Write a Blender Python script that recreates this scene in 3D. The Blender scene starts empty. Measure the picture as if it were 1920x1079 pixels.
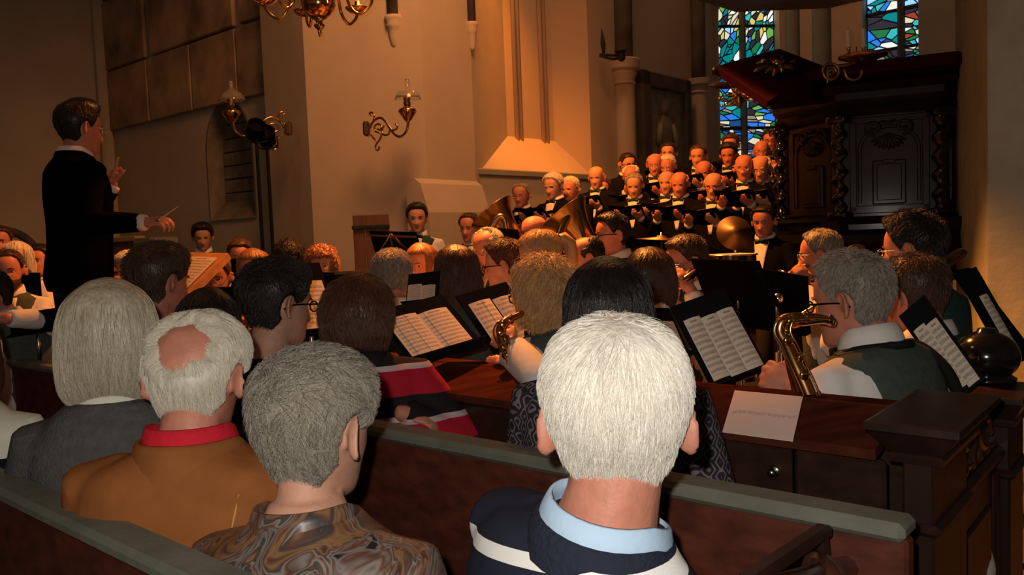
import bpy, bmesh, math, random
import numpy as np
from mathutils import Vector, Matrix, noise

random.seed(7)
rng = np.random.default_rng(7)
SC = bpy.context.scene
COL = SC.collection
R = math.radians

# ------------------------------------------------------------------ camera
F_PX, CXP, CYP = 1550.0, 960.0, 539.5
PITCH, ROLL = R(3.67), R(2.2)
CAM = Vector((0, 0, 1.43))
FWD = Vector((0, math.cos(PITCH), -math.sin(PITCH)))
UP0 = Vector((0, math.sin(PITCH), math.cos(PITCH)))
RT0 = Vector((1, 0, 0))
RT = RT0 * math.cos(ROLL) - UP0 * math.sin(ROLL)
UP = UP0 * math.cos(ROLL) + RT0 * math.sin(ROLL)
cam_data = bpy.data.cameras.new('camera')
cam_data.sensor_width = 36.0
cam_data.lens = 36.0 * F_PX / 1920.0
cam_data.clip_start = 0.05
cam = bpy.data.objects.new('camera', cam_data)
cam.matrix_world = Matrix((
    (RT.x, UP.x, -FWD.x, CAM.x),
    (RT.y, UP.y, -FWD.y, CAM.y),
    (RT.z, UP.z, -FWD.z, CAM.z),
    (0, 0, 0, 1)))
COL.objects.link(cam)
SC.camera = cam

# ------------------------------------------------------------------ light
SC.view_settings.view_transform = 'Standard'
SC.view_settings.look = 'None'
SC.view_settings.gamma = 1.0
SC.view_settings.use_curve_mapping = False
SC.view_settings.exposure = 0.0
world = bpy.data.worlds.new('church_gloom')
world.use_nodes = True
world.node_tree.nodes['Background'].inputs[0].default_value = (1.0, 0.72, 0.45, 1)
world.node_tree.nodes['Background'].inputs[1].default_value = 0.024
SC.world = world
SC.cycles.max_bounces = 6
SC.cycles.diffuse_bounces = 3
SC.cycles.glossy_bounces = 3
SC.cycles.transmission_bounces = 6
SC.cycles.transparent_max_bounces = 8
SC.cycles.sample_clamp_indirect = 3.0
try:
    SC.cycles.use_denoising = True
except Exception:
    pass


def lamp(name, kind, loc, energy, color, radius=0.1, target=None, angle=60, blend=0.6):
    d = bpy.data.lights.new(name, kind)
    d.energy = energy
    d.color = color
    if kind in ('POINT', 'SPOT'):
        d.shadow_soft_size = radius
    if kind == 'AREA':
        d.size = radius
    if kind == 'SPOT':
        d.spot_size = R(angle)
        d.spot_blend = blend
    o = bpy.data.objects.new(name, d)
    o.location = loc
    if target is not None:
        o.rotation_euler = (Vector(target) - Vector(loc)).to_track_quat('-Z', 'Y').to_euler()
    COL.objects.link(o)
    return o


WARM = (1.0, 0.42, 0.12)
# the flash built into the camera, up and to the left of the lens
lamp('camera_flash', 'POINT', CAM - RT * 0.05 + UP * 0.06, 72.0, (1.0, 0.93, 0.82), 0.012)
# hanging lamps of the nave, above the picture
lamp('nave_lamp', 'SPOT', (0.2, 4.6, 6.2), 950.0, (1.0, 0.37, 0.115), 0.9, (-1.2, 7.8, 2.6), 80, 0.9)
lamp('nave_lamp', 'POINT', (-3.6, 3.2, 6.0), 40.0, (1.0, 0.52, 0.25), 0.4)
# stage spots on the band and on the choir
lamp('stage_spot', 'SPOT', (-0.4, 6.2, 5.6), 3900.0, (1.0, 0.30, 0.05), 0.08, (0.55, 4.9, 1.0), 55, 0.4)
lamp('stage_spot', 'SPOT', (0.4, 6.2, 5.2), 1500.0, (1.0, 0.28, 0.05), 0.08, (-2.5, 4.9, 1.2), 50, 0.5)
lamp('choir_spot', 'SPOT', (-1.0, 5.6, 5.4), 2300.0, (1.0, 0.25, 0.03), 0.08, (2.0, 8.4, 1.8), 38, 0.7)
lamp('wall_spot', 'SPOT', (0.2, 8.0, 6.6), 1100.0, (1.0, 0.25, 0.012), 0.10, (0.25, 9.4, 2.0), 34, 1.0)
lamp('choir_fill', 'POINT', (1.3, 9.4, 7.0), 130.0, (1.0, 0.46, 0.20), 0.4)  # fill added to brighten the choir columns and the apse walls
# fill added for the near pillar, as if daylight from an unseen window
lamp('pillar_fill', 'SPOT', (4.6, -1.5, 4.2), 420.0, (1.0, 0.95, 0.76), 0.5, (4.25, 4.7, 2.2), 25, 0.6)


# ------------------------------------------------------------------ picture geometry
def W(px, py, d):
    """world point seen at pixel px, py at depth d"""
    return CAM + FWD * d + RT * ((px - CXP) / F_PX * d) - UP * ((py - CYP) / F_PX * d)


EV = Vector((0.7615, -0.648, 0))   # along the pews, to the right and nearer
NV = Vector((0.648, 0.7615, 0))    # the way the pews face


def EN(e, n, z=0.0):
    return EV * e + NV * n + Vector((0, 0, z))


def toEN(p):
    return Vector((p.dot(EV), p.dot(NV), p.z))


def hit(px, py, e=None, n=None, z=None):
    """where the ray through a pixel meets the plane e=, n= or z="""
    d = W(px, py, 1.0) - CAM
    ax = EV if e is not None else NV if n is not None else Vector((0, 0, 1))
    v = e if e is not None else n if n is not None else z
    t = (v - CAM.dot(ax)) / d.dot(ax)
    return CAM + d * t


PEW_ROT = math.atan2(EV.y, EV.x)   # local +X along EV, local +Y along NV


# ------------------------------------------------------------------ materials
def mat(name, color, rough=0.6, spec=0.3, metal=0.0, bump=0.0, bscale=40.0, var=0.0, vscale=6.0,
        stretch=None, emit=None, coat=0.0, sheen=0.0, alpha=None, col2=None, detail=4.0, transmission=0.0):
    m = bpy.data.materials.new(name)
    m.use_nodes = True
    nt = m.node_tree
    b = nt.nodes['Principled BSDF']
    b.inputs['Base Color'].default_value = (*color, 1)
    b.inputs['Roughness'].default_value = rough
    b.inputs['Specular IOR Level'].default_value = spec
    b.inputs['Metallic'].default_value = metal
    b.inputs['Coat Weight'].default_value = coat
    b.inputs['Coat Roughness'].default_value = 0.15
    b.inputs['Sheen Weight'].default_value = sheen
    if transmission:
        b.inputs['Transmission Weight'].default_value = transmission
    if emit:
        b.inputs['Emission Color'].default_value = (*emit[0], 1)
        b.inputs['Emission Strength'].default_value = emit[1]
    if var or bump or col2:
        tc = nt.nodes.new('ShaderNodeTexCoord')
        mp = nt.nodes.new('ShaderNodeMapping')
        if stretch:
            mp.inputs['Scale'].default_value = stretch
        nt.links.new(tc.outputs['Object'], mp.inputs['Vector'])
    if var or col2:
        nz = nt.nodes.new('ShaderNodeTexNoise')
        nz.inputs['Scale'].default_value = vscale
        nz.inputs['Detail'].default_value = detail
        nt.links.new(mp.outputs[0], nz.inputs['Vector'])
        rp = nt.nodes.new('ShaderNodeValToRGB')
        c2 = col2 or tuple(max(0, c * (1 - var)) for c in color)
        c1 = color if col2 else tuple(min(1, c * (1 + var)) for c in color)
        rp.color_ramp.elements[0].position = 0.32
        rp.color_ramp.elements[1].position = 0.68
        rp.color_ramp.elements[0].color = (*c2, 1)
        rp.color_ramp.elements[1].color = (*c1, 1)
        nt.links.new(nz.outputs['Fac'], rp.inputs[0])
        nt.links.new(rp.outputs[0], b.inputs['Base Color'])
    if bump:
        nb = nt.nodes.new('ShaderNodeTexNoise')
        nb.inputs['Scale'].default_value = bscale
        nb.inputs['Detail'].default_value = 5
        nt.links.new(mp.outputs[0], nb.inputs['Vector'])
        bp = nt.nodes.new('ShaderNodeBump')
        bp.inputs['Strength'].default_value = bump
        bp.inputs['Distance'].default_value = 0.01
        nt.links.new(nb.outputs['Fac'], bp.inputs['Height'])
        nt.links.new(bp.outputs[0], b.inputs['Normal'])
    return m


def node(nt, kind, **kw):
    n = nt.nodes.new(kind)
    for k, v in kw.items():
        if k.startswith('i_'):
            n.inputs[k[2:].replace('_', ' ')].default_value = v
        else:
            setattr(n, k, v)
    return n


def stripe_mat(name, axis_scale, stops, rough=0.85, fine=220.0, wob=0.0, bump=0.25):
    """constant colour bands along object z"""
    m = bpy.data.materials.new(name)
    m.use_nodes = True
    nt = m.node_tree
    b = nt.nodes['Principled BSDF']
    b.inputs['Roughness'].default_value = rough
    b.inputs['Specular IOR Level'].default_value = 0.15
    tc = node(nt, 'ShaderNodeTexCoord')
    sep = node(nt, 'ShaderNodeSeparateXYZ')
    nt.links.new(tc.outputs['Object'], sep.inputs[0])
    z = sep.outputs['Z']
    mul = node(nt, 'ShaderNodeMath', operation='MULTIPLY_ADD')
    mul.inputs[1].default_value = axis_scale[0]
    mul.inputs[2].default_value = axis_scale[1]
    nt.links.new(z, mul.inputs[0])
    if wob:
        ab = node(nt, 'ShaderNodeMath', operation='ABSOLUTE')
        nt.links.new(sep.outputs['X'], ab.inputs[0])
        sq = node(nt, 'ShaderNodeMath', operation='MULTIPLY_ADD')
        sq.inputs[1].default_value = wob * axis_scale[0]
        nt.links.new(ab.outputs[0], sq.inputs[0])
        nt.links.new(mul.outputs[0], sq.inputs[2])
        mul = sq
    rp = node(nt, 'ShaderNodeValToRGB')
    rp.color_ramp.interpolation = 'CONSTANT'
    els = rp.color_ramp.elements
    els[0].position, els[0].color = stops[0][0], (*stops[0][1], 1)
    els[1].position, els[1].color = stops[1][0], (*stops[1][1], 1)
    for p, c in stops[2:]:
        e = els.new(p)
        e.color = (*c, 1)
    nt.links.new(mul.outputs[0], rp.inputs[0])
    nt.links.new(rp.outputs[0], b.inputs['Base Color'])
    wv = node(nt, 'ShaderNodeTexWave', i_Scale=fine, i_Distortion=1.0)
    nt.links.new(tc.outputs['Object'], wv.inputs['Vector'])
    bp = node(nt, 'ShaderNodeBump')
    bp.inputs['Strength'].default_value = bump
    bp.inputs['Distance'].default_value = 0.002
    nt.links.new(wv.outputs['Fac'], bp.inputs['Height'])
    nt.links.new(bp.outputs[0], b.inputs['Normal'])
    return m


def hair_mat(name, c1, c2, rough=0.45, spec=0.35):
    """colour varies from strand to strand; on hair meshes a stretched noise gives the strands"""
    m = bpy.data.materials.new(name)
    m.use_nodes = True
    nt = m.node_tree
    b = nt.nodes['Principled BSDF']
    b.inputs['Roughness'].default_value = rough
    b.inputs['Specular IOR Level'].default_value = spec
    hi = node(nt, 'ShaderNodeHairInfo')
    tc = node(nt, 'ShaderNodeTexCoord')
    mp = node(nt, 'ShaderNodeMapping')
    mp.inputs['Scale'].default_value = (1, 1, 0.22)
    nt.links.new(tc.outputs['Object'], mp.inputs['Vector'])
    nz = node(nt, 'ShaderNodeTexNoise', i_Scale=140.0, i_Detail=4.0)
    nt.links.new(mp.outputs[0], nz.inputs['Vector'])
    n2 = node(nt, 'ShaderNodeTexNoise', i_Scale=26.0, i_Detail=3.0)
    nt.links.new(mp.outputs[0], n2.inputs['Vector'])
    ad = node(nt, 'ShaderNodeMath', operation='ADD')
    nt.links.new(nz.outputs['Fac'], ad.inputs[0])
    nt.links.new(n2.outputs['Fac'], ad.inputs[1])
    hf = node(nt, 'ShaderNodeMath', operation='MULTIPLY_ADD')
    hf.inputs[1].default_value = 1.3
    hf.inputs[2].default_value = -0.8
    nt.links.new(ad.outputs[0], hf.inputs[0])
    mx = node(nt, 'ShaderNodeMix', data_type='FLOAT')
    nt.links.new(hi.outputs['Is Strand'], mx.inputs[0])
    nt.links.new(hf.outputs[0], mx.inputs[2])
    nt.links.new(hi.outputs['Random'], mx.inputs[3])
    rp = node(nt, 'ShaderNodeValToRGB')
    rp.color_ramp.elements[0].color = (*c2, 1)
    rp.color_ramp.elements[1].color = (*c1, 1)
    nt.links.new(mx.outputs[0], rp.inputs[0])
    nt.links.new(rp.outputs[0], b.inputs['Base Color'])
    bp = node(nt, 'ShaderNodeBump')
    bp.inputs['Strength'].default_value = 0.7
    bp.inputs['Distance'].default_value = 0.004
    nt.links.new(nz.outputs['Fac'], bp.inputs['Height'])
    nt.links.new(bp.outputs[0], b.inputs['Normal'])
    return m


def wood_mat(name, c1, c2, rough=0.35, coat=0.3, grain=(3, 40, 40)):
    m = mat(name, c1, rough, 0.25, col2=c2, vscale=1.0, stretch=grain, bump=0.08, bscale=1.5, coat=coat, detail=6)
    return m


M = {}
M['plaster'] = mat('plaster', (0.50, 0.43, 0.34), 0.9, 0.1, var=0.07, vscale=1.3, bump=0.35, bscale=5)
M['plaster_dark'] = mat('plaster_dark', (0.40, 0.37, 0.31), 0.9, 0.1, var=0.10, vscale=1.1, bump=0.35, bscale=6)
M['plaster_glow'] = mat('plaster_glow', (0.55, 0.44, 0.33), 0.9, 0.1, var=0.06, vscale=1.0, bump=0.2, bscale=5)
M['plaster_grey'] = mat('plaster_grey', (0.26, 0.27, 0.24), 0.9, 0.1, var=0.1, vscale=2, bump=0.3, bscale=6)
M['column_stone'] = mat('column_stone', (0.36, 0.385, 0.32), 0.92, 0.1, var=0.10, vscale=5, bump=0.8, bscale=9)
M['slab_stone'] = mat('slab_stone', (0.30, 0.22, 0.155), 0.9, 0.1, var=0.42, vscale=2.2, bump=0.5, bscale=7)
M['brick_stone'] = mat('brick_stone', (0.16, 0.145, 0.125), 0.9, 0.1, var=0.25, vscale=5, bump=0.4, bscale=14)
M['dark_rib'] = mat('dark_rib', (0.12, 0.10, 0.08), 0.9, 0.1, var=0.2, vscale=4)
M['relief_stone'] = mat('relief_stone', (0.27, 0.24, 0.18), 0.9, 0.1, var=0.2, vscale=8, bump=0.5, bscale=10)
M['floor_stone'] = mat('floor_stone', (0.07, 0.055, 0.045), 0.7, 0.3, var=0.3, vscale=3)
M['pew_wood'] = wood_mat('pew_wood', (0.105, 0.026, 0.014), (0.050, 0.012, 0.007), 0.6, 0.10, (2.0, 22, 30))
M['desk_top'] = mat('desk_top', (0.085, 0.023, 0.012), 0.55, 0.0, col2=(0.045, 0.012, 0.007), vscale=1.0, stretch=(2, 22, 30), detail=6)
M['pew_dark'] = wood_mat('pew_dark', (0.040, 0.018, 0.012), (0.022, 0.010, 0.007), 0.33, 0.3, (2.0, 22, 30))
M['pew_end'] = wood_mat('pew_end', (0.032, 0.012, 0.009), (0.016, 0.007, 0.005), 0.4, 0.06, (14, 14, 1.5))
M['carved_gloss'] = wood_mat('carved_gloss', (0.060, 0.020, 0.012), (0.030, 0.011, 0.008), 0.22, 0.7, (14, 14, 2))
M['pew_rail'] = mat('pew_rail', (0.125, 0.130, 0.105), 0.55, 0.3, var=0.15, vscale=10, bump=0.2, bscale=30)
M['pulpit_wood'] = wood_mat('pulpit_wood', (0.016, 0.010, 0.009), (0.009, 0.006, 0.005), 0.4, 0.15, (10, 10, 1.5))
M['pulpit_panel'] = wood_mat('pulpit_panel', (0.034, 0.020, 0.017), (0.020, 0.012, 0.010), 0.45, 0.1, (10, 10, 1.5))
M['black_lacquer'] = mat('black_lacquer', (0.006, 0.006, 0.006), 0.12, 0.5, coat=0.6)
M['black_metal'] = mat('black_metal', (0.008, 0.008, 0.009), 0.5, 0.12)
M['black_matte'] = mat('black_matte', (0.006, 0.006, 0.007), 0.7, 0.0)
M['stand_black'] = mat('stand_black', (0.009, 0.009, 0.010), 0.7, 0.0)
M['brass'] = mat('brass', (0.62, 0.36, 0.12), 0.16, 0.5, metal=1.0)
M['brass_dark'] = mat('brass_dark', (0.40, 0.26, 0.12), 0.28, 0.5, metal=1.0)
M['gold_lacquer'] = mat('gold_lacquer', (0.75, 0.40, 0.16), 0.2, 0.5, metal=1.0)
M['silver'] = mat('silver', (0.72, 0.68, 0.62), 0.18, 0.5, metal=1.0)
M['steel'] = mat('steel', (0.55, 0.54, 0.53), 0.22, 0.5, metal=1.0)
M['iron'] = mat('iron', (0.02, 0.018, 0.016), 0.6, 0.3)
M['velvet'] = mat('velvet', (0.040, 0.004, 0.005), 0.9, 0.1, var=0.2, vscale=12)
M['candle'] = mat('candle', (0.80, 0.74, 0.50), 0.4, 0.3)
M['paper'] = mat('paper', (0.66, 0.60, 0.52), 0.8, 0.1)
M['paper_note'] = mat('paper_note', (0.74, 0.60, 0.57), 0.8, 0.1)
M['ink'] = mat('ink', (0.50, 0.43, 0.46), 0.8, 0.1)
M['board_wood'] = wood_mat('board_wood', (0.16, 0.075, 0.042), (0.11, 0.05, 0.03), 0.5, 0.0, (8, 8, 1.5))
M['desk_wood'] = wood_mat('desk_wood', (0.60, 0.28, 0.10), (0.48, 0.20, 0.07), 0.4, 0.1, (4, 20, 20))
M['glass_shade'] = mat('glass_shade', (0.95, 0.93, 0.88), 0.05, 0.5, transmission=0.92)
M['green_case'] = mat('green_case', (0.05, 0.07, 0.06), 0.6, 0.2)
M['cymbal'] = mat('cymbal', (0.16, 0.10, 0.055), 0.5, 0.5, metal=1.0)
M['drum_skin'] = mat('drum_skin', (0.45, 0.40, 0.33), 0.6, 0.2)

# people
SKIN = {
    'fair': mat('skin_fair', (0.52, 0.27, 0.185), 0.55, 0.3, var=0.10, vscale=30, bump=0.12, bscale=180),
    'ruddy': mat('skin_ruddy', (0.50, 0.20, 0.135), 0.5, 0.35, var=0.12, vscale=30, bump=0.12, bscale=180),
    'tan': mat('skin_tan', (0.42, 0.22, 0.14), 0.55, 0.3, var=0.10, vscale=30, bump=0.12, bscale=180),
}
M['lip'] = mat('lip', (0.36, 0.12, 0.10), 0.5, 0.3)
M['eye_white'] = mat('eye_white', (0.60, 0.55, 0.50), 0.2, 0.5)
M['iris'] = mat('iris', (0.02, 0.015, 0.012), 0.15, 0.5)
HAIR = {
    'white': hair_mat('hair_white', (0.88, 0.84, 0.77), (0.56, 0.51, 0.44), 0.5, 0.3),
    'silver': hair_mat('hair_silver', (0.70, 0.65, 0.55), (0.40, 0.36, 0.28), 0.5, 0.3),
    'grey': hair_mat('hair_grey', (0.36, 0.32, 0.26), (0.075, 0.062, 0.052), 0.5, 0.3),
    'ash': hair_mat('hair_ash', (0.60, 0.53, 0.40), (0.22, 0.18, 0.13), 0.38, 0.5),
    'salt': hair_mat('hair_salt', (0.36, 0.31, 0.26), (0.11, 0.085, 0.065), 0.5, 0.3),
    'dark': hair_mat('hair_dark', (0.022, 0.015, 0.011), (0.006, 0.005, 0.004), 0.4, 0.4),
    'black': hair_mat('hair_black', (0.014, 0.010, 0.010), (0.005, 0.004, 0.004), 0.38, 0.45),
    'brown': hair_mat('hair_brown', (0.085, 0.040, 0.022), (0.028, 0.014, 0.009), 0.4, 0.4),
    'auburn': hair_mat('hair_auburn', (0.13, 0.045, 0.022), (0.035, 0.014, 0.009), 0.4, 0.4),
    'blond': hair_mat('hair_blond', (0.72, 0.43, 0.17), (0.30, 0.15, 0.055), 0.4, 0.4),
    'ginger': hair_mat('hair_ginger', (0.36, 0.15, 0.06), (0.13, 0.05, 0.02), 0.4, 0.4),
}
M['tux'] = mat('tux', (0.007, 0.007, 0.008), 0.85, 0.0, bump=0.2, bscale=18)
M['suit_black'] = mat('suit_black', (0.004, 0.004, 0.0045), 0.85, 0.0, bump=0.25, bscale=14)
M['suit_dark'] = mat('suit_dark', (0.020, 0.014, 0.014), 0.85, 0.15, bump=0.2, bscale=14)
M['shirt_white'] = mat('shirt_white', (0.72, 0.69, 0.66), 0.8, 0.15, bump=0.5, bscale=13)
M['vest_green'] = mat('vest_green', (0.062, 0.078, 0.066), 0.85, 0.15, var=0.12, vscale=40, bump=0.25, bscale=60)
M['vest_teal'] = mat('vest_teal', (0.030, 0.062, 0.056), 0.85, 0.15, var=0.12, vscale=40, bump=0.25, bscale=60)
M['bow_green'] = mat('bow_green', (0.010, 0.032, 0.026), 0.5, 0.2)
M['bow_black'] = mat('bow_black', (0.006, 0.006, 0.007), 0.5, 0.3)
M['shirt_blue'] = mat('shirt_blue', (0.42, 0.58, 0.78), 0.8, 0.15, bump=0.15, bscale=60)
M['knit_grey'] = mat('knit_grey', (0.085, 0.085, 0.084), 0.95, 0.05, var=0.14, vscale=50, bump=0.5, bscale=150)
M['suede'] = mat('suede', (0.27, 0.095, 0.030), 0.95, 0.05, var=0.16, vscale=9, bump=0.25, bscale=12)
M['scarf_red'] = mat('scarf_red', (0.55, 0.015, 0.03), 0.85, 0.2, bump=0.4, bscale=40)
M['black_top'] = mat('black_top', (0.012, 0.012, 0.012), 0.9, 0.1, bump=0.2, bscale=16)
M['brown_top'] = mat('brown_top', (0.035, 0.024, 0.018), 0.9, 0.1, bump=0.2, bscale=16)
M['trousers'] = mat('trousers', (0.010, 0.010, 0.011), 0.9, 0.1)
M['shoe'] = mat('shoe', (0.008, 0.007, 0.007), 0.35, 0.4)
M['cream_jacket'] = mat('cream_jacket', (0.70, 0.69, 0.58), 0.85, 0.1, bump=0.5, bscale=15)
NAVY, WHITE = (0.018, 0.022, 0.040), (0.85, 0.85, 0.84)
RED, BLK, OFFW = (0.42, 0.012, 0.030), (0.016, 0.013, 0.014), (0.55, 0.40, 0.42)


def speckle_mat(name, base, dots, scale, size):
    m = bpy.data.materials.new(name)
    m.use_nodes = True
    nt = m.node_tree
    b = nt.nodes['Principled BSDF']
    b.inputs['Roughness'].default_value = 0.9
    b.inputs['Specular IOR Level'].default_value = 0.1
    tc = node(nt, 'ShaderNodeTexCoord')
    vo = node(nt, 'ShaderNodeTexVoronoi', i_Scale=scale)
    nt.links.new(tc.outputs['Object'], vo.inputs['Vector'])
    lt = node(nt, 'ShaderNodeMath', operation='LESS_THAN')
    lt.inputs[1].default_value = size
    nt.links.new(vo.outputs['Distance'], lt.inputs[0])
    mx = node(nt, 'ShaderNodeMix', data_type='RGBA')
    mx.inputs[6].default_value = (*base, 1)
    mx.inputs[7].default_value = (*dots, 1)
    nt.links.new(lt.outputs[0], mx.inputs[0])
    nt.links.new(mx.outputs[2], b.inputs['Base Color'])
    return m


def motif_mat(name, base, dots, scale):
    """rows of small rings and diamonds printed on cloth"""
    m = bpy.data.materials.new(name)
    m.use_nodes = True
    nt = m.node_tree
    b = nt.nodes['Principled BSDF']
    b.inputs['Roughness'].default_value = 0.9
    b.inputs['Specular IOR Level'].default_value = 0.1
    tc = node(nt, 'ShaderNodeTexCoord')
    vo = node(nt, 'ShaderNodeTexVoronoi', i_Scale=scale, i_Randomness=0.25)
    vo.distance = 'MANHATTAN'
    nt.links.new(tc.outputs['Object'], vo.inputs['Vector'])
    sn = node(nt, 'ShaderNodeMath', operation='MULTIPLY')
    sn.inputs[1].default_value = 14.0
    nt.links.new(vo.outputs['Distance'], sn.inputs[0])
    s2 = node(nt, 'ShaderNodeMath', operation='SINE')
    nt.links.new(sn.outputs[0], s2.inputs[0])
    lt = node(nt, 'ShaderNodeMath', operation='GREATER_THAN')
    lt.inputs[1].default_value = 0.45
    nt.links.new(s2.outputs[0], lt.inputs[0])
    mx = node(nt, 'ShaderNodeMix', data_type='RGBA')
    mx.inputs[6].default_value = (*base, 1)
    mx.inputs[7].default_value = (*dots, 1)
    nt.links.new(lt.outputs[0], mx.inputs[0])
    nt.links.new(mx.outputs[2], b.inputs['Base Color'])
    return m


def swirl_mat(name, stops):
    m = bpy.data.materials.new(name)
    m.use_nodes = True
    nt = m.node_tree
    b = nt.nodes['Principled BSDF']
    b.inputs['Roughness'].default_value = 0.38
    b.inputs['Specular IOR Level'].default_value = 0.4
    tc = node(nt, 'ShaderNodeTexCoord')
    n0 = node(nt, 'ShaderNodeTexNoise', i_Scale=3.4, i_Detail=1.5, i_Distortion=1.6)
    nt.links.new(tc.outputs['Object'], n0.inputs['Vector'])
    n1 = node(nt, 'ShaderNodeTexNoise', i_Scale=3.2, i_Detail=2.0, i_Distortion=2.6)
    nt.links.new(n0.outputs['Color'], n1.inputs['Vector'])
    rp = node(nt, 'ShaderNodeValToRGB')
    els = rp.color_ramp.elements
    els[0].position, els[0].color = stops[0][0], (*stops[0][1], 1)
    els[1].position, els[1].color = stops[1][0], (*stops[1][1], 1)
    for p, c in stops[2:]:
        e = els.new(p)
        e.color = (*c, 1)
    nt.links.new(n1.outputs['Fac'], rp.inputs[0])
    nt.links.new(rp.outputs[0], b.inputs['Base Color'])
    n3 = node(nt, 'ShaderNodeTexNoise', i_Scale=12.0, i_Detail=2.0)
    nt.links.new(tc.outputs['Object'], n3.inputs['Vector'])
    bp = node(nt, 'ShaderNodeBump')
    bp.inputs['Strength'].default_value = 0.5
    bp.inputs['Distance'].default_value = 0.02
    nt.links.new(n3.outputs['Fac'], bp.inputs['Height'])
    nt.links.new(bp.outputs[0], b.inputs['Normal'])
    return m


M['blouse_swirl'] = swirl_mat('blouse_swirl', [
    (0.30, (0.012, 0.012, 0.014)), (0.36, (0.16, 0.14, 0.13)), (0.42, (0.09, 0.035, 0.022)), (0.465, (0.20, 0.17, 0.15)),
    (0.49, (0.04, 0.04, 0.045)), (0.53, (0.10, 0.05, 0.035)), (0.57, (0.20, 0.11, 0.05)), (0.61, (0.10, 0.045, 0.030)), (0.66, (0.03, 0.02, 0.02)), (0.72, (0.30, 0.27, 0.25))])
M['dots_navy'] = speckle_mat('dots_navy', (0.010, 0.011, 0.020), (0.30, 0.32, 0.36), 70, 0.22)
M['motif_plum'] = motif_mat('motif_plum', (0.030, 0.024, 0.032), (0.17, 0.15, 0.17), 26)


def music_mat():
    """printed staves with notes, by the page's own coordinates"""
    m = bpy.data.materials.new('sheet_print')
    m.use_nodes = True
    nt = m.node_tree
    b = nt.nodes['Principled BSDF']
    b.inputs['Roughness'].default_value = 0.8
    b.inputs['Specular IOR Level'].default_value = 0.1
    uv = node(nt, 'ShaderNodeUVMap')
    sep = node(nt, 'ShaderNodeSeparateXYZ')
    nt.links.new(uv.outputs[0], sep.inputs[0])

    def mth(op, a, v=None, c=None):
        n = node(nt, 'ShaderNodeMath', operation=op)
        if hasattr(a, 'links'):
            nt.links.new(a, n.inputs[0])
        else:
            n.inputs[0].default_value = a
        for i, q in ((1, v), (2, c)):
            if q is None:
                continue
            if hasattr(q, 'links'):
                nt.links.new(q, n.inputs[i])
            else:
                n.inputs[i].default_value = q
        return n.outputs[0]
    u, v = sep.outputs['X'], sep.outputs['Y']
    row = mth('FRACT', mth('MULTIPLY', v, 11.0))
    band = mth('MULTIPLY', mth('GREATER_THAN', row, 0.30), mth('LESS_THAN', row, 0.72))
    line = mth('LESS_THAN', mth('FRACT', mth('MULTIPLY', mth('SUBTRACT', row, 0.30), 11.9)), 0.28)
    inx = mth('MULTIPLY', mth('GREATER_THAN', u, 0.06), mth('LESS_THAN', u, 0.95))
    iny = mth('MULTIPLY', mth('GREATER_THAN', v, 0.06), mth('LESS_THAN', v, 0.90))
    page = mth('MULTIPLY', inx, iny)
    staff = mth('MULTIPLY', band, line)
    nz = node(nt, 'ShaderNodeTexNoise', i_Scale=1.0, i_Detail=1.0)
    mp = node(nt, 'ShaderNodeMapping')
    mp.inputs['Scale'].default_value = (75, 55, 1)
    nt.links.new(uv.outputs[0], mp.inputs[0])
    nt.links.new(mp.outputs[0], nz.inputs['Vector'])
    wide = mth('MULTIPLY', mth('GREATER_THAN', row, 0.18), mth('LESS_THAN', row, 0.82))
    notes = mth('MULTIPLY', mth('GREATER_THAN', nz.outputs['Fac'], 0.575), wide)
    tl = mth('MULTIPLY', mth('MULTIPLY', mth('GREATER_THAN', v, 0.925), mth('LESS_THAN', v, 0.955)),
             mth('MULTIPLY', mth('GREATER_THAN', u, 0.3), mth('LESS_THAN', u, 0.7)))
    dark = mth('MAXIMUM', mth('MULTIPLY', mth('MAXIMUM', staff, notes), page), mth('MULTIPLY', tl, mth('GREATER_THAN', nz.outputs['Fac'], 0.45)))
    mx = node(nt, 'ShaderNodeMix', data_type='RGBA')
    mx.inputs[6].default_value = (0.66, 0.56, 0.46, 1)
    mx.inputs[7].default_value = (0.14, 0.11, 0.09, 1)
    nt.links.new(dark, mx.inputs[0])
    nt.links.new(mx.outputs[2], b.inputs['Base Color'])
    return m


M['music'] = music_mat()


# ------------------------------------------------------------------ mesh building
def frame_z(d):
    """rotation matrix whose z axis is d"""
    d = Vector(d).normalized()
    return d.to_track_quat('Z', 'Y').to_matrix()


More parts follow.
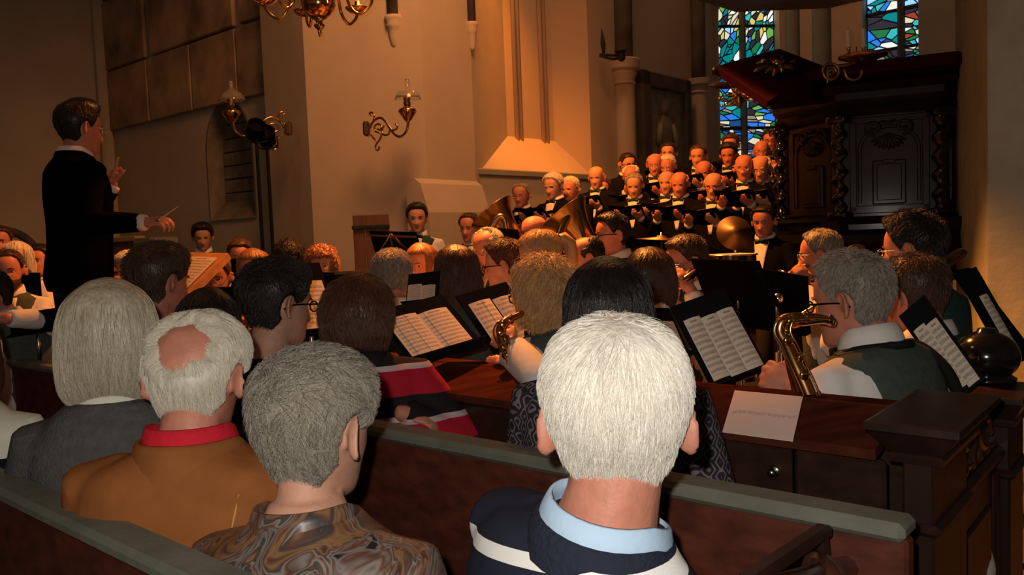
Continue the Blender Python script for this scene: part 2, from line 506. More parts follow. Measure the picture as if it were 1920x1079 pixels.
class MB:
    def __init__(self):
        self.v, self.f, self.mi, self.n = [], [], [], 0
        self.uv = {}

    def add(self, verts, faces, mi=0):
        b = self.n
        self.v.extend([tuple(p) for p in verts])
        self.n += len(verts)
        for f in faces:
            self.f.append(tuple(i + b for i in f))
            self.mi.append(mi)
        return b

    def box(self, c, s, rot=None, mi=0, ch=0.0):
        """box with centre c, size s; ch chamfers the edges"""
        hx, hy, hz = s[0] / 2, s[1] / 2, s[2] / 2
        ch = min(ch, hx * .9, hy * .9, hz * .9)
        c = Vector(c)
        vs = []
        if ch <= 0:
            for x in (-hx, hx):
                for y in (-hy, hy):
                    for z in (-hz, hz):
                        vs.append(Vector((x, y, z)))
            fs = [(0, 1, 3, 2), (4, 6, 7, 5), (0, 4, 5, 1), (2, 3, 7, 6), (0, 2, 6, 4), (1, 5, 7, 3)]
        else:
            idx = {}
            for sx in (-1, 1):
                for sy in (-1, 1):
                    for sz in (-1, 1):
                        for a in range(3):
                            p = [sx * (hx - ch), sy * (hy - ch), sz * (hz - ch)]
                            p[a] = (sx * hx, sy * hy, sz * hz)[a]
                            idx[(sx, sy, sz, a)] = len(vs)
                            vs.append(Vector(p))
            fs = []
            for a in range(3):
                b, d = (a + 1) % 3, (a + 2) % 3
                for s_ in (-1, 1):
                    q = []
                    for (p1, p2) in ((-1, -1), (1, -1), (1, 1), (-1, 1)):
                        k = [0, 0, 0]
                        k[a], k[b], k[d] = s_, p1, p2
                        q.append(idx[(k[0], k[1], k[2], a)])
                    fs.append(tuple(q if s_ > 0 else q[::-1]))
                for p1 in (-1, 1):
                    for p2 in (-1, 1):
                        k0, k1 = [0, 0, 0], [0, 0, 0]
                        k0[a], k1[a] = -1, 1
                        k0[b] = k1[b] = p1
                        k0[d] = k1[d] = p2
                        q = [idx[(*k0, b)], idx[(*k1, b)], idx[(*k1, d)], idx[(*k0, d)]]
                        fs.append(tuple(q if p1 * p2 < 0 else q[::-1]))
            for sx in (-1, 1):
                for sy in (-1, 1):
                    for sz in (-1, 1):
                        q = [idx[(sx, sy, sz, a)] for a in range(3)]
                        fs.append(tuple(q if sx * sy * sz > 0 else q[::-1]))
        if rot is not None:
            vs = [rot @ p for p in vs]
        self.add([p + c for p in vs], fs, mi)
        return self

    def rings(self, rings, mi=0, cap=True, closed=True):
        """loft through rings of equal vertex count"""
        k = len(rings[0])
        b = self.n
        for r in rings:
            self.v.extend([tuple(p) for p in r])
        self.n += k * len(rings)
        for i in range(len(rings) - 1):
            for j in range(k if closed else k - 1):
                j2 = (j + 1) % k
                self.f.append((b + i * k + j, b + i * k + j2, b + (i + 1) * k + j2, b + (i + 1) * k + j))
                self.mi.append(mi)
        if cap:
            self.f.append(tuple(b + j for j in range(k))[::-1])
            self.mi.append(mi)
            e = b + (len(rings) - 1) * k
            self.f.append(tuple(e + j for j in range(k)))
            self.mi.append(mi)
        return self

    def tube(self, pts, rad, n=10, mi=0, round_ends=False):
        pts = [Vector(p) for p in pts]
        if not hasattr(rad, '__len__'):
            rad = [rad] * len(pts)
        rad = list(rad)
        if round_ends:
            a = (pts[1] - pts[0]).normalized()
            z = (pts[-1] - pts[-2]).normalized()
            p0, p1, r0, r1 = pts[0], pts[-1], rad[0], rad[-1]
            pts = [p0 - a * r0 * .95, p0 - a * r0 * .7] + pts + [p1 + z * r1 * .7, p1 + z * r1 * .95]
            rad = [r0 * .3, r0 * .72] + rad + [r1 * .72, r1 * .3]
        t = [(pts[min(i + 1, len(pts) - 1)] - pts[max(i - 1, 0)]).normalized() for i in range(len(pts))]
        up = Vector((0, 0, 1)) if abs(t[0].z) < 0.9 else Vector((1, 0, 0))
        x = up.cross(t[0]).normalized()
        rg = []
        for i, p in enumerate(pts):
            x = (x - t[i] * x.dot(t[i])).normalized()
            y = t[i].cross(x)
            rg.append([p + (x * math.cos(2 * math.pi * j / n) + y * math.sin(2 * math.pi * j / n)) * rad[i] for j in range(n)])
        return self.rings(rg, mi)

    def lathe(self, prof, n=20, mi=0, origin=(0, 0, 0), rot=None, cap=True):
        o = Vector(origin)
        rg = []
        for r, z in prof:
            r = max(r, 1e-4)
            ring = [Vector((r * math.cos(2 * math.pi * j / n), r * math.sin(2 * math.pi * j / n), z)) for j in range(n)]
            if rot is not None:
                ring = [rot @ p for p in ring]
            rg.append([p + o for p in ring])
        return self.rings(rg, mi, cap)

    def ball(self, c, r, rot=None, n=14, m=9, mi=0):
        if not hasattr(r, '__len__'):
            r = (r, r, r)
        c = Vector(c)
        rg = []
        for i in range(m + 1):
            a = -math.pi / 2 + math.pi * (i + (0.06 if i == 0 else -0.06 if i == m else 0)) / m
            ring = [Vector((r[0] * math.cos(a) * math.cos(2 * math.pi * j / n), r[1] * math.cos(a) * math.sin(2 * math.pi * j / n), r[2] * math.sin(a))) for j in range(n)]
            if rot is not None:
                ring = [rot @ p for p in ring]
            rg.append([p + c for p in ring])
        return self.rings(rg, mi)

    def prism(self, poly, vec, mi=0):
        """polygon swept along a vector"""
        vec = Vector(vec)
        a = [Vector(p) for p in poly]
        return self.rings([a, [p + vec for p in a]], mi)

    def quad(self, a, b, c, d, mi=0, uv=True):
        i = self.add([a, b, c, d], [(0, 1, 2, 3)], mi)
        if uv:
            self.uv[len(self.f) - 1] = ((0, 0), (1, 0), (1, 1), (0, 1))
        return self

    def mesh(self, name, mats, smooth=False):
        me = bpy.data.meshes.new(name)
        me.from_pydata(self.v, [], self.f)
        if not isinstance(mats, (list, tuple)):
            mats = [mats]
        for m in mats:
            me.materials.append(m)
        if len(mats) > 1:
            me.polygons.foreach_set('material_index', self.mi)
        if self.uv:
            ul = me.uv_layers.new(name='UVMap')
            for fi, co in self.uv.items():
                for li, c in zip(me.polygons[fi].loop_indices, co):
                    ul.data[li].uv = c
        bm = bmesh.new()
        bm.from_mesh(me)
        bmesh.ops.recalc_face_normals(bm, faces=bm.faces)
        bm.to_mesh(me)
        bm.free()
        if smooth is True:
            me.shade_smooth()
        elif smooth:
            me.shade_smooth()
            me.set_sharp_from_angle(angle=R(smooth))
        me.update()
        return me

    def build(self, name, mats, parent=None, smooth=False):
        return obj(name, self.mesh(name, mats, smooth), parent)


def obj(name, me, parent=None):
    o = bpy.data.objects.new(name, me)
    COL.objects.link(o)
    if parent is not None:
        o.parent = parent
    return o


def tag(o, label=None, cat=None, group=None, kind=None):
    if label:
        o['label'] = label
    if cat:
        o['category'] = cat
    if group:
        o['group'] = group
    if kind:
        o['kind'] = kind
    return o


def thing(name, label, cat, loc=(0, 0, 0), rz=0.0, group=None):
    o = bpy.data.objects.new(name, None)
    o.empty_display_size = 0.1
    COL.objects.link(o)
    o.location = loc
    o.rotation_euler = (0, 0, rz)
    return tag(o, label, cat, group)


def struct(name, mb, m, parent=None, smooth=False):
    o = mb.build(name, m, parent, smooth)
    if parent is None:
        o['kind'] = 'structure'
    return o


def arc(c, r, a0, a1, n, ax, ay):
    c, ax, ay = Vector(c), Vector(ax), Vector(ay)
    return [c + ax * (r * math.cos(a0 + (a1 - a0) * i / (n - 1))) + ay * (r * math.sin(a0 + (a1 - a0) * i / (n - 1))) for i in range(n)]


def smooth_path(pts, k=6):
    """Catmull-Rom through the points"""
    P = [Vector(p) for p in pts]
    P = [P[0] * 2 - P[1]] + P + [P[-1] * 2 - P[-2]]
    out = []
    for i in range(1, len(P) - 2):
        for j in range(k):
            t = j / k
            a, b, c, d = P[i - 1], P[i], P[i + 1], P[i + 2]
            out.append(0.5 * ((2 * b) + (c - a) * t + (2 * a - 5 * b + 4 * c - d) * t * t + (3 * b - a - 3 * c + d) * t ** 3))
    out.append(P[-2])
    return out
# ------------------------------------------------------------------ people: the head
HC = np.array([0.0, -0.008, 0.015])           # centre the head is measured from
_T = np.array([  # z, half width, front y, back y
    (-0.124, .004, .060, .040), (-0.119, .020, .076, .020), (-0.112, .034, .084, .000), (-0.097, .048, .088, -.030), (-0.075, .056, .089, -.056),
    (-0.050, .064, .089, -.074), (-0.020, .070, .090, -.090), (0.0, .0735, .089, -.098), (.020, .0755, .091, -.102), (.045, .0765, .090, -.103),
    (.070, .073, .082, -.097), (.090, .063, .066, -.083), (.105, .046, .044, -.060), (.114, .026, .018, -.034), (.118, .004, -.006, -.010)])


def _q(p):
    z = np.clip(p[..., 2], -0.1235, 0.1175)
    w = np.interp(z, _T[:, 0], _T[:, 1])
    f = np.interp(z, _T[:, 0], _T[:, 2])
    b = np.interp(z, _T[:, 0], _T[:, 3])
    ym = np.clip(-0.012, b + .3 * (f - b), f - .3 * (f - b))
    h = np.where(p[..., 1] > ym, f - ym, ym - b)
    m = 2.25
    out = np.abs(p[..., 0] / w) ** m + np.abs((p[..., 1] - ym) / h) ** m - 1
    return np.where((p[..., 2] > 0.1175) | (p[..., 2] < -0.1235), 1.0, out)


def dirs(az, el):
    return np.stack([np.sin(az) * np.cos(el), np.cos(az) * np.cos(el), np.sin(el)], -1)


def base_radius(d):
    lo, hi = np.zeros(d.shape[:-1]), np.full(d.shape[:-1], 0.25)
    for _ in range(22):
        mid = (lo + hi) / 2
        ins = _q(HC + d * mid[..., None]) < 0
        lo, hi = np.where(ins, mid, lo), np.where(ins, hi, mid)
    return (lo + hi) / 2


_AZ = np.linspace(-np.pi, np.pi, 97)
_EL = np.linspace(-np.pi / 2, np.pi / 2, 65)
_RG = base_radius(dirs(*np.meshgrid(_AZ, _EL)))


def _blur(g, k=1):
    for _ in range(k):
        g = (np.roll(g[:, :-1], 1, 1) + g[:, :-1] * 2 + np.roll(g[:, :-1], -1, 1)) / 4
        g = np.concatenate([g, g[:, :1]], 1)
        h = g.copy()
        h[1:-1] = (g[:-2] + 2 * g[1:-1] + g[2:]) / 4
        g = h
    return g


_RG = _blur(_RG, 2)


def lookup(grid, d):
    az = np.arctan2(d[..., 0], d[..., 1])
    el = np.arcsin(np.clip(d[..., 2], -1, 1))
    x = (az + np.pi) / (2 * np.pi) * 96
    y = (el + np.pi / 2) / np.pi * 64
    x0 = np.clip(np.floor(x).astype(int), 0, 95)
    y0 = np.clip(np.floor(y).astype(int), 0, 63)
    fx, fy = x - x0, y - y0
    return grid[y0, x0] * (1 - fx) * (1 - fy) + grid[y0, x0 + 1] * fx * (1 - fy) + grid[y0 + 1, x0] * (1 - fx) * fy + grid[y0 + 1, x0 + 1] * fx * fy


def sstep(a, b, x):
    t = np.clip((x - a) / (b - a), 0, 1)
    return t * t * (3 - 2 * t)


def features(p, woman=False):
    """nose, sockets, brow, lips and chin on the front of the head"""
    x, y, z = p[..., 0], p[..., 1], p[..., 2]
    fr = sstep(0.035, 0.06, y)
    g = lambda x0, sx, z0, sz: np.exp(-((x - x0) / sx) ** 2 - ((z - z0) / sz) ** 2)
    t = np.clip((0.010 - z) / 0.054, 0, 1)
    nose = (0.003 + 0.022 * t ** 1.15) * np.exp(-(x / (0.0075 + .0055 * t)) ** 2) * sstep(0.022, 0.004, z) * sstep(-0.055, -0.046, z)
    nose = nose + 0.008 * (g(.012, .007, -.042, .008) + g(-.012, .007, -.042, .008))
    s = -0.011 * (g(.031, .016, .000, .011) + g(-.031, .016, .000, .011))
    br = (0.0045 if not woman else .002) * (g(.030, .022, .019, .007) + g(-.030, .022, .019, .007))
    lip = 0.0045 * g(0, .018, -.067, .0045) + 0.0055 * g(0, .016, -.078, .005) - 0.004 * g(0, .022, -.0725, .0022) - .003 * g(0, .02, -.088, .006)
    ch = 0.006 * g(0, .022, -.106, .012)
    ck = 0.004 * (g(.040, .018, -.028, .018) + g(-.040, .018, -.028, .018))
    return fr * (nose + s + br + lip + ch + ck)


def head_mesh_into(mb, X, detail=1.0, woman=False):
    """closed head skin; X maps head coordinates to person coordinates"""
    na, ne = int(56 * detail), int(40 * detail)
    s = np.linspace(-1, 1, na, endpoint=False)
    az = np.pi * np.sign(s) * np.abs(s) ** 1.5
    e = np.linspace(-1, 1, ne)
    el = np.pi / 2 * 0.985 * (0.55 * e + 0.45 * e ** 3)
    A, E = np.meshgrid(az, el)
    d = dirs(A, E)
    p = HC + d * lookup(_RG, d)[..., None]
    p[..., 1] += features(p, woman)
    if woman:
        low = sstep(0.02, -0.11, p[..., 2])
        p[..., 0] *= 1 - 0.10 * low
    mb.rings([[X @ Vector(q) for q in row] for row in p])
    # ears
    for sx in (-1, 1):
        rot = Matrix.Rotation(sx * R(38), 3, 'Z') @ Matrix.Rotation(R(-8), 3, 'X')
        c = Vector((sx * .0885, -.021, -.006))
        X3 = X.to_3x3()
        mb.ball(X @ (c - rot @ Vector((sx * .004, 0, 0))), (.006, .0185, .031), X3 @ rot, 12, 8)
        rim = [c + rot @ Vector((sx * .004, .019 * math.cos(a) - .002, .033 * math.sin(a) + (.002 if a > 0 else 0))) for a in np.linspace(R(20), R(275), 11)]
        mb.tube([X @ q for q in rim], [.0042] * 8 + [.005, .0058, .0055], 8, 0, True)


# ------------------------------------------------------------------ people: hair
def hair_fields(style, seed=0):
    """thickness grid (negative where skin shows) and the strand flow's centre"""
    rg = np.random.default_rng(seed)
    A, E = np.meshgrid(_AZ, _EL)
    d = dirs(A, E)
    p = HC + d * _RG[..., None]
    deg = np.degrees(np.abs(A))
    z, y = p[..., 2], p[..., 1]
    kind = style['kind']
    t0 = style.get('t', .012)
    rec = style.get('recede', 0.0)
    line = np.interp(deg, [0, 30, 48, 62, 78, 92, 106, 125, 150, 180],
                     [.082 + rec, .080 + rec, .066 + rec * .8, .038, .000, -.014, -.036, -.064, style.get('nape', -.088), style.get('nape', -.088)])
    m = sstep(-.004, .010, z - line)
    ear = ((y + .016) / .024) ** 2 + ((z + .008) / .036) ** 2
    m = m * np.where(np.abs(p[..., 0]) > .045, sstep(.75, 1.35, ear), 1.0)
    if kind in ('short', 'bald'):
        th = t0 * (0.28 + 0.72 * sstep(-.06, .06, z))
        if style.get('top'):
            th = th + style['top'] * sstep(.06, .11, z) * sstep(-.10, .03, y)
    if kind == 'bald':
        c = np.array(style.get('bald_at', (0, .03, .11))) - HC
        c = c / np.linalg.norm(c)
        ang = np.degrees(np.arccos(np.clip(d @ c, -1, 1))) + 2.5 * np.sin(9 * A + 3 * E) + 2 * np.sin(17 * E - 5 * A)
        rad = style.get('bald_r', 52)
        sf = style.get('soft', 8)
        m = m * sstep(rad - sf, rad + sf, ang)
    rad_out = None
    if kind in ('bob', 'long', 'curly'):
        # hair that stands off the head and falls below it
        if kind == 'bob':
            H = np.array([(-.150, .02, .00, -.03), (-.138, .080, .03, -.09), (-.11, .098, .045, -.108), (-.07, .104, .06, -.118), (-.02, .104, .075, -.124), (.03, .100, .088, -.126),
                          (.07, .091, .088, -.115), (.10, .070, .068, -.09), (.125, .036, .03, -.05), (.133, .006, -.01, -.02)])
        elif kind == 'long':
            H = np.array([(-.34, .02, -.03, -.07), (-.32, .085, -.01, -.11), (-.22, .105, .00, -.122), (-.12, .104, .02, -.124), (-.06, .099, .05, -.124), (-.02, .098, .07, -.124),
                          (.03, .095, .086, -.122), (.07, .087, .086, -.112), (.10, .067, .066, -.088), (.122, .034, .03, -.05), (.130, .006, -.01, -.02)])
        else:
            H = np.array([(-.125, .03, .01, -.05), (-.105, .085, .04, -.095), (-.06, .104, .06, -.115), (-.02, .110, .075, -.125), (.03, .110, .094, -.128),
                          (.07, .100, .097, -.118), (.105, .078, .075, -.092), (.13, .042, .035, -.05), (.14, .006, -.01, -.02)])
        lo, hi = np.zeros(d.shape[:-1]), np.full(d.shape[:-1], .45)
        for _ in range(22):
            mid = (lo + hi) / 2
            q = HC + d * mid[..., None]
            zz = q[..., 2]
            w, f, b = (np.interp(zz, H[:, 0], H[:, k]) for k in (1, 2, 3))
            ym = f * .35 + b * .65
            h = np.where(q[..., 1] > ym, f - ym, ym - b)
            ins = (np.abs(q[..., 0] / w) ** 2.2 + np.abs((q[..., 1] - ym) / h) ** 2.2 < 1) & (zz > H[0, 0]) & (zz < H[-1, 0])
            lo, hi = np.where(ins, mid, lo), np.where(ins, hi, mid)
        rad_out = _blur((lo + hi) / 2, 2)
        fz = style.get('fringe', .07)
        half = style.get('face', 52)
        face = sstep(half + 8, half - 6, deg) * sstep(fz + .012, fz - .006, z)
        low = sstep(-.05, -.09, z) * sstep(105, 80, deg)
        th = rad_out - _RG
        m = 1 - np.clip(np.maximum(face, low), 0, 1)
    lump = style.get('lump', .10)
    ns = sum(np.sin(A * k1 + a1) * np.cos(E * k2 + a2) for k1, k2, a1, a2 in
             [(int(rg.integers(3, 9)), rg.uniform(3, 10), rg.uniform(0, 6), rg.uniform(0, 6)) for _ in range(5)]) / 3
    rad = _RG + th * m * (1 + lump * ns) - .011 * (1 - m)
    return rad, m, np.array(style.get('crown', (0.01, -.055, .11)))


def hair_shell(name, X, rad, material, parent, wild=0.0, seed=0, cut_face=True):
    n, k = 60, 40
    az = np.linspace(-np.pi, np.pi, n, endpoint=False)
    el = np.linspace(-np.pi / 2 * .99, np.pi / 2 * .99, k)
    d = dirs(*np.meshgrid(az, el))
    r = lookup(rad, d)
    if wild:
        rg = np.random.default_rng(seed)
        nz = np.zeros_like(r)
        A, E = np.meshgrid(az, el)
        for _ in range(9):
            nz += np.sin(A * int(rg.integers(7, 22)) + rg.uniform(0, 6)) * np.sin(E * rg.uniform(8, 26) + rg.uniform(0, 6))
        r = r + wild * nz / 3 * (r > lookup(_RG, d))
    p = HC + d * r[..., None]
    mb = MB()
    mb.rings([[X @ Vector(q) for q in row] for row in p])
    return mb.build(name, material, parent, True)


def strands(name, X, rad, mask, crown, material, parent, count, length, lift=.010, thick=.0006, steps=7, seed=0,
            region=None, down=0.0, clump=.25, curl=0.0, jitter=.30):
    rg = np.random.default_rng(seed + 11)
    u = rg.normal(size=(count * 4, 3))
    u /= np.linalg.norm(u, axis=1, keepdims=True)
    keep = lookup(mask, u) > .55 + .3 * rg.random(len(u))
    if region is not None:
        keep &= region(HC + u * lookup(rad, u)[:, None])
    u = u[keep][:count]
    n = len(u)
    if n == 0:
        return None
    c = crown - HC
    c = c / np.linalg.norm(c)
    L = length * (0.55 + 0.6 * rg.random(n))
    jit = rg.normal(size=(n, 3)) * jitter
    cl = np.stack([np.sin(u @ rg.normal(size=3) * 14 + rg.uniform(0, 6)) + np.sin(u @ rg.normal(size=3) * 31) for _ in range(3)], -1) * clump
    pos = np.zeros((n, steps, 3))
    d = u.copy()
    ph = np.sin(u @ rg.normal(size=3) * 7) * 3 + np.sin(u @ rg.normal(size=3) * 13) * 2 + rg.normal(size=n) * .35
    li = lift * (0.4 + rg.random(n))
    for k in range(steps):
        f = k / (steps - 1)
        r = lookup(rad, d)
        pos[:, k] = HC + d * (r - .002 + li * f ** 1.4 * (1 if k else 0))[:, None]
        if curl:
            pos[:, k] += curl * f * np.stack([np.sin(ph + 7 * f), np.cos(ph + 7 * f), np.sin(1.7 * ph + 6 * f)], -1)
        tg = d * (d @ c)[:, None] - c           # away from the crown along the surface
        tg += np.array([0, 0, -1.0]) * down
        tg += jit + cl
        tg -= d * np.sum(tg * d, 1, keepdims=True)
        tg /= np.linalg.norm(tg, axis=1, keepdims=True) + 1e-9
        d = d + tg * (L / (steps - 1) / r * (.12 + .88 * np.clip(lookup(mask, d) * 1.3 - .2, 0, 1)))[:, None]
        d /= np.linalg.norm(d, axis=1, keepdims=True)
    A = np.array(X)
    pos = pos.reshape(-1, 3) @ A[:3, :3].T + A[:3, 3]
    cu = bpy.data.hair_curves.new(name)
    cu.add_curves([steps] * n)
    cu.attributes['position'].data.foreach_set('vector', pos.astype(np.float32).ravel())
    ra = cu.attributes.new('radius', 'FLOAT', 'POINT')
    rr = np.tile(np.interp(np.linspace(0, 1, steps), [0, .6, 1], [1, .9, .25]) * thick, n).astype(np.float32)
    ra.data.foreach_set('value', rr)
    cu.materials.append(material)
    o = obj(name, cu, parent)
    o['kind'] = 'stuff'
    return o


# ------------------------------------------------------------------ people: one skin from many parts
def fuse(name, mb, mats, voxel, smooth=3, parent=None, picker=None, adapt=0.0):
    """one continuous surface around everything in mb"""
    me = mb.mesh(name + '_parts', mats[0])
    o = bpy.data.objects.new(name, me)
    COL.objects.link(o)
    m = o.modifiers.new('r', 'REMESH')
    m.mode = 'VOXEL'
    m.voxel_size = voxel
    if smooth:
        s = o.modifiers.new('s', 'SMOOTH')
        s.factor = .5
        s.iterations = smooth
    if adapt:
        dc = o.modifiers.new('d', 'DECIMATE')
        dc.ratio = adapt
    dg = bpy.context.evaluated_depsgraph_get()
    new = bpy.data.meshes.new_from_object(o.evaluated_get(dg))
    o.modifiers.clear()
    new.name = name
    o.data = new
    bpy.data.meshes.remove(me)
    new.materials.clear()
    for k in mats:
        new.materials.append(k)
    if picker is not None and len(new.polygons):
        c = np.empty(len(new.polygons) * 3)
        new.polygons.foreach_get('center', c)
        new.polygons.foreach_set('material_index', picker(c.reshape(-1, 3)).astype(np.int32))
    new.shade_smooth()
    if parent is not None:
        o.parent = parent
    return o


def superellipse(c, ax, ay, w, d, n=28, m=2.5):
    out = []
    for j in range(n):
        a = 2 * math.pi * j / n
        ca, sa = math.cos(a), math.sin(a)
        out.append(c + ax * (w * math.copysign(abs(ca) ** (2 / m), ca)) + ay * (d * math.copysign(abs(sa) ** (2 / m), sa)))
    return out


TORSO_M = [  # distance below the neck base, half width, half depth, forward
    (-.035, .058, .060, .004), (-.010, .072, .066, .000), (.012, .100, .074, -.004), (.036, .140, .084, -.006), (.070, .172, .097, -.004), (.13, .184, .110, .004),
    (.21, .176, .120, .010), (.32, .160, .118, .014), (.43, .156, .116, .012), (.52, .168, .120, .004), (.60, .170, .125, .000), (.66, .15, .11, 0)]


def torso_rings(B, grow, s0=-1, s1=9, wide=1.0, belly=0.0, wmax=9, taper=None):
    """B: dict with N, axes; rings around the leaning trunk"""
    out = []
    for s, w, d, f in TORSO_M:
        if s < s0 or s > s1:
            continue
        bl = belly * math.exp(-((s - .40) / .14) ** 2)
        w2 = min(w * (wide if s > .03 else 1) + bl * .7, wmax) + grow
        c = B['N'] + B['dn'] * s + B['fw'] * (f + bl * .6)
        out.append(superellipse(c, B['rt'], B['fw'], w2, d + bl * .6 + grow))
    return out


def ik(S, Wr, pole, a=.285, b=.255):
    v = Wr - S
    L = v.length
    if L > (a + b) * .995:
        Wr = S + v * ((a + b) * .995 / L)
        v = Wr - S
        L = v.length
    x = (a * a - b * b + L * L) / (2 * L)
    h = math.sqrt(max(a * a - x * x, 0))
    u = v / L
    p = (pole - u * pole.dot(u))
    p = p.normalized() if p.length > 1e-4 else Vector((0, 0, -1))
    return S + u * x + p * h, Wr


def hand_into(mb, wr, d, nrm, side, curl=.45, point=False, k=1.0, spread=.10):
    """palm, four fingers of different lengths and a thumb from the side of the palm.
    d: along the fingers, nrm: out of the back of the hand"""
    d = Vector(d).normalized()
    nrm = Vector(nrm)
    nrm = (nrm - d * nrm.dot(d)).normalized()
    x = d.cross(nrm) * side               # towards the thumb
    rot = Matrix((x, d, nrm)).transposed()
    pc = wr + d * .046 * k
    mb.ball(pc, (.041 * k, .050 * k, .0155 * k), rot, 14, 9)
    mb.tube([wr - d * .02 * k, wr + d * .03 * k], [.025 * k, .027 * k], 10)
    lens = [.074, .082, .076, .060]
    for i in range(4):
        ox = (.030 - .020 * i) * k
        base = wr + d * (.082 - .004 * abs(i - 1)) * k + x * ox
        c = 0.05 if (point and i == 0) else curl * (1.0 if not point else 1.6) + .05 * i
        dirv = (d + x * (spread * (1.2 - .8 * i) * .5)).normalized()
        pts = [base - d * .025 * k, base]
        a = c * .55
        p = base
        for j, fr in enumerate((.45, .30, .25)):
            dd = dirv * math.cos(a) - nrm * math.sin(a)
            p = p + dd * lens[i] * fr * k
            pts.append(p)
            a += c * (1.0 if j == 0 else .8)
        mb.tube(pts, [.0085 * k, .0092 * k, .0085 * k, .0076 * k, .0066 * k], 8, 0, True)
    tb = wr + d * .028 * k + x * .026 * k
    t1 = tb + (x * .75 + d * .65 - nrm * .25).normalized() * .036 * k
    t2 = t1 + (x * (.40 - .5 * curl) + d * .9 - nrm * (.25 + .4 * curl)).normalized() * .030 * k
    t3 = t2 + (x * (.15 - .6 * curl) + d * .9 - nrm * (.25 + .5 * curl)).normalized() * .022 * k
    mb.tube([wr + d * .02 * k + x * .008 * k, tb, t1, t2, t3], [.014 * k, .0135 * k, .0105 * k, .0095 * k, .0078 * k], 8, 0, True)


def glasses(parent, X, material, dark=True):
    mb = MB()
    for sx in (-1, 1):
        mb.tube([X @ q for q in arc((sx * .033, .099, -.002), 1, 0, 2 * math.pi * .97, 17, (.021, -sx * .0, 0), (0, 0, .0155))], .0016 if not dark else .0024, 6)
        mb.tube([X @ Vector(q) for q in ((sx * .054, .098, .004), (sx * .074, .080, .006), (sx * .080, .02, .004), (sx * .080, -.02, .000), (sx * .079, -.034, -.012))], .0017 if not dark else .0028, 6)
    mb.tube([X @ Vector(q) for q in ((-.012, .101, .001), (0, .104, .004), (.012, .101, .001))], .0018, 6)
    return mb.build('glasses', material, parent, True)


PEOPLE = []
ADAPT = 0.42


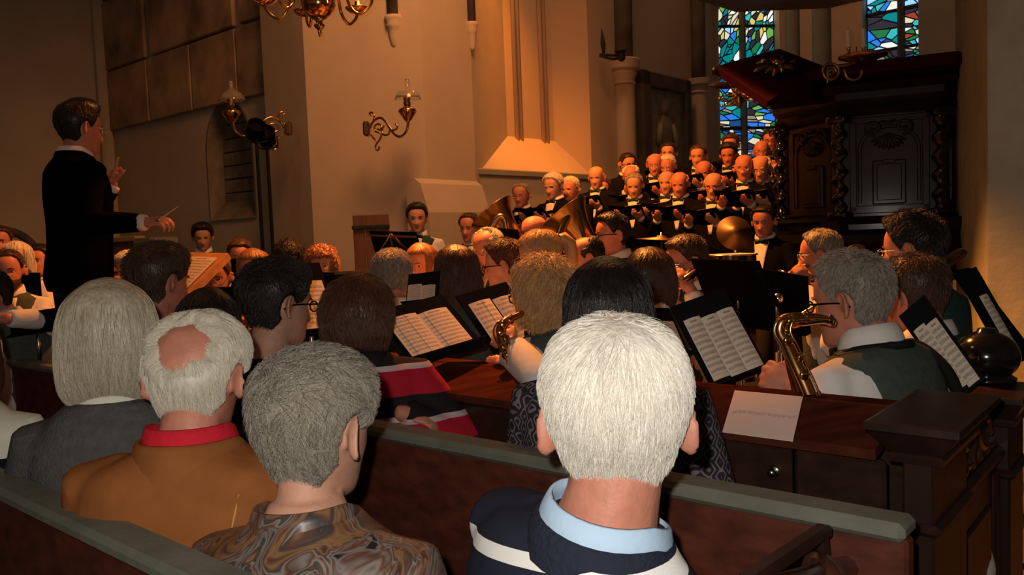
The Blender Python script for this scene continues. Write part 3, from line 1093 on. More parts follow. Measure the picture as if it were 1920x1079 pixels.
def person(label, px, py, d, rel=0.0, brel=None, pitch=0.0, roll=0.0, lean=4.0, side_lean=0.0, scale=1.0, sit=True,
           hair=('dark', dict(kind='short')), skin='fair', wear='vest', arms=None, voxel=.0085, group=None, woman=False, wide=1.0, belly=0.0,
           glass=None, beard=None, bow=True, n_strands=0, strand=None, floor=0.0, detail=1.0, coat=None, legs=True, vest='vest_green',
           face=True, hands=True, neck_len=.78, neck=1.0, thigh=.42, name='person'):
    """head centre at pixel px, py and depth d; rel: 0 faces away from the lens, 180 towards it, + to the left; brel the same for the body"""
    view = -math.atan((px - CXP) / F_PX)
    brel = rel if brel is None else brel
    yaw = view + R(brel)
    hyaw = R(rel - brel)
    tgt = W(px, py, d)
    # axes in person space (unscaled), neck base at height hn above the floor
    lean_m = Matrix.Rotation(R(-lean), 3, 'X') @ Matrix.Rotation(R(side_lean), 3, 'Y')
    Rh = Matrix.Rotation(hyaw, 3, 'Z') @ Matrix.Rotation(R(-pitch), 3, 'X') @ Matrix.Rotation(R(roll), 3, 'Y')
    piv = Vector((0, .012, .085 * neck_len))                   # where the head turns
    hc_rel = lean_m @ piv + Rh @ Vector((0, .026, .075))       # head centre from neck base
    hn = (tgt.z - floor) / scale - hc_rel.z
    N = Vector((0, 0, hn))
    Hc = N + hc_rel
    X = Matrix.Translation(Hc) @ Rh.to_4x4()
    rootloc = tgt - Matrix.Rotation(yaw, 3, 'Z') @ (Hc * scale)
    root = thing(name, label, 'person', rootloc, yaw, group)
    root.scale = (scale,) * 3
    B = dict(N=N, dn=lean_m @ Vector((0, 0, -1)), fw=lean_m @ Vector((0, 1, 0)), rt=lean_m @ Vector((1, 0, 0)))
    wd = wide * (.90 if woman else 1.0)
    arms = {k: dict(v) for k, v in (arms or {}).items()}
    Ri = Matrix.Rotation(-yaw, 3, 'Z')
    for a in arms.values():
        if 'px' in a:
            a['to'] = (Ri @ (W(*a['px']) - rootloc)) / scale - N
        for src, dst in (('dpx', 'dir'), ('bpx', 'back'), ('ppx', 'pole')):
            if src in a:
                q = a[src]
                a[dst] = Ri @ (RT * q[0] + UP * q[1] + FWD * q[2])
    # ---- body
    mb = MB()
    head_mesh_into(mb, X, detail, woman)
    nk = (.047 if woman else .056) * neck
    mb.tube([N + B['dn'] * .05 + B['fw'] * -.004, N + B['dn'] * .0, N + lean_m @ Vector((0, .006, .045)), X @ Vector((0, -.022, -.050)), X @ Vector((0, -.020, -.01))],
            [nk * 1.35, nk * 1.12, nk, nk * .98, nk * .9], 18)
    mb.rings(torso_rings(B, -.004, s1=.33, wide=wd, belly=belly))
    joints = {}
    for sd, key in ((-1, 'L'), (1, 'R')):
        S = N + B['dn'] * .075 + B['rt'] * (sd * .165 * wd)
        a = arms.get(key, {})
        tw = a.get('to', (sd * .15, .26, -.46))
        Wt = N + Vector(tw)
        El, Wt = ik(S, Wt, Vector(a.get('pole', (sd * .6, -.35, -1.0))))
        fd = a.get('dir')
        fd = Vector(fd) if fd is not None else (Wt - El).normalized() * .8 + Vector((0, .3, -.1))
        nr = Vector(a.get('back', (sd * .5, .1, .9)))
        joints[key] = (S, El, Wt, fd, nr, a)
        mb.tube([S - B['rt'] * sd * .03, S, S.lerp(El, .5), El], [.050, .053, .045, .038], 12, 0, True)
        mb.tube([El, El.lerp(Wt, .3), Wt], [.038, .040, .027], 12, 0, True)
        if hands:
            hand_into(mb, Wt, fd, nr, -sd, a.get('curl', .5), a.get('point', False), .95 if woman else 1.03)
    Xi = np.array(X.inverted())

    def pick(c):
        p = c @ Xi[:3, :3].T + Xi[:3, 3]
        lip = (np.abs(p[:, 0]) < .024 - .9 * np.abs(p[:, 2] + .0725)) & (np.abs(p[:, 2] + .0725) < .0105) & (p[:, 1] > .06)
        return lip.astype(int)
    fuse('body', mb, [SKIN[skin], M['lip']], voxel, 2, root, pick, ADAPT)
    # ---- face
    if face:
        for sx in (-1, 1):
            e = MB()
            rot = Rh @ frame_z((sx * .10, 1, -.06))
            e.ball(X @ Vector((sx * .031, .0655, -.001)), .0125, rot, 14, 10)
            o = e.build('eye', [M['eye_white'], M['iris']], root, True)
            fwv = rot @ Vector((0, 0, 1))
            cc = X @ Vector((sx * .031, .0655, -.001))
            for pl in o.data.polygons:
                if (Vector(pl.center) - cc).normalized().dot(fwv) > .84:
                    pl.material_index = 1
            b = MB()
            b.tube([X @ Vector(q) for q in ((sx * .014, .0905, .017), (sx * .030, .0895, .022), (sx * .047, .080, .017))], [.003, .0038, .002], 7, 0, True)
            b.build('eyebrow', HAIR[hair[0]] if hair else HAIR['dark'], root, True)
    if glass:
        glasses(root, X, M['black_matte'] if glass == 'dark' else M['steel'], glass == 'dark')
    # ---- hair
    if hair:
        hm, st = HAIR[hair[0]], hair[1]
        sd_ = len(PEOPLE) * 13 + 5
        rad, msk, crown = hair_fields(st, sd_)
        hs = hair_shell('hair', X, rad, hm, root, st.get('wild', 0), sd_)
        if st.get('tail'):
            t = MB()
            t.tube([X @ Vector(q) for q in ((0, -.10, .06), (0, -.135, .055), (0, -.155, .02), (0, -.15, -.05), (0, -.135, -.12))], [.02, .032, .036, .028, .008], 12, 0, True)
            t.build('ponytail', hm, root, True)
            t = MB()
            t.tube([X @ q for q in arc((0, -.118, .060), .022, 0, 6.1, 14, (1, 0, 0), (0, .3, 1))], .006, 8)
            t.build('hair_tie', M['brass_dark'], root, True)
        if n_strands:
            kw = dict(length=.03, lift=.008, thick=.0006)
            kw.update(strand or {})
            strands('hair_strands', X, rad, msk, crown, hm, root, n_strands, seed=sd_, **kw)
        elif d > 2.2:
            n_ = int(np.interp(d, [2.2, 5, 9], [2600, 1500, 700]))
            kw = dict(length=.03, lift=.006, thick=float(np.interp(d, [2.2, 5, 9], [.0010, .0015, .0022])))
            if st['kind'] in ('bob', 'long'):
                kw.update(length=.15, down=1.2, steps=8, lift=.007)
            elif st['kind'] == 'curly':
                kw.update(length=.06, lift=.014, curl=.008)
            strands('hair_strands', X, rad, msk, crown, hm, root, n_, seed=sd_, **kw)
        if st['kind'] == 'bald' and d < 2.2:
            thin = np.clip(1.25 - msk, 0, 1) * sstep(.0, .02, (HC + dirs(*np.meshgrid(_AZ, _EL)) * _RG[..., None])[..., 2])
            strands('thin_hair', X, rad + .003 * (1 - msk), thin, crown, hm, root, 1500, .07, .006, .0004, 8, sd_ + 3, down=.5, clump=.2, jitter=.2)
    if beard:
        A, E = np.meshgrid(_AZ, _EL)
        dd = dirs(A, E)
        p = HC + dd * _RG[..., None]
        p[..., 1] += features(p)
        m = sstep(-.045, -.060, p[..., 2]) * sstep(95, 80, np.degrees(np.abs(A))) * (1 - np.exp(-(p[..., 0] / .022) ** 2 - ((p[..., 2] + .073) / .010) ** 2))
        rad = np.linalg.norm(p - HC, axis=-1) + .016 * m - .008 * (1 - m)
        hair_shell('beard', X, rad, HAIR[beard], root)
    # ---- clothes
    sleeve = M['shirt_white']

    def sleeves_into(mb2, g, stop=1.0):
        for sd, key in ((-1, 'L'), (1, 'R')):
            S, El, Wt, fd, nr, a = joints[key]
            e2 = El.lerp(Wt, stop)
            mb2.tube([S - B['rt'] * sd * .05, S, S.lerp(El, .5), El], [.052 + g, .056 + g, .050 + g, .044 + g], 14, 0, True)
            mb2.tube([El, El.lerp(e2, .35), e2], [.044 + g, .044 + g, .033 + g], 14, 0)
    def collar(material, grow=.012, h=.050, nm='shirt_collar', low=.012):
        c = MB()
        rg = []
        up = -B['dn']
        for (r, hh) in ((nk * 1.12 + grow, -low), (nk * 1.06 + grow, h * .55), (nk * 1.02 + grow, h), (nk * 1.10 + grow, h * .98), (nk * 1.22 + grow, h * .45), (nk * 1.30 + grow, -low)):
            ring = superellipse(N + up * hh + B['fw'] * .004, B['rt'], B['fw'], r, r * 1.05, 28, 2.1)
            rg.append([q + up * (-.022 * max(0, (q - N).dot(B['fw'])) / .06) for q in ring])
        c.rings(rg, cap=False)
        return c.build(nm, material, root, True)

    def front_patch(nm, material, s0, s1, w0, w1, grow, dz=.003):
        c = MB()
        rows = []
        for i in range(9):
            f = i / 8
            s = s0 + (s1 - s0) * f
            ws = np.interp(s, [t[0] for t in TORSO_M], [t[1] for t in TORSO_M]) * wd + grow
            dp = np.interp(s, [t[0] for t in TORSO_M], [t[2] for t in TORSO_M]) + grow + belly * .6 * math.exp(-((s - .40) / .14) ** 2)
            fy = np.interp(s, [t[0] for t in TORSO_M], [t[3] for t in TORSO_M]) + belly * .6 * math.exp(-((s - .40) / .14) ** 2)
            half = w0 + (w1 - w0) * f
            row = []
            for j in range(7):
                x = half * (j - 3) / 3
                y = dp * max(0.02, 1 - abs(x / ws) ** 2.5) ** (1 / 2.5) + fy + dz
                row.append(N + B['dn'] * s + B['rt'] * x + B['fw'] * y)
            rows.append(row)
        c.rings(rows, cap=False, closed=False)
        o = c.build(nm, material, root, True)
        so = o.modifiers.new('thick', 'SOLIDIFY')
        so.thickness = .003
        so.offset = 0
        return o

    def bowtie():
        c = MB()
        p = N + B['dn'] * .012 + B['fw'] * .088
        for sx in (-1, 1):
            c.rings([[p + B['rt'] * (sx * a) + B['dn'] * (hh * q[0]) + B['fw'] * (.009 * q[1]) for q in ((-1, -1), (1, -1), (1, 1), (-1, 1))] for a, hh in ((.0, .008), (.022, .017), (.048, .021), (.052, .018))])
        c.box(p + B['fw'] * .004, (.016, .018, .018), None, 0, .004)
        c.build('bow_tie', M['bow_green' if wear == 'tux' else 'bow_black'], root, True)

    def trouser_legs():
        hips = N + B['dn'] * .56
        c = MB()
        for sx in (-1, 1):
            hj = hips + Vector((sx * .085, .0, 0))
            if sit:
                kn = Vector((sx * .12, hj.y + thigh, max(hips.z - .03, .30)))
                an = Vector((sx * .12, kn.y + .03, .09))
            else:
                an = Vector((sx * .10, hj.y - .01, .09))
                kn = hj.lerp(an, .48) + Vector((0, .015, 0))
            c.tube([hj, hj.lerp(kn, .5), kn, kn.lerp(an, .5), an], [.095, .085, .066, .062, .054], 10, 0, True)
            s_ = MB()
            s_.rings([superellipse(an + Vector((0, t, -.09 + hgt)), Vector((1, 0, 0)), Vector((0, 0, 1)), w_, hgt, 10, 2.6) for t, w_, hgt in ((-.07, .02, .03), (-.06, .036, .045), (.02, .040, .045), (.10, .046, .032), (.16, .04, .026), (.18, .018, .012))])
            s_.build('shoe', M['shoe'], root, True)
        c.build('trousers', M['trousers'], root, True)
    cv = max(voxel * 1.5, .0125)
    if wear == 'vest':
        mb2 = MB()
        mb2.rings(torso_rings(B, .006, .0, wide=wd, belly=belly))
        sleeves_into(mb2, .007, .97)
        fuse('shirt', mb2, [M['shirt_white']], cv, 2, root)
        collar(M['shirt_white'])
        v = MB()
        rgs = torso_rings(B, .017, .03, .58, wide=wd, belly=belly, wmax=.145 * wd)
        for i, (s, grow_w) in enumerate(((.0, .095), (.018, .118))):
            pass
        rgs = [superellipse(N + B['dn'] * .000 + B['fw'] * -.002, B['rt'], B['fw'], .088, .080, 28, 2.3),
               superellipse(N + B['dn'] * .016 + B['fw'] * -.003, B['rt'], B['fw'], .112 * wd, .090, 28, 2.3)] + rgs
        v.rings(rgs)
        v.build('waistcoat', M[vest], root, True)
        front_patch('shirt_front', M['shirt_white'], .02, .27, .052, .006, .020)
        if bow:
            bowtie()
    elif wear in ('tux', 'suit'):
        mb2 = MB()
        mb2.rings(torso_rings(B, .014, -.012, wide=wd, belly=belly))
        sleeves_into(mb2, .012, .96)
        fuse('jacket', mb2, [M[coat or 'tux']], cv, 2, root)
        collar(M['shirt_white'])
        collar(M[coat or 'tux'], .020, .026, 'jacket_collar', .02)
        front_patch('shirt_front', M['shirt_white'], .012, .30, .058, .012, .017)
        for key in 'LR':
            S, El, Wt, fd, nr, a = joints[key]
            c = MB()
            u = (Wt - El).normalized()
            c.tube([El.lerp(Wt, .9), Wt + u * .006, Wt + u * .016], [.040, .039, .037], 12)
            c.build('shirt_cuff', M['shirt_white'], root, True)
        if bow:
            bowtie()
    else:
        mb2 = MB()
        mb2.rings(torso_rings(B, .013, -.012, wide=wd, belly=belly))
        sleeves_into(mb2, .012, .97)
        fuse('top', mb2, [M[wear]], max(voxel, .0105), 2, root)
    if legs:
        trouser_legs()
    PEOPLE.append(dict(root=root, N=N, B=B, X=X, joints=joints, yaw=yaw, scale=scale, nk=nk, collar=collar, front_patch=front_patch, label=label))
    return PEOPLE[-1]


def to_world(P, q):
    """person-space point to world"""
    return P['root'].location + Matrix.Rotation(P['yaw'], 3, 'Z') @ (Vector(q) * P['scale'])


def dir_world(P, q):
    return Matrix.Rotation(P['yaw'], 3, 'Z') @ Vector(q)
# ------------------------------------------------------------------ the church
ROTP = Matrix.Rotation(PEW_ROT, 3, 'Z')


def enbox(mb, e0, e1, n0, n1, z0, z1, mi=0, ch=0.0):
    return mb.box(EN((e0 + e1) / 2, (n0 + n1) / 2, (z0 + z1) / 2), (abs(e1 - e0), abs(n1 - n0), abs(z1 - z0)), ROTP, mi, ch)


TOPZ = 9.0
mb = MB()
enbox(mb, -13, 6, -4, 16, -.2, 0)
struct('floor', mb, M['floor_stone'])
mb = MB()
enbox(mb, -13, 6, -4, 16, TOPZ, TOPZ + .2)
struct('ceiling', mb, M['plaster_dark'])

# back wall with the arched niche
NW = 5.2
ec = toEN(hit(207, 250, n=NW)).x
# left wall, coming towards the camera
mb = MB()
enbox(mb, ec - .3, ec, -4, NW + .3, 0, TOPZ)
struct('wall_left', mb, M['plaster_dark'])
mb = MB()
enbox(mb, ec - .02, ec + .12, NW - .16, NW + .02, 0, TOPZ, 0, .04)
struct('trim_1', mb, M['plaster_dark'])
# arched panel low on the left wall
pa = toEN(hit(-70, 500, e=ec))
pb = toEN(hit(74, 500, e=ec))
zt = toEN(hit(20, 432, e=ec)).z
nmid, nh = (pa.y + pb.y) / 2, abs(pb.y - pa.y) / 2
arch_o = [(nmid - nh * math.cos(a), 1.3 + (zt - 1.3) * math.sin(a)) for a in np.linspace(0, math.pi, 19)]
mb = MB()
mb.tube([EN(ec + .03, n_, z_) for n_, z_ in [(arch_o[0][0], .2)] + arch_o + [(arch_o[-1][0], .2)]], .05, 8)
pn = mb.build('trim_2', M['dark_rib'], None, True)
pn['kind'] = 'structure'
mb = MB()
mb.prism([EN(ec + .005, n_, z_) for n_, z_ in [(arch_o[0][0], .0)] + arch_o + [(arch_o[-1][0], .0)]], EV * .02)
mb.build('arch_panel', M['plaster_dark'], pn)['kind'] = 'structure'

el = toEN(hit(387, 300, n=NW)).x
er = toEN(hit(476, 300, n=NW)).x
zb = toEN(hit(430, 412, n=NW)).z
ztop = toEN(hit(432, 184, n=NW)).z
zs = ztop - .62 * (er - el)
e_end = toEN(hit(540, 300, n=NW)).x
mb = MB()
enbox(mb, ec - .3, el, NW, NW + .5, 0, TOPZ)
enbox(mb, er, e_end, NW, NW + .5, 0, TOPZ)
enbox(mb, el, er, NW, NW + .5, 0, zb)
em, hw = (el + er) / 2, (er - el) / 2
archp = [(em - hw * math.cos(a), zs + (ztop - zs) * math.sin(a) ** .9) for a in np.linspace(0, math.pi, 15)]
for i in range(14):
    (e0, z0), (e1, z1) = archp[i], archp[i + 1]
    mb.prism([EN(e0, NW, z0), EN(e1, NW, z1), EN(e1, NW, TOPZ), EN(e0, NW, TOPZ)], NV * .5)
wb = struct('wall_back', mb, M['plaster_dark'])
# bricked-up back of the niche, course by course
k = 0
zc = zb
while zc < ztop:
    h_ = .16
    off = 0 if k % 2 else .5
    bw = (er - el) / 2.0
    j = -1
    while True:
        a0 = el + (j + off) * bw
        a1 = a0 + bw
        j += 1
        if a0 >= er - .01:
            break
        a0, a1 = max(a0, el - .04), min(a1, er + .04)
        if a1 - a0 < .05:
            continue
        b_ = MB()
        enbox(b_, a0 + .005, a1 - .005, NW + .20 + random.uniform(0, .012), NW + .30, zc + .006, zc + h_ - .006, 0, .008)
        b_.build('brick', M['brick_stone'], wb)
    zc += h_
    k += 1
mb = MB()
enbox(mb, el - .05, er + .05, NW + .50, NW + .6, zb - .1, TOPZ)
mb.build('niche_back', M['plaster_dark'], wb)
# sloping sill of the niche
mb = MB()
mb.prism([EN(el, NW - .02, zb), EN(el, NW + .20, zb), EN(el, NW + .20, zb + .22)], EV * (er - el))
mb.build('niche_sill', M['brick_stone'], wb)
mb = MB()
lin = [(el, zb)] + archp + [(er, zb)]
for i in range(len(lin) - 1):
    (e0, z0), (e1, z1) = lin[i], lin[i + 1]
    iz = lambda e_, z_: (e_ + (em - e_) * .05, z_ - (.02 if z_ > zs else 0))
    (f0, y0), (f1, y1) = iz(e0, z0), iz(e1, z1)
    mb.prism([EN(e0, NW - .004, z0), EN(e1, NW - .004, z1), EN(f1, NW - .004, y1), EN(f0, NW - .004, y0)], NV * .21)
mb.build('niche_reveal', M['brick_stone'], wb)
# big stone slabs in the upper wall
z1 = toEN(hit(213, 248, n=NW)).z
z2 = toEN(hit(220, 131, n=NW)).z
zrow = [z1, z2, z2 + (z2 - z1) * 1.15, z2 + (z2 - z1) * 2.3]
ecol = [toEN(hit(x, 150, n=NW)).x for x in (209, 283, 365, 452, 540)]
ecol[0] = ec
for r_ in range(3):
    for c_ in range(4):
        b_ = MB()
        sh = (.10 * (c_ % 2) if r_ else 0)
        enbox(b_, ecol[c_] + .012 + (sh if c_ else 0), ecol[c_ + 1] - .012 + (sh if c_ < 3 else 0), NW - .05 - random.uniform(0, .012), NW + .02, zrow[r_] + .012, zrow[r_ + 1] - .012, 0, .014)
        # leave the arch of the niche free
        b_.build('stone_slab', M['slab_stone'], wb)

# the great pier
def g2(px, d, py=250):
    p = W(px, py, d)
    return Vector((p.x, p.y, 0))


p1, p2, p3, p4 = g2(500, 8.6), g2(578, 7.9), g2(797, 7.55), g2(889, 8.15)
foot = [p1, p2, p3, p4, p4 + NV * 1.1 - EV * .5, p1 + NV * 1.6]
mb = MB()
mb.prism(foot, (0, 0, TOPZ))
pier = struct('pillar_middle', mb, M['plaster'])
# sloping plinth against the pier
cf = (p3 + p4) / 2
ax = (p4 - p3).normalized()
ay = Vector((ax.y, -ax.x, 0))
zpl, zpl2 = hit(790, 335, e=toEN(p3).x).z, hit(790, 400, e=toEN(p3).x).z
mb = MB()
q0, q1 = p3 - ax * .18, p4 + ax * .0
for (za, zb2, oa, ob) in ((0, zpl2, .16, .16), (zpl2, zpl - .05, .16, .07), (zpl - .05, zpl, .07, .0)):
    mb.rings([[q0 + ay * oa + Vector((0, 0, za)), q1 + ay * oa + Vector((0, 0, za)), q1 - ay * .1 + Vector((0, 0, za)), q0 - ay * .1 + Vector((0, 0, za))],
              [q0 + ay * ob + Vector((0, 0, zb2)), q1 + ay * ob + Vector((0, 0, zb2)), q1 - ay * .1 + Vector((0, 0, zb2)), q0 - ay * .1 + Vector((0, 0, zb2))]])
mb.build('plinth', M['plaster'], pier)


# corbels carrying the dark vault shafts
def corbel(px, ytop, ybot, d, r):
    t = W(px, ytop, d)
    b = W(px, ybot, d)
    h = t.z - b.z
    c = MB()
    c.lathe([(.02, 0), (r * .45, h * .10), (r * .62, h * .35), (r * .72, h * .62), (r * .95, h * .70), (r * .8, h * .78), (r, h * .88), (r, h)], 16, 0, (t.x, t.y, b.z))
    o = c.build('corbel', M['plaster'], pier, True)
    c = MB()
    c.lathe([(r * .72, 0), (r * .72, 3.5)], 14, 0, (t.x, t.y, t.z))
    c.build('vault_shaft', M['dark_rib'], pier, True)


corbel(738, 30, 90, 7.58, .085)
corbel(884, 42, 95, 8.08, .06)

# choir wall: low wall, ledge, sloping sill and blind window above it
EW = -5.65
zl = toEN(hit(893, 318, e=EW)).z
na = toEN(hit(885, 250, e=EW)).y - .4
nb_ = toEN(hit(1109, 300, e=EW)).y
pE = hit(1344, 200, e=EW)
nend = toEN(pE).y
ER = EW - .42
zslope = zl + .44
mb = MB()
enbox(mb, ER - .5, EW, na, nend, 0, zl)
enbox(mb, ER - .5, EW, nb_, nend, zl, TOPZ)
enbox(mb, ER - .5, ER, na, nb_, zl, TOPZ)
mb.prism([EN(EW, na, zl), EN(ER, na, zl), EN(ER, na, zslope)], NV * (nb_ - na))
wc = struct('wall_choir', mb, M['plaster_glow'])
mb = MB()
enbox(mb, EW - .02, EW + .045, na, nb_ + .1, zl - .06, zl + .012, 0, .012)
mb.build('ledge', M['plaster_grey'], wc)
mb = MB()
enbox(mb, EW - .02, EW + .02, na, nend, 0, zl - .06)
mb.build('wall_lower', M['plaster_dark'], wc)
for px in (969, 1018, 1067):
    n_ = toEN(hit(px, 200, e=ER)).y
    c = MB()
    for dn_ in (-.035, .035):
        c.lathe([(.028, 0), (.028, 6.0)], 10, 0, EN(ER + .02, n_ + dn_, zslope - .06))
    c.build('shaft', M['plaster_glow'], wc, True)
# splayed jamb
mb = MB()
mb.prism([EN(EW, nb_, zl), EN(EW - .42, nb_ - .16, zl), EN(EW - .45, nb_ + .2, zl), EN(EW, nb_ + .25, zl)], (0, 0, TOPZ - zl - .02))
mb.build('jamb', M['plaster_glow'], wc)


# half columns with capitals and dark ribs
def column(name, px, ycap, ycap2, rr, lean):
    base = toEN(hit(px, 250, e=EW + .06))
    zt_, zc_ = hit(px, ycap, e=EW + .06).z, hit(px, ycap2, e=EW + .06).z
    o = EN(base.x, base.y, 0)
    c = MB()
    c.lathe([(rr * 1.35, 0), (rr * 1.35, .25), (rr, .33), (rr, zc_)], 18, 0, o)
    root = struct(name, c, M['plaster_glow'], None, 40)
    h = zt_ - zc_
    c = MB()
    c.lathe([(rr, 0), (rr * 1.2, .02), (rr * 1.02, .05), (rr * 1.3, h * .45), (rr * 1.2, h * .52), (rr * 1.55, h * .62), (rr * 1.62, h * .95), (rr * 1.5, h)], 18, 0, o + Vector((0, 0, zc_)))
    c.build('capital', M['plaster_glow'], root, 40)
    c = MB()
    pts = [o + Vector((0, 0, zt_ - .02)) + EV * (lean * t * t * .5) + Vector((0, 0, 3.6 * t)) - NV * (.0) for t in np.linspace(0, 1, 9)]
    c.tube(pts, rr * .95, 8)
    c.build('arch_rib', M['dark_rib'], root, True)
    return root


column('column_1', 1173, 113, 162, .125, .35)
column('column_2', 1312, 150, 178, .115, .2)

# memorial slab in its dark frame
f0, f1 = toEN(hit(1199, 230, e=EW + .05)), toEN(hit(1290, 230, e=EW + .05))
zt_ = hit(1199, 131, e=EW + .05).z
zb_ = 1.25
ms = thing('memorial_slab', 'tall memorial relief in a thick dark frame on the choir wall between two columns', 'relief', EN(EW, (f0.y + f1.y) / 2, zb_), PEW_ROT)
hw_, hh_ = (f1.y - f0.y) / 2, (zt_ - zb_)
mb = MB()
bw = .20
for (y0, y1, za, zc2) in ((-hw_, -hw_ + bw, 0, hh_), (hw_ - bw * .8, hw_, 0, hh_), (-hw_, hw_, hh_ - bw, hh_), (-hw_, hw_, 0, bw)):
    mb.box((.05, (y0 + y1) / 2, (za + zc2) / 2), (.14, y1 - y0, zc2 - za), None, 0, .02)
mb.build('frame', M['dark_rib'], ms)
mb = MB()
mb.box((.02, 0, hh_ / 2), (.06, 2 * hw_ - .1, hh_ - .1))
mb.build('panel', M['relief_stone'], ms)
mb = MB()
zc_ = hh_ * .62
mb.ball((.06, 0, zc_ + .42), (.05, .10, .13))
mb.ball((.06, 0, zc_ + .08), (.05, .17, .26))
mb.ball((.06, -.05, zc_ - .34), (.05, .14, .30))
mb.ball((.06, .10, zc_ - .42), (.04, .07, .28))
mb.tube([(.07, -.15, zc_ + .2), (.09, -.24, zc_ - .05), (.08, -.10, zc_ - .12)], [.045, .04, .03], 8)
mb.tube([(.07, .15, zc_ + .2), (.09, .22, zc_), (.08, .20, zc_ - .25)], [.045, .04, .03], 8)
mb.build('figure_relief', M['relief_stone'], ms, True)

# ------------------------------------------------------------------ apse with stained glass
GLASS_COL = [((0.01, 0.05, 0.14), 1.1), ((0.02, 0.16, 0.62), 1.0), ((0.0, 0.16, 0.17), 1.1), ((0.03, 0.42, 0.44), .9), ((0.01, 0.14, 0.05), 1.0),
             ((0.14, 0.40, 0.08), .8), ((0.62, 0.60, 0.42), .9), ((0.70, 0.72, 0.66), 1.0), ((0.62, 0.50, 0.12), .9), ((0.02, 0.02, 0.03), 1.0),
             ((0.30, 0.24, 0.18), .8), ((0.25, 0.50, 0.90), 1.1), ((0.40, 0.05, 0.03), .7)]
GL = []
for i, (c, s) in enumerate(GLASS_COL):
    g = mat('stained_glass_%d' % i, tuple(x * .3 for x in c), .15, .5, emit=(c, s * 1.3))
    GL.append(g)
M['lead'] = mat('lead', (0.012, 0.012, 0.013), .6, .3)


def clip_poly(poly, p, nrm):
    out = []
    for i in range(len(poly)):
        a, b = poly[i], poly[(i + 1) % len(poly)]
        da, db = (a - p).dot(nrm), (b - p).dot(nrm)
        if da <= 0:
            out.append(a)
        if da * db < 0:
            out.append(a + (b - a) * (da / (da - db)))
    return out


def stained_window(name, A, ud, width, z0, z1, mull, bars, seed, pieces, palette):
    """two tall lights of leaded glass; A: left jamb on the ground, ud along the wall"""
    rd = random.Random(seed)
    nrm = Vector((ud.y, -ud.x, 0))
    mb = MB()
    # the lead behind and between the pieces
    a0 = A + Vector((0, 0, z0))
    mb.prism([a0 - nrm * .03, a0 + ud * width - nrm * .03, a0 + ud * width - nrm * .045, a0 - nrm * .045], (0, 0, z1 - z0))
    root = struct(name, mb, M['lead'])
    mw = .085
    mb = MB()
    c = A + ud * mull + nrm * .02
    mb.prism([c - ud * mw * .5 + nrm * .0, c - ud * mw * .15 + nrm * .07, c + ud * mw * .15 + nrm * .07, c + ud * mw * .5, c + ud * mw * .5 - nrm * .06, c - ud * mw * .5 - nrm * .06], (0, 0, z1), 0)
    for v in mb.v:
        pass
    mu = mb.build('mullion', M['dark_rib'], root)
    for zb3 in bars:
        mb = MB()
        rot = Matrix((ud, -nrm, Vector((0, 0, 1)))).transposed()
        mb.box(A + ud * (width / 2) + Vector((0, 0, zb3)) + nrm * .0, (width, .03, .045), rot, 0, .008)
        mb.build('saddle_bar', M['lead'], root)
    for (u0, u1) in ((.01, mull - mw / 2), (mull + mw / 2, width - .01)):
        seeds = []
        for i in range(pieces):
            seeds.append(Vector((rd.uniform(u0, u1), rd.uniform(z0, z1))))
        # relax once so that pieces are even, then stretch along a sweeping line
        for i, s in enumerate(seeds):
            ang = .7 * math.sin(s.y * 2.1 + seed) + .5
            box = [Vector((u0, z0)), Vector((u1, z0)), Vector((u1, z1)), Vector((u0, z1))]
            poly = box
            ax1 = Vector((math.cos(ang), math.sin(ang)))
            ax2 = Vector((-ax1.y, ax1.x))
            for j, t in enumerate(seeds):
                if i == j or (t - s).length > .6:
                    continue
                # anisotropic halves: cells longer along ax1
                dlt = t - s
                w_ = Vector((dlt.dot(ax1) / 1.9, dlt.dot(ax2)))
                nn = ax1 * (w_.x / 1.9) + ax2 * w_.y
                if nn.length < 1e-6:
                    continue
                poly = clip_poly(poly, (s + t) / 2, nn.normalized())
                if len(poly) < 3:
                    break
            if len(poly) < 3:
                continue
            cx = sum(poly, Vector((0, 0))) / len(poly)
            # inset for the lead
            ins = poly
            for q in range(len(poly)):
                a, b = poly[q], poly[(q + 1) % len(poly)]
                ed = (b - a)
                if ed.length < 1e-5:
                    continue
                no = Vector((ed.y, -ed.x)).normalized()
                if (a - cx).dot(no) < 0:
                    no = -no
                ins = clip_poly(ins, a - no * .0095, no)
                if len(ins) < 3:
                    break
            if len(ins) < 3:
                continue
            area = abs(sum(ins[q].cross(ins[(q + 1) % len(ins)]) for q in range(len(ins)))) / 2
            if area < 2e-4:
                continue
            base = A + nrm * -.028
            mb = MB()
            mb.prism([base + ud * q.x + Vector((0, 0, q.y)) for q in ins], nrm * .010)
            mb.build('pane', GL[palette(rd, cx.x / width, (cx.y - z0) / (z1 - z0))], root)
    return root


def pal1(rd, u, v):
    if v > .62:
        return rd.choice([6, 7, 8, 11, 6, 1, 3, 5, 7, 2, 9, 8, 7, 9])
    if v > .42:
        return rd.choice([0, 2, 2, 9, 10, 3, 4, 9, 7])
    if v > .22:
        return rd.choice([2, 3, 4, 2, 7, 10, 1, 5, 9, 3, 0])
    return rd.choice([0, 1, 9, 10, 6, 9, 4, 10, 0, 6])


def pal2(rd, u, v):
    if v > .55:
        return rd.choice([1, 3, 7, 2, 6, 11, 4, 9, 0, 12])
    return rd.choice([0, 2, 4, 2, 5, 9, 3, 4, 10, 1])


def zat(P0, px, py):
    """height at which a pixel's ray passes over the ground distance of P0"""
    d = (P0 - CAM).dot(FWD)
    return W(px, py, d).z


# facet with window 1, roughly square on to us
PA = Vector((pE.x, pE.y, 0))
dF = (PA - CAM).dot(FWD)
ux = Vector((1, 0.10, 0)).normalized()


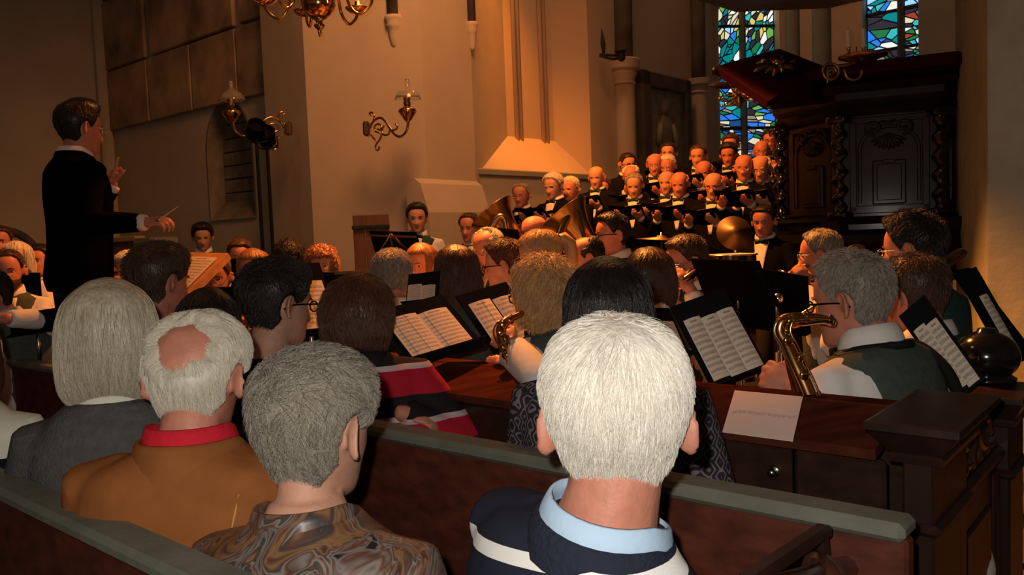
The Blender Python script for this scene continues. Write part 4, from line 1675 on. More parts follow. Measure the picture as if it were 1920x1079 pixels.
def on_facet(P0, ud, px, py):
    nrm = Vector((ud.y, -ud.x, 0))
    d = W(px, py, 1) - CAM
    t = (P0 - CAM).dot(nrm) / d.dot(nrm)
    p = CAM + d * t
    return (p - P0).dot(ud), p.z


uA, _ = on_facet(PA, ux, 1350, 200)
uB, _ = on_facet(PA, ux, 1464, 200)
uE, _ = on_facet(PA, ux, 1482, 200)
um, _ = on_facet(PA, ux, 1402, 160)
_, w1z0 = on_facet(PA, ux, 1400, 294)
_, w1z1 = on_facet(PA, ux, 1400, -70)
_, b1 = on_facet(PA, ux, 1400, 44)
_, b2 = on_facet(PA, ux, 1400, 238)
nx = Vector((ux.y, -ux.x, 0))


def wall_piece(mb, P0, ud, u0, u1, z0, z1, th=.4):
    nrm = Vector((ud.y, -ud.x, 0))
    a, b = P0 + ud * u0, P0 + ud * u1
    mb.prism([a + Vector((0, 0, z0)), b + Vector((0, 0, z0)), b - nrm * th + Vector((0, 0, z0)), a - nrm * th + Vector((0, 0, z0))], (0, 0, z1 - z0))


mb = MB()
for a_, b_, za, zb2 in ((-.05, uA, 0, TOPZ), (uB, uE, 0, TOPZ), (uA, uB, 0, w1z0), (uA, uB, w1z1, TOPZ)):
    wall_piece(mb, PA, ux, a_, b_, za, zb2)
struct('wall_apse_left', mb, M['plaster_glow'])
stained_window('window_1', PA + ux * uA - nx * .16, ux, uB - uA, w1z0, w1z1, um - uA, [b1, b2, (b1 + b2) / 2 + .1], 5, 148, pal1)

# facet with window 2, along the pews
PB = PA + ux * uE
ub = EV
vA, _ = on_facet(PB, ub, 1617, 60)
vB, _ = on_facet(PB, ub, 1722, 60)
vE, _ = on_facet(PB, ub, 1900, 200)
vm, _ = on_facet(PB, ub, 1683, 60)
_, w2z0 = on_facet(PB, ub, 1670, 300)
_, w2z1 = on_facet(PB, ub, 1670, -80)
_, c1 = on_facet(PB, ub, 1670, 16)
_, c2 = on_facet(PB, ub, 1670, 88)
mb = MB()
for a_, b_, za, zb2 in ((-.02, vA, 0, TOPZ), (vA, vB, 0, w2z0), (vA, vB, w2z1, TOPZ)):
    wall_piece(mb, PB, ub, a_, b_, za, zb2)
struct('wall_apse_middle', mb, M['plaster_glow'])
mb = MB()
wall_piece(mb, PB, ub, vB, vE, 0, TOPZ)
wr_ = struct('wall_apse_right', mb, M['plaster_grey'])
stained_window('window_2', PB + ub * vA + Vector((-ub.y, ub.x, 0)) * .16, ub, vB - vA, w2z0, w2z1, vm - vA, [c1, c2, c1 + (c1 - c2)], 9, 110, pal2)
# rounded shafts between the windows
for px, w_ in ((1487, .10), (1541, .13)):
    u_, _ = on_facet(PB, ub, px, 60)
    c = MB()
    c.lathe([(w_, 0), (w_, TOPZ - .01)], 14, 0, PB + ub * max(u_, 0.02) - Vector((-ub.y, ub.x, 0)) * .02)
    struct('column_3', c, M['plaster_grey'], None, True)

# the near pillar on the right
q1, q2, q3 = g2(1832, 5.25, 300), g2(1852, 4.95, 300), g2(2150, 4.3, 300)
mb = MB()
mb.prism([q1, q2, q3, q3 + Vector((.6, 1.4, 0)), q1 + Vector((.35, .9, 0))], (0, 0, TOPZ))
struct('pillar_right', mb, M['column_stone'])
# walls out of the picture close the room
mb = MB()
enbox(mb, 5.7, 6, -4, 16, 0, TOPZ)
struct('wall_right', mb, M['plaster_dark'])
mb = MB()
enbox(mb, -13, 6, -4.3, -4, 0, TOPZ)
struct('wall_behind', mb, M['plaster_dark'])
mb = MB()
enbox(mb, ec - .3, EW - .9, NW + 1.0, NW + 1.3, 0, TOPZ)
struct('wall_far', mb, M['plaster_dark'])

# low door and pale cupboard at the foot of the back wall
d0, d1 = toEN(hit(198, 500, n=NW - .06)).x, toEN(hit(262, 500, n=NW - .06)).x
zd = hit(230, 447, n=NW - .06).z
mb = MB()
enbox(mb, d0, d1, NW - .10, NW - .02, 0, zd - .05, 0, .01)
dr = struct('door_1', mb, M['board_wood'])
mb = MB()
enbox(mb, d0 - .08, d1 + .08, NW - .14, NW, zd - .05, zd + .02, 0, .01)
mb.build('lintel', M['plaster'], dr)
mb = MB()
mb.ball(EN(d1 - .08, NW - .14, .95), .03)
mb.build('door_handle', M['iron'], dr, True)
for q in range(3):
    b_ = MB()
    w_ = (d1 - d0 - .1) / 3
    enbox(b_, d0 + .05 + q * w_ + .006, d0 + .05 + (q + 1) * w_ - .006, NW - .125, NW - .09, .06, zd - .12, 0, .006)
    b_.build('plank', M['board_wood'], dr)
e0, e1 = toEN(hit(266, 500, n=NW - .3)).x, toEN(hit(297, 500, n=NW - .3)).x
zc_ = hit(280, 446, n=NW - .3).z
cb = thing('electric_cupboard', 'small pale grey cupboard on the floor beside the low dark door', 'cupboard', EN((e0 + e1) / 2, NW - .2, 0), PEW_ROT)
mb = MB()
w_ = e1 - e0
mb.box((0, 0, zc_ / 2), (w_, .36, zc_), None, 0, .01)
mb.build('body', M['plaster_grey'], cb)
mb = MB()
mb.box((0, -.19, zc_ / 2), (w_ - .05, .02, zc_ - .08), None, 0, .006)
dd_ = mb.build('cupboard_door', M['plaster_grey'], cb)
mb = MB()
mb.box((w_ * .32, -.21, zc_ * .6), (.02, .03, .10), None, 0, .005)
mb.build('handle', M['steel'], dd_)
# ------------------------------------------------------------------ pulpit
fc = W(1667, 300, 6.2)
vdir = Vector((fc.x, fc.y, 0)).normalized()
APO = .83
PC = Vector((fc.x, fc.y, 0)) + Vector((vdir.x * math.cos(R(4)) , vdir.y, 0)).normalized() * APO
prz = math.atan2(-vdir.y, -vdir.x)         # local +X towards the camera
pul = thing('pulpit', 'dark carved octagonal pulpit with twisted corner columns and red velvet top', 'pulpit', PC, prz)
SIDE = 2 * APO * math.tan(math.pi / 8)
RC = APO / math.cos(math.pi / 8)
zc = lambda y: 1.43 + (413 - y) / F_PX * 6.2


def octa(r, z, off=math.pi / 8, n=8):
    return [Vector((r * math.cos(off + 2 * math.pi * i / n), r * math.sin(off + 2 * math.pi * i / n), z)) for i in range(n)]


Zt, Zp1, Zp0, Zb = zc(122), zc(214), zc(404), zc(470)
mb = MB()
mb.rings([octa(RC * .94, Zp0 - .02), octa(RC * .94, Zp1 + .03)])
mb.build('tub', M['pulpit_panel'], pul)
mb = MB()
prof = [(1.0, Zp1), (1.06, Zp1 + .04), (1.02, Zp1 + .08), (1.07, Zp1 + .12), (1.07, Zp1 + .17), (1.16, Zp1 + .22), (1.12, Zp1 + .25), (1.24, Zp1 + .29), (1.26, Zt - .075)]
mb.rings([octa(RC * a, z) for a, z in prof])
mb.build('cornice', M['pulpit_wood'], pul)
mb = MB()
mb.rings([octa(RC * 1.27, Zt - .085), octa(RC * 1.275, Zt - .05), octa(RC * 1.24, Zt), octa(RC * 1.0, Zt + .01)])
mb.build('velvet_cover', M['velvet'], pul, 40)
mb = MB()
prof = [(1.06, Zp0 + .0), (1.12, Zp0 - .03), (1.05, Zp0 - .06), (1.05, Zp0 - .10), (1.16, Zp0 - .14), (1.18, Zp0 - .19), (1.05, Zb), (.80, Zb - .16), (.42, Zb - .34), (.30, Zb - .50), (.30, .30), (.55, .12), (.60, 0)]
mb.rings([octa(RC * a, z) for a, z in prof[::-1]])
mb.build('base_moulding', M['pulpit_wood'], pul)
# brackets under the corners
for i in range(8):
    a = math.pi / 8 + 2 * math.pi * i / 8
    c = Vector((math.cos(a), math.sin(a), 0))
    t = Vector((-c.y, c.x, 0))
    mb = MB()
    prf = [(RC * .98, Zp0 - .02), (RC * 1.22, Zp0 - .03), (RC * 1.20, Zp0 - .09), (RC * 1.14, Zp0 - .15), (RC * 1.18, Zp0 - .22), (RC * 1.24, Zp0 - .27), (RC * 1.10, Zp0 - .30), (RC * .98, Zp0 - .33)]
    mb.prism([c * r - t * .07 + Vector((0, 0, z)) for r, z in prf], t * .14)
    mb.build('bracket', M['pulpit_wood'], pul)
    # twisted column
    mb = MB()
    base = c * (RC * 1.005)
    n_, m_ = 12, 44
    rg = []
    for k in range(m_ + 1):
        z = Zp0 + .03 + (Zp1 - Zp0 - .06) * k / m_
        ph = k / m_ * 2 * math.pi * 5.0
        f = min(1, min(k, m_ - k) / 5)
        rg.append([base + Vector((math.cos(2 * math.pi * j / n_) * .045 + .020 * f * math.cos(ph), math.sin(2 * math.pi * j / n_) * .045 + .020 * f * math.sin(ph), z)) for j in range(n_)])
    mb.rings(rg)
    mb.box(base + Vector((0, 0, Zp0 + .015)), (.15, .15, .05), Matrix.Rotation(a, 3, 'Z'), 0, .01)
    mb.box(base + Vector((0, 0, Zp1 - .02)), (.15, .15, .06), Matrix.Rotation(a, 3, 'Z'), 0, .01)
    mb.build('twisted_column', M['black_lacquer'], pul, 50)
# panels with arch, shell ornament and raised field
for i in range(8):
    a = 2 * math.pi * i / 8
    rot = Matrix.Rotation(a, 3, 'Z')

    def pp(x, z, o=0):
        return rot @ Vector((APO * .94 + o, x, z))
    hw_, h_ = SIDE * .40, Zp1 - Zp0
    if i in (3, 4, 5):
        continue
    mb = MB()
    for (x0, x1, z0, z1) in ((-hw_, -hw_ + .05, .03, h_ - .03), (hw_ - .05, hw_, .03, h_ - .03), (-hw_, hw_, .02, .08), (-hw_, hw_, h_ - .06, h_ - .01)):
        mb.box(pp((x0 + x1) / 2, Zp0 + (z0 + z1) / 2, .012), (.03, x1 - x0, z1 - z0), rot, 0, .006)
    ah = hw_ * .74
    za = Zp0 + h_ * .66
    pts = [pp(-ah, Zp0 + .10, .012)] + [pp(-ah * math.cos(t), za + (Zp1 - .09 - za) * math.sin(t), .012) for t in np.linspace(0, math.pi, 13)] + [pp(ah, Zp0 + .10, .012)]
    mb.tube(pts, .014, 6)
    fr = mb.build('panel_frame', M['pulpit_panel'], pul)
    mb = MB()
    mb.box(pp(0, Zp0 + h_ * .33, .010), (.03, ah * 1.15, h_ * .44), rot, 0, .01)
    mb.box(pp(0, Zp0 + h_ * .33, .018), (.03, ah * .85, h_ * .36), rot, 0, .006)
    mb.box(pp(0, Zp0 + h_ * .535, .024), (.03, ah * .45, .03), rot, 0, .006)
    mb.build('raised_field', M['pulpit_panel'], pul)
    mb = MB()
    zo = Zp0 + h_ * .74
    for k in range(9):
        t = R(-150 + 120 * k / 8)
        mb.tube([pp(0, zo + .05, .015), pp(.10 * math.cos(t), zo + .06 + .10 * math.sin(t), .024), pp(.13 * math.cos(t), zo + .06 + .12 * math.sin(t), .012)], [.008, .017, .010], 6, 0, True)
    for sx in (-1, 1):
        sp = [pp(sx * (.10 + .06 * math.cos(t) * (1 - t / 9)), zo + .10 + .05 * math.sin(t) * (1 - t / 9), .02) for t in np.linspace(-1.5, 6, 16)]
        mb.tube(sp, .014, 6, 0, True)
    mb.tube([pp(-.05, zo + .15, .02), pp(0, zo + .13, .03), pp(.05, zo + .15, .02)], [.010, .014, .010], 6, 0, True)
    mb.build('shell_ornament', M['pulpit_wood'], pul, True)

# lectern board on the pulpit rim
ldir = Vector((-math.sin(R(32)), -math.cos(R(32)), 0))
tip = W(1440, 196, 5.85)
lw = [W(1343, 126, 6.05), W(1462, 92, 6.75), W(1549, 126, 6.55), W(1440, 190, 5.8)]
lec = thing('lectern_board', 'red velvet book board with carved rose leaning out over the pulpit rim', 'lectern', lw[3])
nrm = (lw[2] - lw[0]).cross(lw[1] - lw[3]).normalized()
if nrm.z < 0:
    nrm = -nrm
L0 = lw[3]
vis = nrm if nrm.dot(CAM - L0) > 0 else -nrm
nrm = -vis
mb = MB()
mb.prism([q - L0 for q in lw], -vis * .05)
mb.build('board', M['velvet'], lec)
mb = MB()
for i in (0, 1):
    a, b = lw[i] - L0 + nrm * .03, lw[i + 1] - L0 + nrm * .03
    mb.tube([a, b], .03, 8, 0, True)
mb.build('edge_moulding', M['pulpit_wood'], lec, True)
mb = MB()
ce = sum(lw, Vector()) / 4 - L0
dx, dy = (lw[2] - lw[0]).normalized(), (lw[1] - lw[3]).normalized()
for k in range(12):
    t = 2 * math.pi * k / 12
    r = .17 if k % 2 else .11
    q = ce - nrm * .02 + dx * (r * math.cos(t)) + dy * (r * .8 * math.sin(t))
    mb.tube([ce - nrm * .04, q - nrm * .03, q + dx * .05 * math.cos(t) + dy * .04 * math.sin(t)], [.02, .032, .012], 7, 0, True)
mb.ball(ce - nrm * .05, (.06, .06, .05))
mb.build('carved_rose', M['brass_dark'], lec, True)
mb = MB()
for k in range(14):
    q = lw[2].lerp(lw[2] - Vector((0, 0, .28)), k / 13) - L0 + Vector((.0, 0, 0))
    mb.tube([q, q + Vector((.012, -.02, -.03))], [.010, .006], 6)
mb.build('gold_fringe', M['brass'], lec, True)
mb = MB()
mb.prism([lw[3] - L0, lw[2] - L0, lw[2] - L0 - Vector((0, 0, .28)), lw[3] - L0 + Vector((.03, .03, -.05))], (.02, .03, 0))
mb.build('velvet_drop', M['velvet'], lec)
mb = MB()
mb.tube([ce - nrm * .03, ce + Vector((.25, .35, -.10)), ce + Vector((.55, .60, -.30))], [.05, .06, .05], 8)
mb.build('bracket', M['pulpit_wood'], lec, True)

# sounding board above
sb = thing('sounding_board', 'dark octagonal sounding board hanging above the pulpit at the top edge', 'canopy', W(1545, -54, 6.6))
mb = MB()
cen = Vector((0, 0, .16))
mb.rings([octa(r, z) for r, z in ((.90, -.02), (1.12, -.03), (1.16, .03), (1.13, .06), (1.22, .12), (1.22, .20), (.75, .34), (.15, .55))])
mb.build('board', M['pulpit_wood'], sb)
mb = MB()
mb.tube([(0, 0, .5), (0, 0, 5.8)], .02, 8)
mb.build('hanging_rod', M['iron'], sb)

# candle tray on the pulpit
cd = W(1603, 108, 5.75)
tr = thing('candle_tray', 'wrought candle arm with round tray fixed to the pulpit rim', 'candle holder', W(1560, 135, 5.85))
o_ = tr.location
tz = W(1618, 107, 5.75)
mb = MB()
mb.lathe([(.02, -.035), (.10, -.02), (.16, 0), (.165, .012), (.155, .006), (.01, .0)], 24, 0, tz - o_)
mb.build('tray', M['brass_dark'], tr, True)
mb = MB()
for (px, r_, a0, a1) in ((1558, 15, .2, 6.6), (1600, 16, 3.0, 6.4)):
    c = W(px, 134, 5.8) - o_
    r = r_ / F_PX * 5.8
    mb.tube([c + RT * (r * math.cos(t)) - UP * (r * math.sin(t) * -1) for t in np.linspace(a0, a1, 22)], .010, 7, 0, True)
c = W(1558, 134, 5.8) - o_
mb.tube([c + RT * (.035 * math.cos(t) * (1 - t / 12)) + UP * (.035 * math.sin(t) * (1 - t / 12)) for t in np.linspace(0, 9, 24)], .008, 6, 0, True)
mb.tube([W(1552, 154, 5.8) - o_, W(1552, 128, 5.8) - o_, W(1590, 122, 5.8) - o_, W(1618, 112, 5.78) - o_], .009, 7, 0, True)
mb.build('scroll_arm', M['brass_dark'], tr, True)
mb = MB()
sp = W(1606, 107, 5.72) - o_
mb.lathe([(.012, 0), (.005, .01), (.004, .07)], 8, 0, sp)
mb.build('spike', M['brass'], tr, True)
for px, ytop, nm in ((1590, 57, 'left of the two white candles standing on the pulpit tray'), (1618, 54, 'right of the two white candles standing on the pulpit tray')):
    b = W(px + 1, 106, 5.75)
    t = W(px, ytop, 5.75)
    cn = thing('candle', nm, 'candle', b)
    mb = MB()
    mb.lathe([(.022, 0), (.024, .01), (.012, .02), (.016, .04), (.012, .055), (.02, .062)], 12)
    mb.build('candle_cup', M['brass'], cn, True)
    mb = MB()
    h = (t - b).length
    mb.lathe([(.0145, .055), (.0145, h - .004), (.010, h)], 14)
    ca = mb.build('wax', M['candle'], cn, 40)
    mb = MB()
    mb.tube([(0, 0, h - .004), (.001, 0, h + .012)], .0015, 5)
    mb.build('wick', M['iron'], ca)

# branched light behind the lectern
br = thing('branch_lamp', 'dark spiky branched candelabrum beneath the lectern board in front of the stained glass', 'candelabrum', W(1385, 172, 6.9))
mb = MB()
rr_ = random.Random(3)
for k in range(16):
    t = 2 * math.pi * k / 16
    q = Vector((.16 * math.cos(t), .16 * math.sin(t), rr_.uniform(-.10, .08)))
    mb.tube([Vector((0, 0, -.02)), q * .6 + Vector((0, 0, -.05)), q], [.010, .008, .004], 6, 0, True)
    mb.ball(q, .014, None, 8, 5)
mb.lathe([(.01, -.14), (.04, -.08), (.025, -.03), (.05, .02), (.012, .08)], 12)
mb.build('branches', M['brass_dark'], br, True)
mb = MB()
mb.tube([W(1330, 161, 6.9) - br.location, W(1345, 160, 6.9) - br.location, W(1480, 158, 6.9) - br.location], [.008, .028, .022], 8, 0, True)
mb.build('arm', M['pulpit_wood'], br, True)

# iron candle arm on the first capital
ic = thing('iron_candle_arm', 'black iron candle arm with tall spike on the first column capital', 'sconce', W(1165, 106, 9.6))
o_ = ic.location
mb = MB()
for dy in (0, 7):
    mb.tube([W(1126, 102 + dy * .5, 9.5) - o_, W(1150, 104 + dy, 9.5) - o_, W(1168, 101 + dy, 9.6) - o_], .016, 7, 0, True)
mb.build('arm', M['iron'], ic, True)
mb = MB()
mb.tube([W(1132, 104, 9.5) - o_, W(1131, 84, 9.5) - o_, W(1130, 77, 9.5) - o_, W(1128, 54, 9.5) - o_], [.012, .030, .026, .004], 8, 0, True)
mb.build('spike', M['iron'], ic, True)
mb = MB()
mb.ball(W(1163, 96, 9.55) - o_, (.07, .07, .03))
mb.ball(W(1165, 106, 9.55) - o_, (.05, .05, .06))
mb.build('drip_cup', M['iron'], ic, True)


# ------------------------------------------------------------------ brass wall lamps
def scroll(c, r0, r1, a0, a1, n, ax, ay):
    return [c + ax * ((r0 + (r1 - r0) * i / (n - 1)) * math.cos(a0 + (a1 - a0) * i / (n - 1))) + ay * ((r0 + (r1 - r0) * i / (n - 1)) * math.sin(a0 + (a1 - a0) * i / (n - 1))) for i in range(n)]


def wall_lamp(label, plate, d, sgn, lampx, lampy, shade_y):
    root = thing('wall_lamp', label, 'wall lamp', W(*plate, d))
    o = root.location
    P = lambda x, y: W(plate[0] + sgn * x, plate[1] + y, d - .25 * abs(x) / 75) - o
    mb = MB()
    c = P(0, 0)
    mb.box(c, (.06, .10, .13), None, 0, .015)
    mb.build('wall_plate', M['brass_dark'], root)
    k = 1.0
    mb = MB()
    # the S-shaped arm and its scrolls, laid out in lamp pixels from the plate
    arm = smooth_path([P(6, -2), P(12, -14), P(24, -21), P(34, -15), P(42, -3), P(53, 11), P(64, 14), P(74, 4), P(77, -9), P(77, -14)], 5)
    mb.tube(arm, .0115, 8, 0, True)
    mb.build('arm', M['brass'], root, True)
    mb = MB()
    for pts in ([P(12, -14), P(14, -24), P(10, -31), P(5, -29), P(8, -25)], [P(40, -4), P(46, 2), P(54, 1), P(57, -4), P(54, -9)],
                [P(24, 8), P(15, 4), P(15, -6), P(23, -9), P(28, -3), P(24, 2), P(20, 0)], [P(44, 0), P(40, 10), P(32, 11), P(28, 4), P(32, -6)],
                [P(28, 10), P(24, 20), P(17, 30), P(17, 38), P(22, 39), P(23, 33)], [P(4, 4), P(10, 14), P(17, 22)]):
        mb.tube(smooth_path(pts, 5), .009, 7, 0, True)
    mb.build('scrollwork', M['brass'], root, True)
    L = P(77, -14)
    px2m = d / F_PX
    hgt = (plate[1] + -14 - lampy)
    mb = MB()
    q = W(lampx, lampy, d - .25) - o
    rb = 17 * px2m
    mb.lathe([(.006, -rb * 1.25), (.010, -rb * 1.1), (rb * .45, -rb * .75), (rb * .92, -rb * .05), (rb, rb * .10), (rb * .9, rb * .35), (rb * .5, rb * .55), (rb * .32, rb * .8)], 24, 0, q)
    mb.build('oil_font', M['brass'], root, True)
    mb = MB()
    mb.lathe([(rb * .36, rb * .75), (rb * .42, rb * 1.0), (rb * .30, rb * 1.25), (rb * .42, rb * 1.45), (rb * .16, rb * 1.75)], 16, 0, q)
    mb.build('burner', M['brass_dark'], root, True)
    s = W(lampx, shade_y, d - .25) - o
    mb = MB()
    mb.lathe([(24 * px2m, -13 * px2m), (22 * px2m, -7 * px2m), (17 * px2m, 0), (9 * px2m, 5 * px2m), (4.5 * px2m, 8 * px2m), (4 * px2m, 18 * px2m), (4 * px2m, 22 * px2m),
              (3.6 * px2m, 22 * px2m), (3.6 * px2m, 18 * px2m), (4.1 * px2m, 7.6 * px2m), (8.6 * px2m, 4.5 * px2m), (16.5 * px2m, -.6 * px2m), (21.4 * px2m, -7.4 * px2m), (23.4 * px2m, -13 * px2m), (24 * px2m, -13 * px2m)], 28, 0, s, None, False)
    mb.build('glass_shade', M['glass_shade'], root, True)
    return root


wall_lamp('brass scroll oil lamp with clear glass shade on the middle of the big pier', (688, 242), 7.35, 1, 764, 211, 172)
wall_lamp('brass scroll oil lamp on the left face of the pier in front of the niche', (541, 241), 7.9, -1.35, 434, 214, 175)

# ------------------------------------------------------------------ chandelier
ch = thing('chandelier', 'polished brass ball chandelier cut off by the top edge', 'chandelier', W(597, 10, 5.0))
mb = MB()
mb.ball((0, 0, .02), (.103, .103, .105), None, 28, 16)
mb.build('globe', M['brass'], ch, True)
mb = MB()
mb.lathe([(.004, -.19), (.012, -.165), (.010, -.15), (.030, -.13), (.034, -.118), (.018, -.105), (.024, -.09), (.05, -.075)], 18)
mb.build('finial', M['brass'], ch, True)
mb = MB()
mb.lathe([(.06, .11), (.03, .15), (.05, .22), (.03, .3), (.06, .42), (.025, .55), (.02, .8)], 18)
mb.tube([(0, 0, .75), (0, 0, 6.1)], .012, 8)
mb.build('stem', M['brass'], ch, True)
for k in range(6):
    a = R(-4 + 60 * k)
    dv = Vector((math.cos(a), math.sin(a), 0))
    p = lambda r, z: dv * r + Vector((0, 0, z))
    mb = MB()
    mb.tube(smooth_path([p(.03, .28), p(.10, .25), p(.165, .10), p(.19, -.01), p(.25, -.065), p(.315, -.02), p(.335, .03)], 6), .0095, 8, 0, True)
    ar = mb.build('arm', M['brass'], ch, True)
    mb = MB()
    mb.lathe([(.012, .015), (.05, .025), (.075, .045), (.078, .052), (.05, .036), (.018, .040), (.016, .09), (.012, .09), (.012, .045)], 18, 0, p(.335, 0))
    mb.build('drip_pan', M['brass'], ar, True)
    mb = MB()
    mb.lathe([(.011, .085), (.011, .30), (.007, .31)], 12, 0, p(.335, 0))
    mb.build('candle', M['candle'], ar, 40)

# ------------------------------------------------------------------ floodlights on poles beside the niche
for i, (px, py, pb, lab) in enumerate(((480, 250, 520, 'left of two dark floodlights on thin poles beside the niche'), (500, 262, 500, 'right of two dark floodlights on thin poles beside the niche'))):
    t = W(px, py, 7.55 + .12 * i)
    fl = thing('floodlight', lab, 'floodlight', Vector((t.x, t.y, 0)), R(30 - 20 * i), 'floodlights on poles')
    z = t.z
    mb = MB()
    mb.tube([(0, 0, .5), (0, 0, z - .05)], .016, 8)
    mb.tube([(0, 0, .45), (0, 0, 1.3)], .022, 8)
    mb.build('pole', M['black_metal'], fl)
    for k in range(3):
        a = 2 * math.pi * k / 3
        mb = MB()
        mb.tube([(0, 0, .95), (.42 * math.cos(a), .42 * math.sin(a), .012)], .011, 7)
        mb.build('leg', M['black_metal'], fl)
    mb = MB()
    rot = Matrix.Rotation(R(-25), 3, 'X')
    mb.lathe([(.05, -.09), (.075, -.06), (.08, .06), (.085, .09), (.07, .085), (.06, .05)], 18, 0, (0, .02, z + .02), rot @ Matrix.Rotation(R(80), 3, 'X'))
    mb.build('lamp_head', M['black_matte'], fl, 40)
    mb = MB()
    mb.tube([(-.095, .02, z + .03), (-.095, 0, z - .07), (0, 0, z - .09), (.095, 0, z - .07), (.095, .02, z + .03)], .008, 7)
    mb.build('yoke', M['black_metal'], fl)

# ------------------------------------------------------------------ tall wooden board leaning at the pier
bd = thing('board_cupboard', 'narrow brown plank board with a dark rail standing against the big pier', 'board', Vector((W(697, 450, 7.1).x, W(697, 450, 7.1).y, 0)), R(2))
zt_ = W(697, 403, 7.1).z
w_ = 68 / F_PX * 7.1
for k in range(3):
    mb = MB()
    mb.box((-w_ / 2 + w_ * (k + .5) / 3, 0, zt_ / 2), (w_ / 3 - .006, .03, zt_), None, 0, .005)
    mb.build('plank', M['board_wood'], bd)
mb = MB()
mb.box((0, -.025, zt_ - .105), (w_ + .01, .03, .035), None, 0, .006)
mb.box((0, -.025, zt_ - .9), (w_ + .01, .03, .035), None, 0, .006)
mb.build('rail', M['iron'], bd)

# ------------------------------------------------------------------ pews
def pew_box(parent, name, e0, e1, n0, n1, z0, z1, m, ch=.006):
    mb_ = MB()
    enbox(mb_, e0, e1, n0, n1, z0, z1, 0, ch)
    return mb_.build(name, m, parent)


EEND = -.44
EFAR = -6.2
nA, nB = .635, 1.415


def pew(label, n0, zt, e0=EFAR, e1=EEND - .02):
    r = thing('pew', label, 'pew', (0, 0, 0), 0)
    pew_box(r, 'backrest', e0, e1, n0 - .042, n0 - .004, .10, zt - .03, M['pew_wood'])
    pew_box(r, 'top_rail', e0, e1, n0 - .062, n0 + .014, zt - .032, zt, M['pew_rail'], .010)
    pew_box(r, 'seat', e0, e1, n0 + .0, n0 + .40, .425, .46, M['pew_dark'])
    pew_box(r, 'seat_front', e0, e1, n0 + .34, n0 + .365, .02, .425, M['pew_dark'])
    pew_box(r, 'bottom_rail', e0, e1, n0 - .06, n0 + .0, .0, .12, M['pew_dark'])
    return r


pewA = pew('nearest pew in which the white-haired man and his neighbours sit', nA, .952)
pewB = pew('second pew with the dark-haired listeners, its back facing the front row', nB, .95, e1=-.365)
# the slight lip on the back of the second pew and a small pale spot
mb = MB()
pt = hit(1548, 962, n=nB - .044)
mb.ball(pt, (.004, .004, .004))
mb.build('pale_spot', M['candle'], pewB)
# book desk in front of the second pew
nC0, nC1, zC0, zC1 = 1.765, 1.985, .955, 1.006
dk = thing('pew_desk', 'long sloping wooden book desk in front of the second pew', 'desk')
mb = MB()
mb.prism([EN(EFAR, nC0, zC0 - .022), EN(EFAR, nC0, zC0), EN(EFAR, nC1 - .03, zC1), EN(EFAR, nC1 - .03, zC1 - .022)], EV * (EEND - .09 - EFAR))
mb.build('sloping_top', M['desk_top'], dk)
pew_box(dk, 'ledge', EFAR, EEND - .08, nC1 - .03, nC1 + .045, zC1 - .02, zC1 + .004, M['desk_top'])
pew_box(dk, 'front_board', EFAR, EEND - .08, nC1 - .01, nC1 + .02, .05, zC1 - .02, M['pew_dark'])
# boarded front under the desk, with doors and little knobs
edges = [EFAR, -4.6, -3.6, -2.75, toEN(hit(1262, 860, n=nC0 + .05)).x, toEN(hit(1487, 880, n=nC0 + .05)).x, EEND - .08]
for i in range(len(edges) - 1):
    o_ = pew_box(dk, 'cupboard_panel', edges[i] + .004, edges[i + 1] - .004, nC0 + .045, nC0 + .07, .10, zC0 - .035, M['pew_dark'], .008)
    if i in (3, 4):
        pk = hit(1447, 887, n=nC0 + .03) if i == 4 else hit(968, 792, n=nC0 + .03)
        mb = MB()
        mb.ball(pk, (.011, .011, .011), None, 10, 7)
        mb.lathe([(.016, 0), (.014, .006), (.006, .008)], 12, 0, pk + NV * .018, frame_z(-NV))
        mb.build('knob', M['steel'], o_, True)
# reserved card lying on the desk
cA, cB, cC, cD = (1378, 736), (1506, 748), (1487, 832), (1355, 814)


def on_desk(px, py):
    p0, p1_, p2_ = EN(0, nC0, zC0), EN(1, nC0, zC0), EN(0, nC1 - .03, zC1)
    nn = (p1_ - p0).cross(p2_ - p0).normalized()
    d = W(px, py, 1) - CAM
    return CAM + d * ((p0 - CAM).dot(nn) / d.dot(nn)) + nn * (.004 if nn.z > 0 else -.004), nn if nn.z > 0 else -nn


qs = [on_desk(*c)[0] for c in (cD, cC, cB, cA)]
nn = on_desk(*cA)[1]
mb = MB()
mb.prism(qs, nn * .0015)
card = mb.build('reserved_card', M['paper_note'])
tag(card, 'pink-white card with faint handwriting lying on the pew desk', 'card')
tx = bpy.data.curves.new('handwriting', 'FONT')
tx.body = 'gereserveerd'
tx.size = .030
tx.shear = .35
tx.space_character = .92
tx.extrude = 0
to = bpy.data.objects.new('handwriting', tx)
xd = (qs[1] - qs[0]).normalized()
yd = nn.cross(xd).normalized()
pos, _ = on_desk(1374, 777)
pos = pos + nn * .0022
to.matrix_world = Matrix(((xd.x, yd.x, nn.x, pos.x), (xd.y, yd.y, nn.y, pos.y), (xd.z, yd.z, nn.z, pos.z), (0, 0, 0, 1)))
tx.materials.append(M['ink'])
COL.objects.link(to)
hm_ = bpy.data.meshes.new_from_object(to.evaluated_get(bpy.context.evaluated_depsgraph_get()))
hm_.transform(to.matrix_world)
bpy.data.objects.remove(to)
obj('handwriting', hm_, card)


